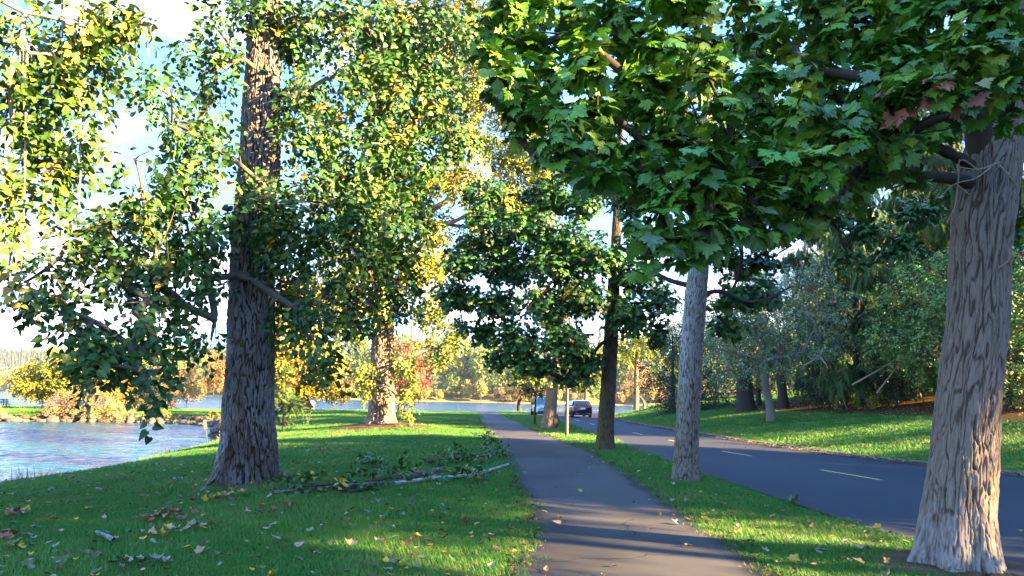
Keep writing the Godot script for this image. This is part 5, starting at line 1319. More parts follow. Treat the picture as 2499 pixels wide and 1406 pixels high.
func build_hillside() -> void:
	var leaf := leaf_mat("woodland leaves", Color(0.55, 0.75, 0.25), 0.45)
	var glossy := leaf_mat("evergreen leaves", Color(0.25, 0.35, 0.12), 0.35)
	var needle := leaf_mat("cedar needles", Color(0.2, 0.3, 0.1), 0.6)
	var dark := mat_of("dark trunk", Color(0.05, 0.042, 0.036))
	var lichen := mat_of("lichened cherry bark", Color(0.19, 0.185, 0.16))
	# holly beside the road
	rnd.seed = 301
	var b := Vector3(12.9, 0, -59)
	var cl := [[Vector3(12.82, 2.22, -59.00), Vector3(1.80, 1.63, 2.00)], [Vector3(11.54, 4.12, -59.00), Vector3(1.47, 1.63, 2.00)], [Vector3(13.51, 5.46, -59.00), Vector3(1.63, 1.63, 2.00)], [Vector3(14.52, 2.56, -58.00), Vector3(1.61, 1.77, 2.00)], [Vector3(14.17, 0.98, -58.00), Vector3(1.61, 0.96, 1.60)], [Vector3(12.58, 0.64, -58.00), Vector3(1.45, 0.71, 1.50)], [Vector3(15.50, 1.33, -57.00), Vector3(1.26, 0.95, 1.50)], [Vector3(12.41, 6.16, -60.00), Vector3(1.00, 1.16, 1.50)], [Vector3(15.82, 4.17, -58.00), Vector3(1.61, 1.61, 1.80)], [Vector3(15.86, 2.26, -56.00), Vector3(1.40, 0.93, 1.50)], [Vector3(15.08, 6.89, -60.00), Vector3(1.66, 1.33, 1.80)]]
	plain_tree("holly_tree", "dense dark holly reaching the ground on the bank beside the road", "", b, column(b, 6.0), 0.2, 0.05, dark, cl, "small", glossy, EVERGREEN, 55.0, 1.5, 0.3, 0.6)
	# grey cherry with a leaning lichened trunk
	rnd.seed = 302
	b = Vector3(14.1, 0, -40)
	cl = [[Vector3(11.73, 4.00, -39.00), Vector3(1.30, 0.65, 1.40)], [Vector3(13.11, 3.76, -38.00), Vector3(1.47, 0.63, 1.40)], [Vector3(15.01, 4.22, -38.00), Vector3(1.26, 0.74, 1.40)], [Vector3(11.98, 5.52, -39.00), Vector3(1.30, 0.86, 1.40)], [Vector3(13.58, 5.46, -38.00), Vector3(1.47, 0.95, 1.50)], [Vector3(15.70, 5.71, -38.00), Vector3(1.26, 0.84, 1.40)], [Vector3(12.89, 6.85, -39.00), Vector3(1.30, 0.86, 1.40)], [Vector3(14.86, 7.11, -39.00), Vector3(1.51, 0.86, 1.40)], [Vector3(16.73, 4.89, -38.00), Vector3(1.05, 0.74, 1.40)], [Vector3(11.25, 5.11, -39.50), Vector3(0.98, 0.88, 1.30)], [Vector3(17.03, 6.94, -39.00), Vector3(1.08, 0.86, 1.30)], [Vector3(11.28, 2.92, -39.00), Vector3(0.86, 0.48, 1.00)], [Vector3(14.02, 8.20, -39.00), Vector3(1.30, 0.76, 1.30)], [Vector3(16.00, 8.46, -39.00), Vector3(1.30, 0.76, 1.30)]]
	plain_tree("cherry_tree", "grey cherry tree with one slim leaning trunk and twiggy crown on the grass slope", "", b, [Vector3(14.02, 0.49, -40.00), Vector3(13.90, 1.58, -40.00), Vector3(13.72, 2.67, -40.00), Vector3(13.82, 3.33, -40.00)], 0.24, 0.17, lichen, cl, "small", leaf, CHERRY, 85.0, 1.15, 0.3, 0.5, 12, 0.12, 0.3)
	# stout dark double trunk and another behind
	rnd.seed = 303
	b = Vector3(15.7, 0, -50)
	cl = [[Vector3(16.15, 4.97, -50.00), Vector3(1.66, 1.11, 2.00)], [Vector3(14.23, 5.76, -50.00), Vector3(1.39, 1.25, 2.00)], [Vector3(15.93, 7.19, -50.00), Vector3(1.66, 1.25, 2.00)], [Vector3(17.83, 5.56, -50.00), Vector3(1.39, 1.11, 2.00)], [Vector3(15.14, 8.43, -51.00), Vector3(1.70, 1.27, 2.00)], [Vector3(17.46, 9.63, -51.00), Vector3(1.70, 1.27, 2.00)], [Vector3(15.85, 3.86, -50.00), Vector3(1.11, 0.69, 1.40)]]
	plain_tree("stout_tree", "stout dark tree with a twin trunk on the slope behind the grey cherry", "", b, [Vector3(15.82, 0.82, -50.00), Vector3(15.79, 1.68, -50.00), Vector3(15.74, 2.77, -50.00), Vector3(15.86, 4.41, -50.00)], 0.62, 0.5, dark, cl, "small", leaf, UNDER, 34.0, 1.6, 0.4, 0.5, 4)
	rnd.seed = 304
	b = Vector3(17.6, 0, -48)
	cl = [[Vector3(18.13, 3.83, -48.00), Vector3(1.06, 0.80, 1.60)], [Vector3(18.98, 5.44, -48.00), Vector3(1.33, 1.06, 1.80)], [Vector3(17.97, 7.02, -48.00), Vector3(1.33, 1.06, 1.80)], [Vector3(19.31, 3.82, -47.00), Vector3(1.04, 0.91, 1.60)]]
	plain_tree("dark_tree", "dark single trunked tree at the wood's edge right of the grey cherry", "", b, [Vector3(17.56, 1.00, -48.00), Vector3(17.55, 2.25, -48.00), Vector3(17.47, 3.82, -48.00), Vector3(17.80, 5.95, -48.00)], 0.34, 0.24, dark, cl, "small", leaf, UNDER, 34.0, 1.5, 0.4, 0.5, 4)
	# cedars and the wood behind
	var spots := [[19.5, -41.5, 15.0, 3.0], [22.5, -36.5, 17.0, 3.2], [25.5, -33.0, 18.0, 3.4], [24.0, -42.0, 19.0, 3.4], [30.0, -46.0, 20.0, 3.6], [22.0, -50.0, 19.0, 3.6], [27.0, -50.0, 21.0, 3.8], [33.0, -50.0, 18.0, 3.0], [36.0, -44.0, 20.0, 3.6]]
	for i in spots.size():
		rnd.seed = 310 + i
		var s: Array = spots[i]
		b = Vector3(s[0], 0, s[1])
		var h: float = s[2]
		cl = []
		var n := 24
		for k in n:
			var t := float(k) / n
			var a := k * 2.4
			var rr: float = s[3] * (1.05 - 0.8 * t) * rnd.randf_range(0.55, 1.0)
			cl.append([Vector3(b.x + cos(a) * rr, gh(b.x, b.z) + 0.9 + h * t * 0.95, b.z + sin(a) * rr), Vector3(1.35, 0.95, 1.35) * (1.15 - 0.55 * t)])
		plain_tree("cedar_tree", ["dark cedar with hanging fronds behind the slope", "tall cedar in the wood right of the cherry", "tall cedar near the road's right side", "cedar standing second in the wood", "tall cedar at the back of the wood", "cedar behind the stout dark tree", "back cedar of the wood on the slope", "cedar at the picture's right end", "cedar deep in the wood on the right"][i], "cedars of the wood on the slope", b, column(b, h), 0.34, 0.04, dark, cl, "cedar", needle, CEDAR, 52.0, 1.35, 1.5, 0.35, 1, 0.06, 0.1)
	# undergrowth trees and shrubs at the wood's edge, each its own
	var shr := [["rhododendron_bush", "broad leaved evergreen bush low before the cedars", 19.8, -39.0, 1.5, EVERGREEN, "lance", 1.5], ["rhododendron_bush", "dark evergreen bush beside the dark trunk", 18.4, -44.0, 1.6, EVERGREEN, "lance", 1.5], ["maple_bush", "yellowing bush before the dark evergreen on the slope", 18.6, -38.4, 0.75, LIME, "small", 1.0], ["laurel_bush", "green laurel bush below the cedars left of the nearest trunk", 21.0, -34.6, 1.7, UNDER, "lance", 1.6], ["laurel_bush", "tall laurel bush behind the nearest trunk", 21.0, -29.5, 1.9, UNDER, "lance", 1.6], ["laurel_bush", "laurel bush right of the nearest trunk", 20.3, -24.5, 2.0, UNDER, "lance", 1.6]]
	for i in shr.size():
		rnd.seed = 330 + i
		var s: Array = shr[i]
		b = Vector3(s[2], 0, s[3])
		var r: float = s[4]
		cl = []
		for k in 9: cl.append([Vector3(b.x, gh(b.x, b.z) + r * 0.8, b.z) + uvec() * Vector3(r, r * 0.6, r) * 0.7, Vector3(r, r * 0.8, r) * 0.5])
		plain_tree(s[0], s[1], "", b, column(b, r), 0.05, 0.02, dark, cl, s[6], glossy if s[5] == EVERGREEN else leaf, s[5], 40.0, s[7] * 0.8, 0.5, 0.6, 4, 0.03)
	# taller broadleaved trees hanging over from the wood
	var over := [[20.5, -35.5, 7.5, 5.0], [23.5, -30.5, 8.5, 5.5], [21.5, -45.0, 9.0, 5.0], [18.0, -54.0, 7.0, 4.0], [20.5, -30.5, 6.5, 5.0], [24.0, -57.0, 9.5, 5.0], [30.0, -44.0, 12.0, 6.0], [30.0, -60.0, 12.0, 6.0], [36.0, -48.0, 14.0, 6.0], [17.5, -74.0, 12.0, 6.0], [23.0, -69.0, 14.0, 6.0], [29.0, -72.0, 15.0, 6.0]]
	for i in over.size():
		rnd.seed = 350 + i
		var s: Array = over[i]
		b = Vector3(s[0], 0, s[1])
		cl = []
		for k in 20: cl.append([Vector3(b.x, gh(b.x, b.z) + s[2] * 0.62, b.z) + uvec() * Vector3(2.7, s[2] * 0.42, 2.7) * pow(rnd.randf(), 0.4), Vector3(1.25, 0.95, 1.25)])
		plain_tree("understorey_tree", ["mixed green tree hanging over the mulch bed", "mixed green tree right of the mulch bed", "leafy tree above the dark trunks", "leafy tree behind the holly", "leafy tree behind the nearest maple's trunk", "tall leafy tree behind the stout dark one", "tall leafy tree at the back of the wood", "leafy tree far back behind the holly", "tall leafy tree farthest back on the slope", "leafy tree just behind the holly's top", "tall tree filling the gap above the stout dark trunk", "tall tree far behind the grey cherry"][i], "leafy trees of the wood on the slope", b, column(b, s[2]), 0.2, 0.05, dark, cl, "lance" if i % 2 else "small", leaf, UNDER, 44.0, 1.45, 0.6, 0.5, 3, 0.05)
	# bare pale stems leaning out of the wood
	rnd.seed = 370
	var sb := MB.new()
	var t := thing("bare_shrub", down_to(Vector3(19.3, 0, -37.5), 0.0), "bare pale stems leaning out from under the cedars", "bush")
	for k in [[Vector3(18.20, 2.20, -37.00), Vector3(19.25, 3.81, -36.50), Vector3(19.88, 5.40, -36.00)], [Vector3(17.00, 2.58, -37.00), Vector3(18.22, 3.39, -36.50), Vector3(19.62, 4.39, -36.00)], [Vector3(14.59, 3.44, -37.00), Vector3(15.22, 3.97, -36.50), Vector3(15.36, 4.33, -36.40)], [Vector3(15.26, 3.94, -36.60), Vector3(15.47, 3.57, -36.40), Vector3(15.56, 3.33, -36.40)], [Vector3(19.73, 3.32, -36.50), Vector3(19.98, 4.22, -36.30), Vector3(20.41, 4.93, -36.20)], [Vector3(20.01, 3.03, -36.50), Vector3(20.33, 4.03, -36.30), Vector3(20.72, 4.79, -36.20)]]:
		root_into(sb, k, 0.05, 0.02, t.position)
	obj("stems", sb.mesh(), mat_of("pale stems", Color(0.34, 0.27, 0.18)), t)

# ---------------------------------------------------------------- trees by the water
func ball(c: Vector3, r: Vector3, n: int, cr: float) -> Array:
	return cloud_of_clumps(c, r, n, cr)

func build_shore_trees() -> void:
	var leaf := leaf_mat("autumn leaves", Color(0.85, 0.75, 0.2), 0.55)
	var green := leaf_mat("shore leaves", Color(0.5, 0.65, 0.2), 0.5)
	var needle: Material = mats["cedar needles"]
	var wood := mat_of("shore trunk", Color(0.24, 0.17, 0.11))
	var dark: Material = mats["dark trunk"]
	# yellow tree with a leaning trunk near the bin
	rnd.seed = 401
	var b := Vector3(-20.4, 0, -74.8)
	var cl := [[Vector3(-20.72, 2.82, -74.00), Vector3(1.84, 1.43, 2.00)], [Vector3(-22.22, 4.00, -74.00), Vector3(1.84, 1.64, 2.00)], [Vector3(-19.32, 3.25, -74.00), Vector3(1.64, 1.43, 2.00)], [Vector3(-23.09, 6.50, -75.00), Vector3(1.87, 1.87, 2.00)], [Vector3(-20.69, 5.66, -74.00), Vector3(2.05, 1.84, 2.00)], [Vector3(-18.60, 4.89, -74.00), Vector3(1.64, 1.43, 2.00)], [Vector3(-23.29, 9.41, -75.00), Vector3(1.66, 1.87, 2.00)], [Vector3(-21.15, 8.62, -75.00), Vector3(2.08, 1.87, 2.00)], [Vector3(-18.05, 2.47, -74.00), Vector3(1.23, 1.02, 1.60)], [Vector3(-22.17, 11.55, -75.00), Vector3(1.87, 1.87, 2.00)], [Vector3(-19.61, 10.75, -75.00), Vector3(1.66, 1.66, 2.00)], [Vector3(-16.81, 2.09, -74.00), Vector3(1.02, 0.61, 1.20)], [Vector3(-23.59, 1.56, -75.00), Vector3(1.25, 0.83, 1.50)]]
	plain_tree("yellow_tree", "golden yellow tree with a leaning orange brown trunk at the lawn's far edge", "", b, [Vector3(-20.36, 0.00, -74.80), Vector3(-20.72, 1.21, -74.80), Vector3(-21.08, 2.42, -74.80), Vector3(-21.37, 4.46, -74.80), Vector3(-21.48, 8.18, -74.80)], 0.62, 0.4, wood, cl, "mid", leaf, GOLD, 45.0, 1.25, 0.4, 0.5, 2, 0.12)
	# red leaved tree
	rnd.seed = 402
	b = Vector3(-10.3, 0, -70)
	cl = [[Vector3(-9.48, 4.49, -70.00), Vector3(1.36, 1.16, 1.50)], [Vector3(-8.67, 3.74, -70.00), Vector3(1.16, 0.97, 1.40)], [Vector3(-10.10, 5.64, -70.00), Vector3(1.09, 0.85, 1.30)], [Vector3(-9.02, 2.78, -70.00), Vector3(1.24, 0.78, 1.40)], [Vector3(-8.14, 4.91, -70.00), Vector3(0.62, 0.78, 1.00)], [Vector3(-9.56, 6.42, -70.00), Vector3(0.70, 0.54, 1.00)], [Vector3(-10.00, 3.14, -70.00), Vector3(1.01, 0.85, 1.30)]]
	plain_tree("red_tree", "small red leaved tree right of the lawn's thick cottonwood trunk", "", b, column(b, 4.2), 0.16, 0.06, dark, cl, "small", leaf, RED, 45.0, 1.7, 0.4, 0.5, 3, 0.06)
	# dark conifer bush right of the big trunk, with weeds below
	rnd.seed = 403
	b = Vector3(-12.6, 0, -42)
	cl = [[Vector3(-12.60, 1.02, -42.00), Vector3(0.74, 0.65, 1.00)], [Vector3(-13.16, 1.58, -42.00), Vector3(0.65, 0.70, 1.00)], [Vector3(-12.80, 2.38, -42.00), Vector3(0.51, 0.58, 0.80)], [Vector3(-12.13, 0.92, -42.00), Vector3(0.47, 0.37, 0.70)], [Vector3(-13.19, 0.67, -42.00), Vector3(0.56, 0.56, 0.80)], [Vector3(-12.64, 0.46, -41.50), Vector3(0.60, 0.32, 0.80)], [Vector3(-13.08, 3.07, -42.00), Vector3(0.28, 0.42, 0.50)]]
	plain_tree("conifer_bush", "dark green conifer bush right of the big cottonwood trunk", "", b, column(b, 2.8), 0.09, 0.02, dark, cl, "cedar", needle, CEDAR, 60.0, 0.8, 0.2, 0.4, 3, 0.03)
	rnd.seed = 404
	b = Vector3(-12.0, 0, -37.5)
	cl = [[Vector3(-11.39, 0.07, -37.50), Vector3(0.46, 0.25, 0.60)], [Vector3(-10.97, -0.02, -37.50), Vector3(0.33, 0.19, 0.50)], [Vector3(-11.90, 0.14, -38.00), Vector3(0.42, 0.29, 0.60)], [Vector3(-12.19, 0.23, -44.00), Vector3(0.73, 0.17, 0.80)], [Vector3(-11.59, 0.20, -44.00), Vector3(0.54, 0.15, 0.70)]]
	plain_tree("weedy_shrub", "grey green weeds low under the dark conifer bush", "", b, [], 0.0, 0.0, dark, cl, "lance", green, [[Color(0.10, 0.13, 0.06), 3.0], [Color(0.07, 0.11, 0.04), 2.0]], 60.0, 0.75, -0.3, 0.4, 3, 0.01)
	rnd.seed = 405
	b = Vector3(-15.3, 0, -37.0)
	cl = [[Vector3(-14.29, -0.82, -37.00), Vector3(0.33, 0.29, 0.30)], [Vector3(-13.99, -0.76, -37.00), Vector3(0.29, 0.29, 0.30)]]
	plain_tree("dry_grass_bush", "tuft of dry tan grass at the bay's edge left of the big trunk", "", b, [], 0.0, 0.0, dark, cl, "lance", leaf, [[Color(0.36, 0.27, 0.13), 3.0], [Color(0.28, 0.24, 0.1), 2.0]], 120.0, 0.6, -0.6, 0.2, 0)
	# the spit: flat topped orange and green tree
	rnd.seed = 406
	b = Vector3(-44.0, 0, -78)
	cl = []
	for k in [Vector3(-51.54, 2.07, -79.00), Vector3(-50.12, 2.96, -79.00), Vector3(-50.84, 1.66, -79.00), Vector3(-48.70, 3.86, -79.00), Vector3(-47.23, 4.32, -79.00), Vector3(-49.18, 2.34, -79.00), Vector3(-47.48, 2.59, -79.00), Vector3(-45.71, 4.35, -79.00), Vector3(-45.77, 2.84, -79.00), Vector3(-44.13, 3.74, -79.00), Vector3(-43.54, 2.24, -79.00), Vector3(-42.11, 3.13, -79.00), Vector3(-46.93, 1.52, -79.00), Vector3(-44.96, 1.35, -79.00), Vector3(-41.33, 1.86, -79.00), Vector3(-49.52, 1.47, -79.00), Vector3(-41.09, 3.80, -79.00), Vector3(-42.87, 4.20, -79.00)]:
		cl.append([k + Vector3(0, 0, rnd.randf_range(-1.5, 1.5)), Vector3(1.5, 0.75, 1.5)])
	plain_tree("spreading_tree", "spreading tree turning orange over green beside the bench on the spit", "", b, [down_to(b), b + Vector3(-0.4, 0.6, 0), b + Vector3(-1.2, 2.0, -0.2)], 0.24, 0.14, dark, cl, "mid", leaf, [[Color(0.42, 0.22, 0.03), 3.0, 1.0], [Color(0.34, 0.30, 0.03), 3.0], [Color(0.13, 0.19, 0.03), 3.0, -1.0]], 60.0, 1.1, 0.2, 0.9, 4, 0.08, 0.25)
	# rusty brush on the spit
	var brush := [["rusty_bush", "rust coloured brush on the rocky edge of the spit", -39.0, -69.9, [Vector3(-41.76, 0.20, -69.90), Vector3(-40.53, -0.52, -69.90), Vector3(-41.08, 0.97, -69.90), Vector3(-39.66, 0.25, -69.90), Vector3(-39.18, -0.68, -69.90), Vector3(-41.65, -0.81, -69.90)], RUST], ["rusty_bush", "tangled yellow and pinkish brush right of the rusty one on the spit", -35.5, -70.0, [Vector3(-38.19, 0.28, -70.00), Vector3(-37.34, -0.57, -70.00), Vector3(-38.10, 1.23, -70.00), Vector3(-36.66, 0.31, -70.00), Vector3(-35.99, -0.70, -70.00), Vector3(-38.28, -0.74, -70.00)], [[Color(0.38, 0.30, 0.08), 3.0], [Color(0.34, 0.2, 0.12), 2.0], [Color(0.22, 0.22, 0.08), 2.0]]], ["yellow_bush", "bright yellow bush behind the brush on the spit", -38.5, -80.0, [Vector3(-40.59, 0.15, -80.00), Vector3(-40.02, 1.03, -80.00), Vector3(-41.31, 0.78, -80.00), Vector3(-40.54, 1.89, -80.00)], GOLD]]
	for i in brush.size():
		rnd.seed = 410 + i
		var s: Array = brush[i]
		b = Vector3(s[2], 0, s[3])
		cl = []
		for k in s[4]: cl.append([k + Vector3(0, 0, rnd.randf_range(-0.6, 0.6)), Vector3(1.1, 0.85, 1.1)])
		plain_tree(s[0], s[1], "", b, column(b, 1.0), 0.06, 0.02, wood, cl, "lance", leaf, s[5], 75.0, 1.4, 0.1, 0.3, 9, 0.03, 0.7)
	rnd.seed = 415
	b = Vector3(-42.5, 0, -88)
	cl = [[Vector3(-41.86, 1.02, -88.00), Vector3(1.71, 1.37, 1.80)], [Vector3(-42.69, 2.19, -88.00), Vector3(1.46, 1.37, 1.80)], [Vector3(-43.02, 0.52, -88.00), Vector3(1.46, 0.98, 1.60)], [Vector3(-40.83, 0.32, -88.00), Vector3(1.17, 0.78, 1.30)], [Vector3(-43.85, 1.69, -88.00), Vector3(1.17, 1.17, 1.60)]]
	plain_tree("dark_bush", "dark green bush left of the two people on the spit", "", b, column(b, 2.0), 0.12, 0.03, dark, cl, "mid", green, EVERGREEN, 55.0, 0.9, 0.3, 0.5, 4, 0.05)
	rnd.seed = 416
	b = Vector3(-42.6, 0, -92)
	cl = [[Vector3(-41.15, 2.79, -92.00), Vector3(2.04, 1.43, 2.00)], [Vector3(-39.82, 2.07, -92.00), Vector3(1.53, 1.12, 1.80)], [Vector3(-42.24, 3.78, -92.00), Vector3(1.63, 1.12, 1.80)], [Vector3(-40.50, 4.06, -92.00), Vector3(1.43, 1.02, 1.60)], [Vector3(-39.00, 1.34, -92.00), Vector3(1.22, 0.82, 1.40)], [Vector3(-41.27, 1.29, -92.00), Vector3(1.33, 0.92, 1.40)]]
	plain_tree("tan_tree", "tan feathery tree behind the two people on the spit", "", b, column(b, 3.2), 0.16, 0.05, wood, cl, "lance", leaf, [[Color(0.36, 0.26, 0.12), 3.0], [Color(0.42, 0.30, 0.08), 2.0], [Color(0.25, 0.2, 0.1), 1.0]], 50.0, 1.6, 0.2, 0.3, 8, 0.05)
	rnd.seed = 417
	b = Vector3(-34.0, 0, -91)
	cl = [[Vector3(-36.27, 3.62, -91.00), Vector3(1.71, 1.41, 2.00)], [Vector3(-35.37, 4.88, -91.00), Vector3(1.41, 1.21, 2.00)], [Vector3(-36.92, 2.36, -91.00), Vector3(1.11, 0.71, 1.40)], [Vector3(-34.96, 2.90, -91.00), Vector3(1.21, 1.11, 1.60)], [Vector3(-34.31, 4.16, -91.00), Vector3(1.21, 1.51, 1.60)], [Vector3(-36.16, 5.37, -91.00), Vector3(1.21, 0.91, 1.50)]]
	plain_tree("orange_tree", "thin orange and brown tree left of the big trunk at the bay's far side", "", b, column(b, 3.6), 0.14, 0.05, dark, cl, "mid", leaf, [[Color(0.38, 0.2, 0.05), 3.0], [Color(0.16, 0.16, 0.05), 2.0], [Color(0.2, 0.15, 0.12), 2.0]], 40.0, 0.85, 0.2, 0.4, 6, 0.05)
	# low yellow growth along the spit's rocks
	rnd.seed = 418
	var low := thing("bank_plants", Vector3(-30, -0.9, -69.5), "yellow green plants hanging over the spit's rocks", "plants", "", )
	low.set_meta("kind", "stuff")
	cl = []
	for i in 70:
		var f := rnd.randf()
		var p := Vector3(-34.0, 0, -70.4).lerp(Vector3(-23.5, 0, -64.5), f) if i < 44 else Vector3(-54.0, 0, -67.9).lerp(Vector3(-41.5, 0, -69.2), f)
		p += Vector3(rnd.randf_range(-0.5, 0.5), 0, -rnd.randf_range(0.2, 1.0))
		cl.append([Vector3(p.x, gh(p.x, p.z) + 0.12, p.z), Vector3(0.6, 0.22, 0.45)])
	foliage(low, "foliage", cl, "small", leaf, [[Color(0.30, 0.28, 0.04), 3.0], [Color(0.18, 0.22, 0.04), 3.0], [Color(0.35, 0.24, 0.1), 1.0]], 70.0, 0.9, 0.2, 0.6)
	# far right by the road's bend
	rnd.seed = 420
	b = Vector3(1.4, 0, -101.5)
	cl = [[Vector3(-0.23, 2.19, -101.00), Vector3(1.57, 0.78, 1.80)], [Vector3(1.14, 3.05, -101.00), Vector3(1.68, 0.90, 2.00)], [Vector3(2.82, 2.37, -101.00), Vector3(1.45, 0.78, 1.80)], [Vector3(-1.32, 1.35, -101.00), Vector3(0.78, 0.39, 1.00)], [Vector3(1.44, 1.96, -101.00), Vector3(1.34, 0.56, 1.60)], [Vector3(3.66, 1.62, -101.00), Vector3(0.78, 0.39, 1.00)]]
	plain_tree("umbrella_tree", "low dark umbrella shaped tree by the lake left of the van", "", b, [down_to(b), Vector3(1.24, 0.85, -101.50), Vector3(1.56, 1.57, -101.50)], 0.3, 0.2, dark, cl, "lance", green, [[Color(0.08, 0.065, 0.035), 3.0], [Color(0.12, 0.11, 0.04), 2.0]], 60.0, 1.4, 0.1, 0.6, 9, 0.06, 0.3)
	rnd.seed = 421
	b = Vector3(19.9, 0, -112)
	cl = [[Vector3(18.19, 4.17, -112.00), Vector3(1.99, 1.37, 2.40)], [Vector3(20.34, 4.52, -112.00), Vector3(1.99, 1.49, 2.40)], [Vector3(19.12, 6.02, -112.00), Vector3(2.23, 1.37, 2.40)], [Vector3(21.88, 3.33, -112.00), Vector3(1.37, 0.99, 1.80)], [Vector3(17.26, 2.93, -112.00), Vector3(0.99, 0.74, 1.50)]]
	plain_tree("umbrella_tree", "small umbrella shaped tree with sparse pinkish orange leaves right of the car", "", b, [down_to(b), Vector3(20.14, 1.16, -112.00), Vector3(19.53, 2.18, -112.00)], 0.3, 0.18, wood, cl, "lance", leaf, [[Color(0.40, 0.24, 0.13), 3.0], [Color(0.30, 0.25, 0.08), 2.0]], 24.0, 1.7, 0.1, 0.5, 10, 0.07, 0.3)
	rnd.seed = 422
	b = Vector3(10.2, 0, -101)
	cl = [[Vector3(9.72, 5.71, -101.00), Vector3(1.68, 1.23, 2.00)], [Vector3(11.39, 6.30, -101.00), Vector3(1.57, 1.34, 2.00)], [Vector3(8.62, 4.30, -101.00), Vector3(1.34, 1.01, 1.60)], [Vector3(10.55, 7.39, -101.00), Vector3(1.90, 1.12, 2.00)], [Vector3(12.51, 5.49, -101.00), Vector3(1.12, 1.01, 1.50)], [Vector3(8.04, 6.78, -101.00), Vector3(1.34, 1.34, 1.80)], [Vector3(10.01, 4.06, -101.00), Vector3(1.45, 0.67, 1.60)]]
	plain_tree("lakeside_tree", "yellow green tree with a straight orange lit trunk just behind the car", "", b, [down_to(b), Vector3(10.30, 1.59, -101.00), Vector3(10.35, 3.51, -101.00), Vector3(10.39, 6.28, -101.00)], 0.34, 0.24, wood, cl, "mid", leaf, LIME, 40.0, 1.15, 0.4, 0.6, 2, 0.08)
	rnd.seed = 423
	b = Vector3(18.2, 0, -108)
	cl = [[Vector3(18.15, 9.13, -108.00), Vector3(2.03, 1.44, 2.00)], [Vector3(20.55, 9.78, -108.00), Vector3(1.80, 1.44, 2.00)], [Vector3(16.35, 7.90, -108.00), Vector3(1.56, 1.20, 2.00)], [Vector3(18.76, 10.94, -108.00), Vector3(2.03, 1.44, 2.00)], [Vector3(21.73, 8.31, -108.00), Vector3(1.44, 1.08, 1.60)], [Vector3(16.95, 10.00, -108.00), Vector3(1.44, 1.08, 1.60)]]
	plain_tree("lakeside_tree", "lime yellow tree with a straight trunk left of the holly", "", b, [down_to(b), Vector3(18.30, 1.45, -108.00), Vector3(18.31, 4.39, -108.00), Vector3(18.39, 8.54, -108.00)], 0.42, 0.3, wood, cl, "mid", leaf, LIME, 40.0, 1.15, 0.4, 0.6, 2, 0.08)

# ---------------------------------------------------------------- verge maples going on beyond the frame, plus unseen trees added for shade
func build_out_of_frame_trees() -> void:
	var leaf: Material = mats["maple leaves"]
	var dark: Material = mats["maple branches"]
	var needle: Material = mats["cedar needles"]
	for i in 3:
		rnd.seed = 500 + i
		var b: Vector3 = [Vector3(5.3, 0, 2.5), Vector3(5.6, 0, 12.0), Vector3(5.9, 0, 22.0)][i]
		var cl := cloud_of_clumps(b + Vector3(0, 7.4, 0), Vector3(3.2, 2.8, 3.2), 26, 1.0)
		plain_tree("maple_tree", ["maple on the verge beside where the picture is taken from", "maple on the verge farther back", "maple on the verge farthest back"][i], "maple trees on the verge", b, column(b, 9.0), 0.3, 0.05, dark, cl, "maple", leaf, MAPLE, 16.0, 1.3, 0.4, 0.9, 2)
	var wood := [[22.5, -17.0, 12.0], [22.5, -9.2, 12.5], [22.0, -6.0, 12.5], [22.0, 5.6, 12.5], [23.0, 9.0, 13.0], [22.5, 12.5, 13.0], [24.0, 17.5, 14.0], [23.0, 23.0, 14.0], [28.5, -5.0, 14.0], [28.5, 8.5, 15.0], [30.0, 27.0, 15.0], [30.0, 16.0, 15.0]]  # unseen trees added as a screen against the sun
	for i in wood.size():
		rnd.seed = 510 + i
		var b := Vector3(wood[i][0], 0, wood[i][1])
		var h: float = wood[i][2]
		var cl := cloud_of_clumps(Vector3(b.x, gh(b.x, b.z) + h * 0.55, b.z), Vector3(2.3, h * 0.42, 2.3), 46, 1.25).filter(func(e): return absf(e[0].y - 8.1) > 1.9 or absf(e[0].z) > 2.9)  # leaves left out where sun should get through to the path
		plain_tree("added_shade_tree", "unseen leafy tree added right of the frame to shade the lawn", "unseen trees added to shade the lawn", b, column(b, h * 0.9), 0.3, 0.04, dark, cl, "small", mats["woodland leaves"], UNDER, 85.0, 1.7, 0.4, 0.5, 0)
	for i in 6:
		rnd.seed = 530 + i
		var b := Vector3(28.5, 0, [-10.0, -6.0, -2.2, 1.8, 5.8, 10.0][i])
		var low: bool = i < 2
		var cl := cloud_of_clumps(Vector3(b.x, 9.0 if low else 12.7, b.z), Vector3(2.2, 5.0 if low else 1.5, 2.4), 60 if low else 30, 1.2 if low else 0.9)  # added row, crown heights set to block sun around an opening
		plain_tree("added_shade_tree", "unseen slender tree added right of the frame with its crown set to screen the sun", "slender unseen trees added as a sun screen", b, column(b, 11.0), 0.25, 0.06, dark, cl, "small", mats["woodland leaves"], UNDER, 85.0, 1.7, 0.4, 0.5, 0)
	rnd.seed = 541
	var lb := Vector3(21.5, 0, 0.2)  # added block of leaves, shaped to stop the lowest sun
	plain_tree("added_shade_bush", "unseen broad bush added right of the frame to cut the low sun", "", lb, column(lb, 4.0), 0.1, 0.04, dark, box_of_clumps(Vector3(21.5, 4.0, 0.0), Vector3(1.3, 2.3, 2.7), 56, 0.75), "small", mats["woodland leaves"], UNDER, 85.0, 1.7, 0.4, 0.5, 0)
	rnd.seed = 540
	var hb := Vector3(23.0, 0, 0.4)  # added crown that closes the sun opening from above
	plain_tree("added_shade_tree", "unseen high crowned tree added right of the frame to shade the lawn", "", hb, column(hb, 10.0), 0.3, 0.1, dark, cloud_of_clumps(Vector3(23.0, 12.2, -1.2), Vector3(2.4, 1.9, 3.0), 40, 0.9), "small", mats["woodland leaves"], UNDER, 40.0, 1.7, 0.4, 0.5, 0)

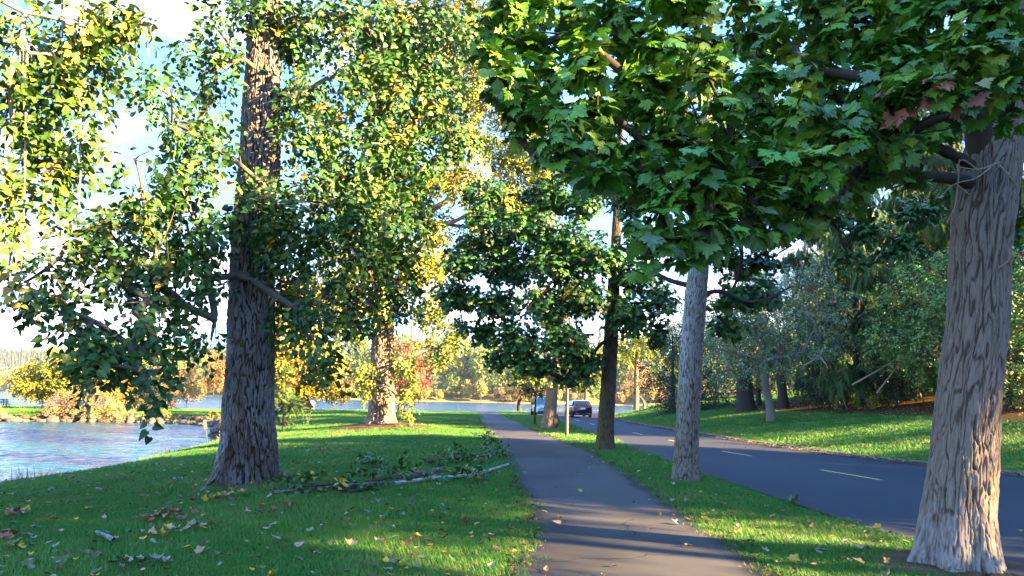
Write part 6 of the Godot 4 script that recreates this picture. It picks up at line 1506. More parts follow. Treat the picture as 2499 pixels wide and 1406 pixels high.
# ---------------------------------------------------------------- rocks, bench, bin, posts
func rock_mesh(seed_: int) -> ArrayMesh:
	var r := RandomNumberGenerator.new()
	r.seed = seed_
	var sp := SphereMesh.new()
	sp.radial_segments = 10
	sp.rings = 6
	sp.radius = 0.5
	sp.height = 1.0
	var a := sp.get_mesh_arrays()
	var v: PackedVector3Array = a[Mesh.ARRAY_VERTEX]
	var f := FastNoiseLite.new()
	f.seed = seed_
	f.frequency = 0.9
	for i in v.size():
		var p := v[i]
		var q := Vector3(signf(p.x) * pow(absf(p.x) * 2.0, 0.6), signf(p.y) * pow(absf(p.y) * 2.0, 0.6), signf(p.z) * pow(absf(p.z) * 2.0, 0.6)) * 0.42
		v[i] = q * (1.0 + 0.35 * f.get_noise_3dv(p * 3.0))
	a[Mesh.ARRAY_VERTEX] = v
	var st := SurfaceTool.new()
	st.create_from_arrays(a)
	st.generate_normals()
	return st.commit()

func build_shore_things() -> void:
	rnd.seed = 600
	var rocks := []
	for i in 5: rocks.append(rock_mesh(70 + i))
	var tan: Array = [mat_of("tan rock", Color(0.15, 0.115, 0.08)), mat_of("grey rock", Color(0.115, 0.10, 0.085)), mat_of("brown rock", Color(0.09, 0.066, 0.045))]
	var edge := resample([Vector3(-60, 0, -66.3), Vector3(-50, 0, -66.9), Vector3(-45, 0, -67), Vector3(-39, 0, -68.8), Vector3(-34.5, 0, -69.4), Vector3(-30, 0, -68.6), Vector3(-27.8, 0, -67), Vector3(-24, 0, -62.8), Vector3(-21.7, 0, -56.4), Vector3(-19.5, 0, -50)], 0.55)
	for row in 3:
		for p in edge:
			if row > 0 and rnd.randf() < 0.25: continue
			var o := obj("rock", rocks[rnd.randi() % 5], tan[rnd.randi() % 3])
			var s := rnd.randf_range(0.3, 1.05) * (1.0 - 0.12 * row)
			o.position = p + Vector3(rnd.randf_range(-0.25, 0.25) - 0.0, WATER + 0.08 + 0.24 * row, -0.1 - 0.3 * row + rnd.randf_range(-0.15, 0.15))
			o.basis = Basis(Vector3.UP, rnd.randf() * TAU) * Basis(Vector3.RIGHT, rnd.randf_range(-0.5, 0.5)) * Basis.from_scale(Vector3(s * 1.3, s * rnd.randf_range(0.45, 0.8), s))
			var pl := "left of the brush" if p.x < -41.0 else ("under the brush" if p.x < -33.5 else ("below the two people" if p.x < -26.0 else "near the big trunk"))
			tag(o, "%s rock of the spit's stone edge %s" % [["waterline", "middle row", "upper row"][row], pl], "rock", "%s rocks of the spit's stone edge %s" % [["waterline", "middle row", "upper row"][row], pl])
	var near := [Vector3(-11.44, -1.30, -24.38), Vector3(-11.41, -1.30, -23.71), Vector3(-12.21, -1.35, -27.03), Vector3(-11.05, -1.25, -21.90), Vector3(-11.00, -1.20, -21.13), Vector3(-11.64, -1.30, -25.57), Vector3(-12.98, -1.35, -30.04), Vector3(-11.88, -1.25, -20.34)]
	var look := ["flat grey rock at the near water's edge left of the big trunk", "low grey rock beside the flat one at the near water's edge", "wet rock farther along the near bank", "bluish rock at the water's edge left of the flat grey one", "small rock low on the near bank", "dark rock touching the flat grey one", "small wet rock on the bank near the metal post", "small rock among reeds at the left of the near bank"]
	for i in near.size():
		var o := obj("rock", rocks[i % 5], mat_of("wet rock", Color(0.10, 0.10, 0.10), 0.5))
		o.position = near[i] + Vector3(-0.15, 0.12, 0)
		var s := [0.75, 0.5, 0.5, 0.7, 0.4, 0.5, 0.4, 0.4][i] as float
		o.basis = Basis(Vector3.UP, i * 1.3) * Basis.from_scale(Vector3(s * 1.4, s * 0.5, s))
		tag(o, look[i], "rock", "rocks at the near water's edge")
	# reeds
	rnd.seed = 610
	for spot in [[Vector3(-12.43, -1.10, -19.65), 26], [Vector3(-12.57, -1.15, -20.45), 20], [Vector3(-14.05, -1.20, -31.46), 16], [Vector3(-14.78, -1.20, -34.73), 14], [Vector3(-12.62, -1.10, -27.81), 14]]:
		var b := MB.new()
		for k in spot[1]:
			var q := Vector3(rnd.randf_range(-0.35, 0.35), -0.1, rnd.randf_range(-0.35, 0.35))
			var e := q + Vector3(rnd.randf_range(-0.25, 0.25), rnd.randf_range(0.3, 0.6), rnd.randf_range(-0.2, 0.2))
			b.tri(q - Vector3(0.012, 0, 0), q + Vector3(0.012, 0, 0), e)
		var o := obj("reed_tuft", b.mesh(), mat_of("reed", Color(0.10, 0.12, 0.06)))
		o.position = Vector3(spot[0].x, gh(spot[0].x, spot[0].z), spot[0].z)
		tag(o, "thin reeds at the near water's edge" , "reeds", "reed tufts at the near water's edge")
	# leaning metal post with a small plate
	var t := thing("sign_post", down_to(Vector3(-13.63, -0.90, -34.16), 0.0), "leaning thin metal post with a small grey plate at the bay's edge", "sign")
	var lean := Basis(Vector3.BACK, 0.19)
	var mb := MB.new()
	mb.box(lean * Vector3(0, 0.55, 0), Vector3(0.06, 1.3, 0.04), lean)
	obj("post", mb.mesh(), mat_of("galvanised post", Color(0.07, 0.14, 0.17), 0.5, 0.3), t)
	mb = MB.new()
	mb.box(lean * Vector3(0.02, 0.95, 0.035), Vector3(0.16, 0.42, 0.015), lean)
	obj("plate", mb.mesh(), mat_of("sign plate", Color(0.14, 0.16, 0.15), 0.5), t)
	# thin post at the lawn's end
	t = thing("marker_post", down_to(Vector3(-6.35, 0.00, -93.44), 0.0), "thin dark upright post at the far end of the lawn", "post")
	mb = MB.new()
	mb.tube(PackedVector3Array([Vector3(0, -0.2, 0), Vector3(0, 1.6, 0)]), PackedFloat32Array([0.035, 0.035]), 8)
	obj("pole", mb.mesh(), mat_of("dark steel", Color(0.06, 0.09, 0.09), 0.5), t)
	# bench on the spit, seen from behind
	t = thing("park_bench", down_to(Vector3(-53.9, 0, -78.8), 0.0), "dark slatted bench facing the lake on the spit", "bench")
	var ink := mat_of("dark bench wood", Color(0.03, 0.035, 0.045), 0.6)
	for k in 3:
		mb = MB.new()
		mb.box(Vector3(0, 0.58 + 0.17 * k, 0.03 * k), Vector3(2.5, 0.10, 0.035))
		obj("back_slat", mb.mesh(), ink, t)
	for k in 3:
		mb = MB.new()
		mb.box(Vector3(0, 0.45, -0.1 - 0.15 * k), Vector3(2.5, 0.035, 0.12))
		obj("seat_slat", mb.mesh(), ink, t)
	for x in [-1.05, 0.0, 0.72, 1.05]:
		mb = MB.new()
		mb.box(Vector3(x, 0.45, 0.0), Vector3(0.07, 1.0, 0.05))
		mb.box(Vector3(x, 0.22, -0.42), Vector3(0.07, 0.5, 0.05))
		mb.box(Vector3(x, 0.425, -0.21), Vector3(0.06, 0.03, 0.36))
		obj("leg", mb.mesh(), ink, t)
	# litter bin under the yellow tree
	t = thing("litter_bin", down_to(Vector3(-20.9, 0, -79), 0.0), "round litter bin with a pale domed lid beside the yellow tree", "bin")
	var prof := func(rows: Array) -> ArrayMesh:
		var v := PackedVector3Array()
		for r in rows:
			for i in 20: v.append(Vector3(cos(-TAU * i / 20) * r[0], r[1], sin(-TAU * i / 20) * r[0]))
		return grid_mesh(v, 20, rows.size(), true)
	obj("drum", prof.call([[0.0, 0.02], [0.2, 0.02], [0.25, 0.06], [0.32, 0.45], [0.33, 0.72], [0.3, 0.73], [0.29, 0.6]]), mat_of("bin slats", Color(0.17, 0.13, 0.11)), t)
	for k in 12:
		var a := TAU * k / 12
		mb = MB.new()
		mb.box(Vector3(cos(a) * 0.325, 0.4, sin(a) * 0.325), Vector3(0.02, 0.62, 0.09), Basis(Vector3.UP, -a))
		obj("slat", mb.mesh(), mat_of("bin pale slat", Color(0.34, 0.3, 0.27)), t)
	obj("lid", prof.call([[0.36, 0.74], [0.37, 0.78], [0.33, 0.9], [0.22, 1.0], [0.1, 1.05], [0.0, 1.06]]), mat_of("bin lid", Color(0.62, 0.64, 0.66), 0.4), t)

# ---------------------------------------------------------------- people
func body_mesh(bones: Array, cell: float) -> ArrayMesh:
	# one continuous skin: smooth union of tapered capsules, meshed with surface nets
	var lo := Vector3.INF
	var hi := -Vector3.INF
	for b in bones:
		var m := Vector3.ONE * (maxf(b[2], b[3]) + 0.06)
		lo = lo.min((b[0] as Vector3).min(b[1]) - m)
		hi = hi.max((b[0] as Vector3).max(b[1]) + m)
	var nx := int((hi.x - lo.x) / cell) + 2
	var ny := int((hi.y - lo.y) / cell) + 2
	var nz := int((hi.z - lo.z) / cell) + 2
	var f := PackedFloat32Array()
	f.resize(nx * ny * nz)
	f.fill(1.0)
	var k := 0.035
	for b in bones:
		var a: Vector3 = b[0]
		var e: Vector3 = b[1]
		var ra: float = b[2]
		var rb: float = b[3]
		var ab := e - a
		var l2 := maxf(ab.length_squared(), 1e-6)
		var m := Vector3.ONE * (maxf(ra, rb) + 0.09)
		var p0 := ((a.min(e) - m - lo) / cell).max(Vector3.ZERO)
		var p1 := ((a.max(e) + m - lo) / cell).min(Vector3(nx - 1, ny - 1, nz - 1))
		for z in range(int(p0.z), int(p1.z) + 1):
			for y in range(int(p0.y), int(p1.y) + 1):
				for x in range(int(p0.x), int(p1.x) + 1):
					var p := lo + Vector3(x, y, z) * cell
					var t := clampf((p - a).dot(ab) / l2, 0.0, 1.0)
					var d := p.distance_to(a + ab * t) - lerpf(ra, rb, t)
					var q := (z * ny + y) * nx + x
					var o := f[q]
					var h := clampf(0.5 + 0.5 * (o - d) / k, 0.0, 1.0)
					f[q] = lerpf(o, d, h) - k * h * (1.0 - h)
	var at := {}
	var v := PackedVector3Array()
	var c := PackedColorArray()
	var corner := [Vector3i(0, 0, 0), Vector3i(1, 0, 0), Vector3i(0, 1, 0), Vector3i(1, 1, 0), Vector3i(0, 0, 1), Vector3i(1, 0, 1), Vector3i(0, 1, 1), Vector3i(1, 1, 1)]
	for z in nz - 1:
		for y in ny - 1:
			for x in nx - 1:
				var q := (z * ny + y) * nx + x
				var vals := [f[q], f[q + 1], f[q + nx], f[q + nx + 1], f[q + nx * ny], f[q + nx * ny + 1], f[q + nx * ny + nx], f[q + nx * ny + nx + 1]]
				var neg := 0
				for w in vals:
					if w < 0.0: neg += 1
				if neg == 0 or neg == 8: continue
				var s := Vector3.ZERO
				var n := 0
				for i in 8:
					for j in [i ^ 1, i ^ 2, i ^ 4]:
						if j > i and (vals[i] < 0.0) != (vals[j] < 0.0):
							var t: float = vals[i] / (vals[i] - vals[j])
							s += Vector3(corner[i]).lerp(Vector3(corner[j]), t)
							n += 1
				at[q] = v.size()
				var p := lo + (Vector3(x, y, z) + s / n) * cell
				v.append(p)
				var best := 1e9
				var col := Color.WHITE
				for b in bones:
					var a: Vector3 = b[0]
					var ab: Vector3 = b[1] - a
					var t := clampf((p - a).dot(ab) / maxf(ab.length_squared(), 1e-6), 0.0, 1.0)
					var d: float = p.distance_to(a + ab * t) - lerpf(b[2], b[3], t)
					if d < best: best = d; col = b[4]
				c.append(col)
	var ix := PackedInt32Array()
	for z in range(1, nz - 1):
		for y in range(1, ny - 1):
			for x in range(1, nx - 1):
				var q := (z * ny + y) * nx + x
				for ax in 3:
					var s: int = [1, nx, nx * ny][ax]
					if (f[q] < 0.0) == (f[q + s] < 0.0): continue
					var u: int = [nx, nx * ny, 1][ax]
					var w: int = [nx * ny, 1, nx][ax]
					var r := [q - u - w, q - w, q, q - u]
					var ok := true
					for e in r:
						if not at.has(e): ok = false
					if not ok: continue
					var i := [at[r[0]], at[r[1]], at[r[2]], at[r[3]]]
					if f[q] < 0.0: i.reverse()
					for e in [i[0], i[1], i[2], i[0], i[2], i[3]]: ix.append(e)
	var a := []
	a.resize(Mesh.ARRAY_MAX)
	a[Mesh.ARRAY_VERTEX] = v
	a[Mesh.ARRAY_COLOR] = c
	a[Mesh.ARRAY_INDEX] = ix
	var st := SurfaceTool.new()
	st.create_from_arrays(a)
	st.generate_normals()
	return st.commit()

func person_bones(shirt: Color, trousers: Color, skin: Color, shoe: Color, arms: Array, stride: float) -> Array:
	var out := []
	for s in [-1.0, 1.0]:
		var st: float = stride * s
		out.append([Vector3(s * 0.09, 0.88, 0), Vector3(s * 0.1, 0.48, -0.02 + st * 0.5), 0.092, 0.062, trousers])
		out.append([Vector3(s * 0.1, 0.48, -0.02 + st * 0.5), Vector3(s * 0.105, 0.09, 0.02 + st), 0.06, 0.045, trousers])
		out.append([Vector3(s * 0.105, 0.05, 0.03 + st), Vector3(s * 0.115, 0.04, -0.13 + st), 0.045, 0.036, shoe])
	out.append([Vector3(0, 0.90, 0), Vector3(0, 1.1, 0), 0.145, 0.15, shirt])
	out.append([Vector3(-0.05, 1.1, 0), Vector3(-0.07, 1.34, 0.0), 0.135, 0.12, shirt])
	out.append([Vector3(0.05, 1.1, 0), Vector3(0.07, 1.34, 0.0), 0.135, 0.12, shirt])
	out.append([Vector3(-0.16, 1.39, 0), Vector3(0.16, 1.39, 0), 0.065, 0.065, shirt])
	out.append([Vector3(0, 1.42, 0), Vector3(0, 1.52, -0.01), 0.055, 0.052, skin])
	out.append([Vector3(0, 1.60, -0.01), Vector3(0, 1.66, -0.02), 0.085, 0.09, skin])
	out.append([Vector3(0, 1.58, -0.1), Vector3(0, 1.62, -0.1), 0.012, 0.012, skin])
	for a in arms:
		out.append([a[0], a[1], 0.055, 0.045, shirt])
		out.append([a[1], a[2], 0.043, 0.03, a[3]])
		var d: Vector3 = (a[2] - a[1]).normalized()
		out.append([a[2], a[2] + d * 0.07, 0.034, 0.026, skin])
		for k in 4: out.append([a[2] + d * 0.06 + Vector3(0, (k - 1.5) * 0.018, 0), a[2] + d * (0.12 + 0.015 * (1.5 - absf(k - 1.5))) + Vector3(0, (k - 1.5) * 0.02, 0), 0.011, 0.009, skin])
		out.append([a[2] + d * 0.02, a[2] + d * 0.06 + Vector3(0, 0.045, 0), 0.012, 0.01, skin])
	return out

func build_people() -> void:
	var m := vc_mat("clothes and skin", 0.8, 0.3)
	var skin := Color(0.42, 0.26, 0.19)
	# standing, hands before the chest, facing right along the shore
	var navy := Color(0.055, 0.045, 0.10)
	var b := person_bones(navy, Color(0.035, 0.07, 0.16), skin, Color(0.25, 0.2, 0.17), [[Vector3(-0.2, 1.38, 0), Vector3(-0.25, 1.12, -0.04), Vector3(-0.12, 1.18, -0.26), navy], [Vector3(0.2, 1.38, 0), Vector3(0.25, 1.12, -0.04), Vector3(0.1, 1.22, -0.27), navy]], 0.03)
	var t := thing("person", down_to(Vector3(-38.4, 0, -89.3), 0.0), "person in a dark jacket and blue trousers standing at the water on the spit", "person")
	t.rotation.y = -1.15
	obj("body", body_mesh(b, 0.024), m, t)
	hair(t, Color(0.09, 0.06, 0.045))
	# pushing the stroller
	var blue := Color(0.06, 0.10, 0.42)
	b = person_bones(blue, Color(0.26, 0.22, 0.2), skin, Color(0.5, 0.5, 0.52), [[Vector3(-0.19, 1.38, 0), Vector3(-0.25, 1.13, -0.08), Vector3(-0.2, 1.02, -0.33), skin], [Vector3(0.19, 1.38, 0), Vector3(0.25, 1.13, -0.08), Vector3(0.2, 1.02, -0.33), skin]], 0.13)
	t = thing("person", down_to(Vector3(-40.1, 0, -87.6), 0.0), "person in a blue top and pale trousers pushing a red stroller on the spit", "person")
	t.rotation.y = -1.45
	obj("body", body_mesh(b, 0.024), m, t)
	hair(t, Color(0.30, 0.13, 0.07))
	# stroller
	t = thing("stroller", down_to(Vector3(-39.2, 0, -87.5), 0.0), "red stroller with a folded hood pushed by the person in blue", "stroller")
	t.rotation.y = -1.45
	var frame_m := mat_of("stroller frame", Color(0.05, 0.05, 0.055), 0.4, 0.5)
	for s in [-0.24, 0.24]:
		var mb := MB.new()
		mb.tube(PackedVector3Array([Vector3(s, 1.0, 0.5), Vector3(s, 0.6, 0.18), Vector3(s, 0.14, -0.3), Vector3(s * 0.6, 0.12, -0.62)]), PackedFloat32Array([0.014, 0.014, 0.014, 0.014]), 8)
		mb.tube(PackedVector3Array([Vector3(s, 0.6, 0.18), Vector3(s, 0.14, 0.36)]), PackedFloat32Array([0.013, 0.013]), 8)
		obj("frame_tube", mb.mesh(), frame_m, t)
	var hb := MB.new()
	hb.tube(PackedVector3Array([Vector3(-0.24, 1.0, 0.5), Vector3(0.24, 1.0, 0.5)]), PackedFloat32Array([0.018, 0.018]), 8)
	obj("handle", hb.mesh(), frame_m, t)
	var v := PackedVector3Array()
	for j in 9:
		var a := -0.35 + 2.2 * j / 8.0
		for i in 11:
			var x := -0.25 + 0.05 * i
			var w := sqrt(maxf(0.0, 1.0 - pow(x / 0.28, 2.0)))
			v.append(Vector3(x, 0.62 + sin(a) * 0.38 * w, 0.08 + cos(a) * 0.36 * w))
	obj("hood", grid_mesh(v, 11, 9, false), mat_of("red cloth", Color(0.36, 0.05, 0.035)), t)
	hb = MB.new()
	hb.box(Vector3(0, 0.52, 0.12), Vector3(0.42, 0.5, 0.05), Basis(Vector3.RIGHT, -0.5))
	hb.box(Vector3(0, 0.34, -0.12), Vector3(0.42, 0.06, 0.36))
	hb.box(Vector3(0, 0.24, -0.36), Vector3(0.38, 0.05, 0.2), Basis(Vector3.RIGHT, 0.6))
	obj("seat", hb.mesh(), mat_of("black cloth", Color(0.03, 0.028, 0.03)), t)
	for p in [Vector3(-0.27, 0.14, 0.38), Vector3(0.27, 0.14, 0.38), Vector3(0, 0.12, -0.64)]:
		wheel(t, p, 0.13, 0.05, true)

func hair(t: Node3D, col: Color) -> void:
	var v := PackedVector3Array()
	for j in 7:
		var e := 0.05 + (PI * 0.5 - 0.05) * j / 6.0
		for i in 16:
			var a := -TAU * i / 16
			var back := 0.5 + 0.5 * sin(a)
			var y := sin(e - 0.7 * back * (1.0 - j / 6.0))
			v.append(Vector3(cos(a) * cos(e) * 0.099, 1.655 + 0.11 * y, sin(a) * cos(e) * 0.106 + 0.005))
	obj("hair", grid_mesh(v, 16, 7, true), mat_of("hair %s" % col.to_html(), col, 0.7), t)

# ---------------------------------------------------------------- cars
func wheel(t: Node3D, p: Vector3, r: float, w: float, small := false) -> void:
	var mb := MB.new()
	var ring := func(rows: Array) -> ArrayMesh:
		var v := PackedVector3Array()
		for q in rows:
			for i in 24: v.append(Vector3(q[1], cos(TAU * i / 24) * q[0], sin(TAU * i / 24) * q[0]))
		return grid_mesh(v, 24, rows.size(), true)
	var ty := obj("tyre" if small else "wheel", ring.call([[r * 0.66, -w * 0.5], [r * 0.92, -w * 0.5], [r, -w * 0.3], [r, w * 0.3], [r * 0.92, w * 0.5], [r * 0.66, w * 0.5], [r * 0.66, -w * 0.5]]), mat_of("tyre rubber", Color(0.018, 0.018, 0.018), 0.9), t)
	ty.position = p
	if small: return
	for k in 5:
		var a := TAU * k / 5
		mb.box(Vector3(w * 0.3 * signf(p.x), cos(a) * r * 0.36, sin(a) * r * 0.36), Vector3(0.03, r * 0.6, r * 0.14), Basis(Vector3.RIGHT, a))
	mb.tube(PackedVector3Array([Vector3(-w * 0.2, 0, 0), Vector3(w * 0.34, 0, 0)]), PackedFloat32Array([r * 0.14, r * 0.12]), 10)
	obj("rim", mb.mesh(), mat_of("alloy rim", Color(0.4, 0.4, 0.42), 0.35, 0.8), ty)

func ring_at(z: float, wb: float, wt: float, y0: float, y1: float, p := 5.0, n := 28) -> PackedVector3Array:
	var out := PackedVector3Array()
	for i in n:
		var a := TAU * i / n
		var c := cos(a)
		var s := sin(a)
		var u := signf(c) * pow(absf(c), 2.0 / p)
		var q := signf(s) * pow(absf(s), 2.0 / p)
		var k := (q + 1.0) * 0.5
		out.append(Vector3(u * lerpf(wb, wt, k), lerpf(y0, y1, k), z))
	return out

func loft(rows: Array) -> ArrayMesh:
	# each row [z, half width low, half width high, bottom, top]; closed at both ends
	var v := PackedVector3Array()
	var n := 28
	var all := []
	for r in rows: all.append(ring_at(r[0], r[1], r[2], r[3], r[4]))
	for e in [0, all.size() - 1]:
		var c := Vector3.ZERO
		for p in all[e]: c += p / n
		var cap := PackedVector3Array()
		for p in all[e]: cap.append(c + (p - c) * 0.02)
		if e == 0: v.append_array(cap)
		else:
			for k in all.size(): v.append_array(all[k])
			v.append_array(cap)
	return grid_mesh(v, n, all.size() + 2, true)

func pane(t: Node3D, called: String, pts: Array, m: Material, out: Vector3, depth := 0.012) -> void:
	# a thin slab standing proud of the body; pts run counter-clockwise seen from outside
	var b := MB.new()
	var o := out.normalized() * depth
	b.quad(pts[0] + o, pts[1] + o, pts[2] + o, pts[3] + o)
	for i in 4:
		var p: Vector3 = pts[i]
		var q: Vector3 = pts[(i + 1) % 4]
		b.quad(p - o, q - o, q + o, p + o)
	obj(called, b.mesh(), m, t)

func build_cars() -> void:
	var glass := mat_of("car glass", Color(0.012, 0.016, 0.022), 0.05, 0.0, 0.9)
	var black := mat_of("car trim", Color(0.02, 0.02, 0.022), 0.5)
	var chrome := mat_of("car chrome", Color(0.6, 0.6, 0.62), 0.15, 1.0)
	var plate := mat_of("number plate", Color(0.6, 0.62, 0.66), 0.5)
	# crossover going away (local +z is its tail)
	var paint := mat_of("dark navy paint", Color(0.022, 0.026, 0.045), 0.3, 0.3)
	paint.clearcoat_enabled = true
	paint.clearcoat_roughness = 0.04
	var t := thing("car", Vector3(6.15, 0.02, -67.0), "dark navy crossover driving away on the road, tail lights towards us", "car", "cars on the road")
	t.rotation.y = 0.10
	obj("body", loft([[-2.2, 0.72, 0.66, 0.32, 0.72], [-2.0, 0.84, 0.8, 0.24, 0.84], [-1.2, 0.89, 0.84, 0.2, 0.98], [0.0, 0.89, 0.86, 0.2, 1.02], [1.3, 0.89, 0.86, 0.2, 1.06], [2.0, 0.87, 0.82, 0.26, 1.06], [2.2, 0.80, 0.76, 0.36, 1.0]]), paint, t)
	obj("cabin", loft([[-1.25, 0.74, 0.6, 0.9, 0.98], [-0.45, 0.8, 0.6, 0.9, 1.46], [0.3, 0.82, 0.62, 0.9, 1.54], [1.3, 0.82, 0.6, 0.9, 1.5], [1.72, 0.8, 0.58, 0.9, 1.42], [2.05, 0.78, 0.6, 0.9, 1.06]]), paint, t)
	pane(t, "rear_window", [Vector3(-0.6, 1.08, 2.06), Vector3(0.6, 1.08, 2.06), Vector3(0.5, 1.4, 1.8), Vector3(-0.5, 1.4, 1.8)], glass, Vector3(0, 0.5, 1))
	for s in [-1.0, 1.0]:
		var q := [Vector3(s * 0.83, 1.05, 1.55), Vector3(s * 0.83, 1.05, -0.95), Vector3(s * 0.68, 1.42, -0.4), Vector3(s * 0.68, 1.42, 1.35)]
		if s < 0: q = [q[1], q[0], q[3], q[2]]
		pane(t, "side_window", q, glass, Vector3(s, 0.4, 0), 0.03)
		pane(t, "tail_light", [Vector3(s * 0.62 - 0.22, 0.88, 2.2), Vector3(s * 0.62 + 0.2, 0.88, 2.16), Vector3(s * 0.62 + 0.18, 1.02, 2.12), Vector3(s * 0.62 - 0.22, 1.0, 2.2)], mat_of("red lamp glass", Color(0.5, 0.03, 0.05), 0.2), Vector3(0, 0, 1), 0.03)
		var mb := MB.new()
		mb.box(Vector3(s * 0.98, 1.04, -0.75), Vector3(0.2, 0.14, 0.1))
		obj("mirror", mb.mesh(), paint, t)
		mb = MB.new()
		mb.box(Vector3(s * 0.5, 0.36, 2.2), Vector3(0.28, 0.07, 0.06))
		obj("exhaust", mb.mesh(), chrome, t)
		for z in [-1.38, 1.36]: wheel(t, Vector3(s * 0.80, 0.33, z), 0.345, 0.23)
	var cb := MB.new()
	cb.box(Vector3(0, 0.91, 2.205), Vector3(0.9, 0.025, 0.03))
	obj("trim_strip", cb.mesh(), chrome, t)
	cb = MB.new()
	cb.box(Vector3(0, 0.78, 2.2), Vector3(0.42, 0.14, 0.03))
	obj("number_plate", cb.mesh(), plate, t)
	cb = MB.new()
	cb.box(Vector3(0, 0.33, 2.14), Vector3(1.45, 0.2, 0.14))
	obj("bumper", cb.mesh(), black, t)
	cb = MB.new()
	cb.box(Vector3(0, 1.475, 1.68), Vector3(1.1, 0.03, 0.22), Basis(Vector3.RIGHT, 0.2))
	obj("spoiler", cb.mesh(), mat_of("roof edge sky reflection", Color(0.45, 0.47, 0.5), 0.2, 0.3), t)  # pale tone stands for sky reflected on the roof
	# minivan coming towards us (local +z is its nose)
	paint = mat_of("silver blue paint", Color(0.20, 0.28, 0.40), 0.28, 0.5)
	paint.clearcoat_enabled = true
	paint.clearcoat_roughness = 0.04
	t = thing("car", Vector3(3.05, 0.02, -68.0), "silver blue minivan coming towards us, half hidden by the leaning trunk", "car", "cars on the road")
	t.rotation.y = 0.06
	obj("body", loft([[-2.45, 0.86, 0.8, 0.3, 1.05], [-2.2, 0.94, 0.9, 0.22, 1.1], [0.6, 0.96, 0.92, 0.2, 1.08], [1.5, 0.95, 0.88, 0.2, 0.98], [2.2, 0.90, 0.76, 0.24, 0.84], [2.45, 0.78, 0.62, 0.34, 0.7]]), paint, t)
	obj("cabin", loft([[-2.4, 0.86, 0.7, 0.95, 1.55], [-1.8, 0.92, 0.7, 0.95, 1.74], [0.0, 0.92, 0.7, 0.95, 1.76], [0.5, 0.92, 0.68, 0.95, 1.68], [1.55, 0.86, 0.72, 0.9, 1.0]]), paint, t)
	pane(t, "windscreen", [Vector3(-0.74, 1.04, 1.46), Vector3(0.74, 1.04, 1.46), Vector3(0.6, 1.62, 0.62), Vector3(-0.6, 1.62, 0.62)], mat_of("windscreen glass", Color(0.02, 0.05, 0.08), 0.05, 0.0, 0.9), Vector3(0, 0.8, 1), 0.02)
	for s in [-1.0, 1.0]:
		var q := [Vector3(s * 0.95, 1.08, 0.95), Vector3(s * 0.95, 1.08, -2.1), Vector3(s * 0.77, 1.6, -2.0), Vector3(s * 0.77, 1.6, 0.35)]
		if s > 0: q = [q[0], q[1], q[2], q[3]]
		else: q = [q[1], q[0], q[3], q[2]]
		pane(t, "side_window", q, glass, Vector3(s, 0.35, 0), 0.02)
		pane(t, "headlight", [Vector3(s * 0.62 - 0.2, 0.68, 2.36), Vector3(s * 0.62 + 0.2, 0.68, 2.3), Vector3(s * 0.62 + 0.18, 0.84, 2.2), Vector3(s * 0.62 - 0.2, 0.8, 2.3)], mat_of("headlamp glass", Color(0.8, 0.8, 0.8), 0.1, 0.3), Vector3(0, 0.2, 1), 0.04)
		var mb := MB.new()
		mb.box(Vector3(s * 1.06, 1.1, 0.85), Vector3(0.2, 0.16, 0.1))
		obj("mirror", mb.mesh(), black, t)
		for z in [-1.5, 1.5]: wheel(t, Vector3(s * 0.86, 0.32, z), 0.33, 0.22)
	cb = MB.new()
	cb.box(Vector3(0, 0.68, 2.42), Vector3(0.8, 0.14, 0.05))
	obj("grille", cb.mesh(), black, t)
	cb = MB.new()
	cb.box(Vector3(0, 0.4, 2.42), Vector3(1.4, 0.16, 0.1))
	obj("air_intake", cb.mesh(), black, t)
	cb = MB.new()
	cb.box(Vector3(0, 0.48, 2.485), Vector3(0.3, 0.15, 0.02))
	obj("number_plate", cb.mesh(), plate, t)

# ---------------------------------------------------------------- fallen wood and leaves
func on_lawn(p: Vector3, up: float) -> Vector3:
	return Vector3(p.x, gh(p.x, p.z) + up, p.z)

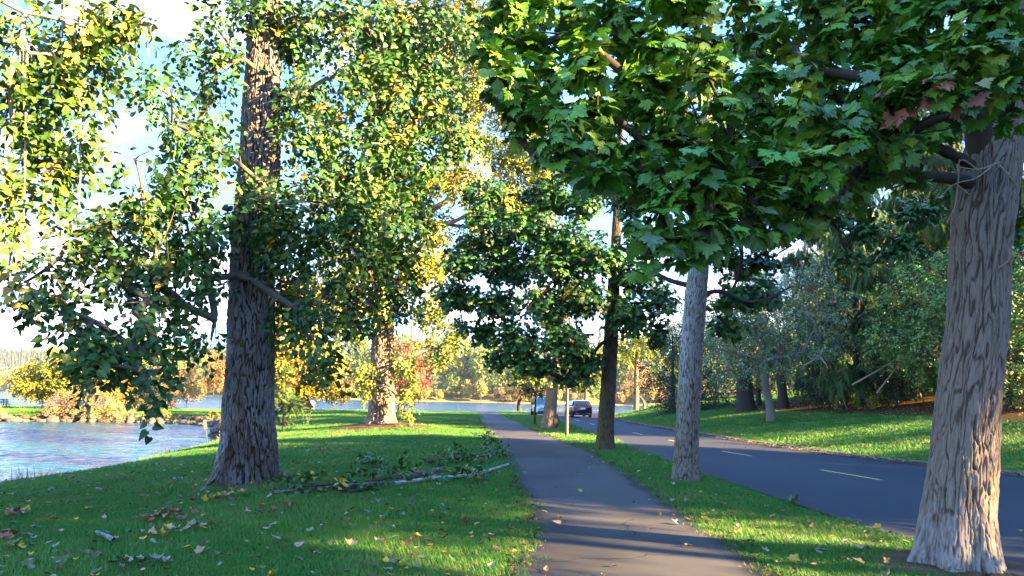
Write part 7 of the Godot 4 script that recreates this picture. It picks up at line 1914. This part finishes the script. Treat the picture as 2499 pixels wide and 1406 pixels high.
func build_fallen_wood() -> void:
	var leaf: Material = mats["cottonwood leaves"]
	rnd.seed = 700
	var mk := func(called: String, label: String, pts: Array, r0: float, r1: float, up: float, col: Color) -> Node3D:
		var t := thing(called, on_lawn(pts[0], 0.0), label, "branch" if called != "log" else "log")
		var b := MB.new()
		var q := []
		for p in pts: q.append(on_lawn(p, up))
		var path := resample(q, 0.05)
		for i in path.size(): path[i] -= t.position
		var total := path.size() * 0.05
		obj("wood", bark(path, func(h): return lerpf(r0, r1, clampf(h / total, 0.0, 1.0)) * (1.0 if h < total - 0.06 else 0.3), 20, r0 * 0.32, 16.0 if r0 > 0.05 else 30.0, 3.0, 0.0, 3, int(r0 * 1000.0) + pts.size(), func(_a, _h, ridge, n2, _l): return col * clampf(0.45 + 0.6 * ridge + 0.9 * n2, 0.25, 1.5)), vc_mat("fallen wood", 0.9, 0.2), t)
		return t
	mk.call("fallen_branch", "long thin white peeled stick reaching the path's edge", [Vector3(-0.00, 0.00, -17.80) + Vector3(0, 0, 0), Vector3(-0.44, 0.00, -16.18), Vector3(-0.89, 0.00, -15.04), Vector3(-1.47, 0.00, -14.42), Vector3(-2.03, 0.00, -13.48)], 0.026, 0.034, 0.05, Color(0.42, 0.42, 0.40))
	mk.call("fallen_branch", "speckled rough branch lying from the white stick towards the big trunk", [Vector3(-1.88, 0.00, -14.01), Vector3(-2.24, 0.00, -13.44), Vector3(-2.67, 0.00, -13.07), Vector3(-3.01, 0.00, -12.46), Vector3(-3.36, 0.00, -12.05), Vector3(-3.59, 0.00, -11.67)], 0.042, 0.025, 0.045, Color(0.20, 0.185, 0.165))
	mk.call("fallen_branch", "dark crooked branch alongside the speckled one", [Vector3(-2.29, 0.00, -12.74), Vector3(-2.58, 0.00, -12.32), Vector3(-3.07, 0.00, -12.72), Vector3(-3.26, 0.00, -11.91), Vector3(-3.46, 0.00, -11.74)], 0.03, 0.02, 0.04, Color(0.055, 0.045, 0.038))
	mk.call("log", "grey weathered log beside the leafy branch", [Vector3(-2.63, 0.00, -14.56), Vector3(-2.25, 0.00, -14.93), Vector3(-1.80, 0.00, -15.17), Vector3(-1.37, 0.00, -16.25)], 0.065, 0.05, 0.05, Color(0.17, 0.15, 0.135))
	mk.call("fallen_branch", "short grey stick on the near lawn at left", [Vector3(-4.61, 0.00, -8.64), Vector3(-4.43, 0.00, -8.47), Vector3(-4.19, 0.00, -8.21)], 0.018, 0.026, 0.045, Color(0.26, 0.27, 0.29))
	# leafy green branches
	for d in [["leafy_branch", "fallen leafy green branch behind the log", [Vector3(-1.80, 0.00, -17.09), Vector3(-1.48, -0.00, -18.21), Vector3(-1.02, 0.00, -18.78), Vector3(-0.54, 0.00, -19.64), Vector3(-0.31, 0.00, -21.68)], 46], ["leafy_branch", "curled leafy branch tip overhanging the path's left edge", [Vector3(-0.30, 0.00, -21.08), Vector3(-0.46, 0.00, -23.33), Vector3(-0.73, 0.00, -27.04), Vector3(-0.98, 0.00, -30.25)], 26], ["leafy_branch", "small bunch of green leaves on the white stick", [Vector3(-0.59, 0.00, -15.73), Vector3(-0.71, 0.00, -14.78), Vector3(-0.79, 0.00, -14.08)], 14], ["leafy_branch", "small leafy twig on the lawn left of the log", [Vector3(-3.16, 0.00, -16.50), Vector3(-3.08, 0.00, -17.00), Vector3(-2.87, 0.00, -16.85)], 14], ["leafy_branch", "loose leaves and twigs strewn along the speckled branch", [Vector3(-3.45, 0.00, -11.93), Vector3(-3.03, 0.00, -12.30), Vector3(-2.63, 0.00, -12.90), Vector3(-2.12, 0.00, -13.58), Vector3(-1.54, 0.00, -14.34)], 40]]:
		var t: Node3D = mk.call(d[0], d[1], d[2], 0.016, 0.008, 0.12, Color(0.10, 0.085, 0.06))
		var path := resample(d[2], 0.1)
		var buf := PackedFloat32Array()
		for i in d[3]:
			var p: Vector3 = on_lawn(path[rnd.randi() % path.size()], rnd.randf_range(0.05, 0.3)) + Vector3(rnd.randf_range(-0.3, 0.3), 0, rnd.randf_range(-0.35, 0.35))
			var x := leaf_xf(uvec() * Vector3(1, 0.4, 1), 0.3, 0.5, rnd.randf_range(0.7, 1.0), p - t.position)
			var c := pick(COTTON, p)
			buf.append_array(PackedFloat32Array([x.basis.x.x, x.basis.y.x, x.basis.z.x, x.origin.x, x.basis.x.y, x.basis.y.y, x.basis.z.y, x.origin.y, x.basis.x.z, x.basis.y.z, x.basis.z.z, x.origin.z, c.r, c.g, c.b, 1.0]))
		scatter("leaves", sprays.heart[1], leaf, buf, t)

const PATH_L := [[10, -0.3], [-3, 0.0], [-7, 0.12], [-9.8, 0.36], [-14.4, 0.2], [-23, -0.2], [-39.5, -1.23], [-62, -2.5], [-87.5, -4.0], [-96, -5.5]]
const PATH_R := [[10, 2.3], [-3, 2.5], [-9.8, 2.52], [-14.4, 2.6], [-24, 2.5], [-40.5, 1.15], [-62, -0.2], [-88, -1.55], [-97, -3.1]]
const ROAD_L := [[10, 5.2], [-9, 4.75], [-17, 4.35], [-24.5, 4.2], [-37, 4.0], [-55.5, 3.7], [-72, 2.3], [-85, 1.4], [-94, 2.6], [-97, 6.0]]

func where_is(x: float, z: float) -> int:
	# 0 lawn, 1 path, 2 verge, 3 road, 4 slope
	if x < lerp_tab(PATH_L, z): return 0
	if x < lerp_tab(PATH_R, z): return 1
	if x < lerp_tab(ROAD_L, z): return 2
	if x < lerp_tab(XR, z): return 3
	return 4

func build_fallen_leaves() -> void:
	rnd.seed = 710
	var m := leaf_mat("fallen leaves", Color(0.5, 0.45, 0.2), 0.6)
	var kinds := [["pale grey green", Color(0.2, 0.23, 0.16)], ["tan", Color(0.42, 0.28, 0.15)], ["yellow", Color(0.55, 0.38, 0.05)], ["dull green", Color(0.11, 0.15, 0.05)], ["brown", Color(0.16, 0.085, 0.05)], ["pale cream", Color(0.36, 0.31, 0.22)], ["reddish brown", Color(0.30, 0.11, 0.06)]]
	var shapes := []
	for k in kinds.size():
		var row := []
		for j in 3:
			for sh in ["heart", "maple"]:
				var b := MB.new()
				b.colored = true
				add_leaf(b, sh, Transform3D(Basis().scaled(Vector3(0.105, 0.105, 0.105)), Vector3(0, 0, -0.045)), 0.15 + 0.25 * j, -0.25 - 0.25 * j)
				for q in b.c.size(): b.c[q] = kinds[k][1] * (0.85 + 0.12 * j)
				row.append(b.mesh())
		shapes.append(row)
	var place := ["on the lawn left of the path", "on the path", "on the verge between path and road", "on the road", "on the grass slope right of the road"]
	var put := func(p: Vector3, k: int, s: float, note: String) -> void:
		var o := obj("fallen_leaf", shapes[k][rnd.randi() % 6], m)
		var zone := where_is(p.x, p.z)
		o.position = on_lawn(p, [0.05, 0.03, 0.05, 0.035, 0.05][zone])
		o.basis = (Basis(Vector3.UP, rnd.randf() * TAU) * Basis(Vector3.RIGHT, rnd.randf_range(-0.5, 0.5)) * Basis(Vector3.BACK, rnd.randf_range(-0.5, 0.5))).scaled(Vector3(s, s, s))
		tag(o, "%s fallen leaf lying %s" % [kinds[k][0], note if note != "" else place[zone]], "leaf", "%s fallen leaves %s" % [kinds[k][0], note if note != "" else place[zone]])
	# those that stand out
	for q in [[Vector3(-1.24, 0.00, -13.49), 2, 1.0, "beside the leafy branch, large and upright"], [Vector3(2.71, 0.00, -13.75), 0, 1.25, "on the verge left of the slim pale maple"], [Vector3(2.23, 0.00, -9.97), 0, 1.2, "alone on the path in its shaded part"], [Vector3(4.82, 0.00, -9.97), 2, 1.1, "on the road's edge near the nearest trunk"], [Vector3(0.64, 0.00, -9.83), 1, 1.1, "on the path's left rim at the sunlit strip"], [Vector3(2.68, 0.00, -8.69), 2, 1.1, "at the path's right rim by the sunlit strip"], [Vector3(-3.48, 0.00, -7.21), 0, 1.4, "large on the near lawn at lower left"], [Vector3(-4.08, 0.00, -7.10), 3, 1.3, "large at the picture's lower left"], [Vector3(-3.54, 0.00, -11.32), 5, 1.1, "upright near the big trunk's foot"], [Vector3(-2.18, 0.00, -8.11), 5, 1.0, "on the open near lawn"], [Vector3(-0.09, 0.00, -8.01), 4, 1.1, "near the path at the bottom of the lawn"], [Vector3(-0.55, -0.00, -9.57), 4, 1.1, "dark on the lawn left of the sunlit strip"], [Vector3(4.55, 0.00, -12.07), 3, 1.6, "crumpled on the road's left edge"], [Vector3(3.81, 0.00, -8.20), 1, 1.2, "in the sunlit grass left of the nearest trunk"], [Vector3(0.26, 0.00, -36.76), 1, 1.3, "on the far sunlit strip of the path"]]:
		put.call(q[0], q[1], q[2], q[3])
	# bunches
	for h in [[Vector3(-4.38, 0.00, -9.61), 16, [6, 1, 4]], [Vector3(-4.24, 0.00, -9.82), 10, [6, 1]], [Vector3(-4.24, 0.00, -11.09), 8, [1, 4, 2]], [Vector3(-4.19, 0.00, -11.67), 8, [1, 5]], [Vector3(-3.26, 0.00, -10.19), 9, [6, 4, 1]], [Vector3(-6.53, 0.00, -10.10), 10, [1, 2, 4]], [Vector3(-3.87, 0.00, -8.63), 9, [2, 1, 5]], [Vector3(-3.61, 0.00, -9.05), 5, [1, 2]], [Vector3(-5.49, 0.00, -8.44), 8, [6, 4]], [Vector3(-5.38, -0.00, -22.02), 14, [1, 6]], [Vector3(-3.42, 0.00, -7.22), 6, [0, 3]], [Vector3(-5.04, 0.00, -7.92), 6, [2, 3]], [Vector3(10.99, 0.00, -21.70), 6, [5, 0]]]:
		for i in h[1]:
			var q: Vector3 = h[0]
			put.call(q + Vector3(rnd.randfn() * 0.14, 0, rnd.randfn() * 0.16), h[2][rnd.randi() % (h[2] as Array).size()], rnd.randf_range(0.8, 1.1), "")
	var n := 0
	while n < 110:
		var z := -rnd.randf_range(4.5, 24.0)
		var x := z * -rnd.randf_range(-0.72, 0.72)
		if shore(x, z): continue
		var zone := where_is(x, z)
		if (zone == 1 and rnd.randf() < 0.75) or (zone == 3 and rnd.randf() < 0.93): continue
		var k: int = [0, 1, 2, 3, 4, 5, 3, 0, 1][rnd.randi() % 9]
		put.call(Vector3(x, 0, z), k, rnd.randf_range(0.7, 1.15), "")
		n += 1
	# the many small ones farther off and between, too many to count
	var buf := PackedFloat32Array()
	n = 0
	while n < 2600:
		var z := -4.5 - 50.0 * pow(rnd.randf(), 1.3)
		var x := z * -rnd.randf_range(-0.75, 0.75)
		if shore(x, z): continue
		var zone := where_is(x, z)
		if (zone == 1 and rnd.randf() < 0.85) or (zone == 3 and rnd.randf() < 0.97): continue
		n += 1
		var p := on_lawn(Vector3(x, 0, z), 0.05 if zone != 1 and zone != 3 else 0.03)
		var s := rnd.randf_range(0.45, 0.9)
		var b := (Basis(Vector3.UP, rnd.randf() * TAU) * Basis(Vector3.RIGHT, rnd.randf_range(-0.5, 0.5))).scaled(Vector3(s, s, s))
		var c: Color = kinds[[0, 1, 2, 3, 4, 5, 3, 3, 4][rnd.randi() % 9]][1]
		c = c * rnd.randf_range(0.7, 1.1)
		buf.append_array(PackedFloat32Array([b.x.x, b.y.x, b.z.x, p.x, b.x.y, b.y.y, b.z.y, p.y, b.x.z, b.y.z, b.z.z, p.z, c.r, c.g, c.b, 1.0]))
	# along both rims of the path
	for i in 700:
		var z := -4.5 - 40.0 * pow(rnd.randf(), 1.5)
		var x := (lerp_tab(PATH_L, z) if i % 2 else lerp_tab(PATH_R, z)) + rnd.randfn() * 0.12
		var p := on_lawn(Vector3(x, 0, z), 0.03)
		var s := rnd.randf_range(0.25, 0.6)
		var b := (Basis(Vector3.UP, rnd.randf() * TAU) * Basis(Vector3.RIGHT, rnd.randf_range(-0.6, 0.6))).scaled(Vector3(s, s, s))
		var c: Color = kinds[[1, 4, 4, 6, 4, 3][rnd.randi() % 6]][1] * rnd.randf_range(0.5, 1.0)
		buf.append_array(PackedFloat32Array([b.x.x, b.y.x, b.z.x, p.x, b.x.y, b.y.y, b.z.y, p.y, b.x.z, b.y.z, b.z.z, p.z, c.r, c.g, c.b, 1.0]))
	# litter along the gutter and the mulch bed
	for i in 1800:
		var z := -rnd.randf_range(14.0, 66.0)
		var x := lerp_tab(XR, z) + rnd.randfn() * 0.25 + 0.1
		if i > 900:
			z = -rnd.randf_range(24.0, 52.0)
			x = lerp_tab(XR, z) + rnd.randf_range(7.4, 11.5)
		var p := on_lawn(Vector3(x, 0, z), 0.06)
		var s := rnd.randf_range(0.5, 1.0)
		var b := (Basis(Vector3.UP, rnd.randf() * TAU) * Basis(Vector3.RIGHT, rnd.randf_range(-0.6, 0.6))).scaled(Vector3(s, s, s))
		var c: Color = kinds[[1, 4, 5, 6, 4, 1][rnd.randi() % 6]][1] * rnd.randf_range(0.6, 1.0)
		buf.append_array(PackedFloat32Array([b.x.x, b.y.x, b.z.x, p.x, b.x.y, b.y.y, b.z.y, p.y, b.x.z, b.y.z, b.z.z, p.z, c.r, c.g, c.b, 1.0]))
	var lb := MB.new()
	add_leaf(lb, "heart", Transform3D(Basis().scaled(Vector3(0.105, 0.105, 0.105)), Vector3(0, 0, -0.045)), 0.4, -0.5)
	tag(scatter("leaf_litter", lb.mesh(), m, buf, self), "small fallen leaves strewn over the grass and along the gutter", "leaf litter")

func shore(x: float, z: float) -> bool:
	return gh(x, z) < -1.1

func build_grass() -> void:
	rnd.seed = 720
	var m := leaf_mat("grass blades", Color(0.5, 0.75, 0.15), 0.5)
	var tuft := func(seed_: int, blades: int, spread: float, hgt: float, wid: float) -> ArrayMesh:
		var r := RandomNumberGenerator.new()
		r.seed = seed_
		var b := MB.new()
		for i in blades:
			var a := r.randf() * TAU
			var q := Vector3(cos(a), 0, sin(a)) * spread * sqrt(r.randf())
			var h := hgt * r.randf_range(0.5, 1.15)
			var a2 := r.randf() * TAU
			var e := q + Vector3(cos(a2) * h * 0.55, h, sin(a2) * h * 0.55)
			var w := Vector3(-sin(a2 + 0.6), 0, cos(a2 + 0.6)) * wid
			b.tri(q - w, q + w, e)
		return b.mesh()
	var shapes := [tuft.call(1, 34, 0.13, 0.046, 0.0026), tuft.call(2, 34, 0.13, 0.058, 0.0025), tuft.call(3, 26, 0.3, 0.075, 0.006)]
	var bufs := [PackedFloat32Array(), PackedFloat32Array(), PackedFloat32Array()]
	var total := 0
	for zone in [[-3.6, -10.0, 170.0, 0], [-10.0, -18.0, 95.0, 0], [-18.0, -32.0, 30.0, 2], [-32.0, -60.0, 12.0, 2], [-60.0, -98.0, 5.0, 3]]:
		var z0: float = zone[0]
		var z1: float = zone[1]
		var area := (z0 - z1) * 0.76 * absf(z0 + z1)
		for i in int(area * zone[2]):
			var z := -sqrt(rnd.randf_range(z0 * z0, z1 * z1))
			var x := z * -rnd.randf_range(-0.76, 0.76)
			var w := where_is(x, z)
			if (w == 1 and x > lerp_tab(PATH_L, z) + 0.12 * rnd.randf() and x < lerp_tab(PATH_R, z) - 0.14 * rnd.randf()) or (w == 3 and x > lerp_tab(ROAD_L, z) + 0.15 * rnd.randf()): continue
			var h := gh(x, z)
			if h < -1.05 or (z < -60.0 and x > 30.0): continue
			if w == 4 and x > lerp_tab(XR, z) + 8.0 and z > -56.0: continue
			if w == 4 and x < lerp_tab(XR, z) + 0.5: continue
			if Vector2(x + 6.4, z + 37.4).length() < 2.0: continue
			if Vector2(x - 4.53, z + 7.75).length() < 0.5 + rnd.randf() * 0.25: continue
			var g := noise.get_noise_2d(x * 30.0, z * 30.0)
			var g2 := noise.get_noise_2d(x * 120.0 + 500.0, z * 120.0)
			var s := rnd.randf_range(0.75, 1.25) * (1.0 + 0.5 * g)
			var a := rnd.randf() * TAU
			var c := Color(0.046, 0.2, 0.026).lerp(Color(0.105, 0.25, 0.038), clampf(0.45 + g * 1.3 + g2 * 0.8 + rnd.randf_range(-0.25, 0.25), 0.0, 1.0))
			if rnd.randf() < 0.08: c = Color(0.2, 0.19, 0.07)
			if g2 > 0.25 and rnd.randf() < 0.5: continue
			var k: int = i % 2 if zone[3] == 0 else 2
			if zone[3] == 3: s *= 1.5
			var ca := cos(a) * s
			var sa := sin(a) * s
			bufs[k].append_array(PackedFloat32Array([ca, 0, sa, x, 0, s, 0, h, -sa, 0, ca, z, c.r, c.g, c.b, 1.0]))
			total += 1
	# longer tufts along the water and round the trunks
	for i in 2200:
		var z := -rnd.randf_range(8.0, 52.0)
		var x := 0.0
		for k in 12:
			x = -rnd.randf_range(9.0, 22.0)
			var h := gh(x, z)
			if h > -1.3 and h < -0.55: break
		if gh(x, z) < -1.3 or gh(x, z) > -0.4: continue
		var s := rnd.randf_range(1.6, 3.2)
		var a := rnd.randf() * TAU
		var c := Color(0.06, 0.13, 0.03).lerp(Color(0.13, 0.15, 0.05), rnd.randf())
		(bufs[1] as PackedFloat32Array).append_array(PackedFloat32Array([cos(a) * s, 0, sin(a) * s, x, 0, s * 1.3, 0, gh(x, z), -sin(a) * s, 0, cos(a) * s, z, c.r, c.g, c.b, 1.0]))
	print("grass tufts ", total)
	for k in 3:
		tag(scatter("grass", shapes[k], m, bufs[k], self), ["short lawn grass near the path", "longer lawn grass near the path and the bank", "lawn grass farther off"][k], "grass")
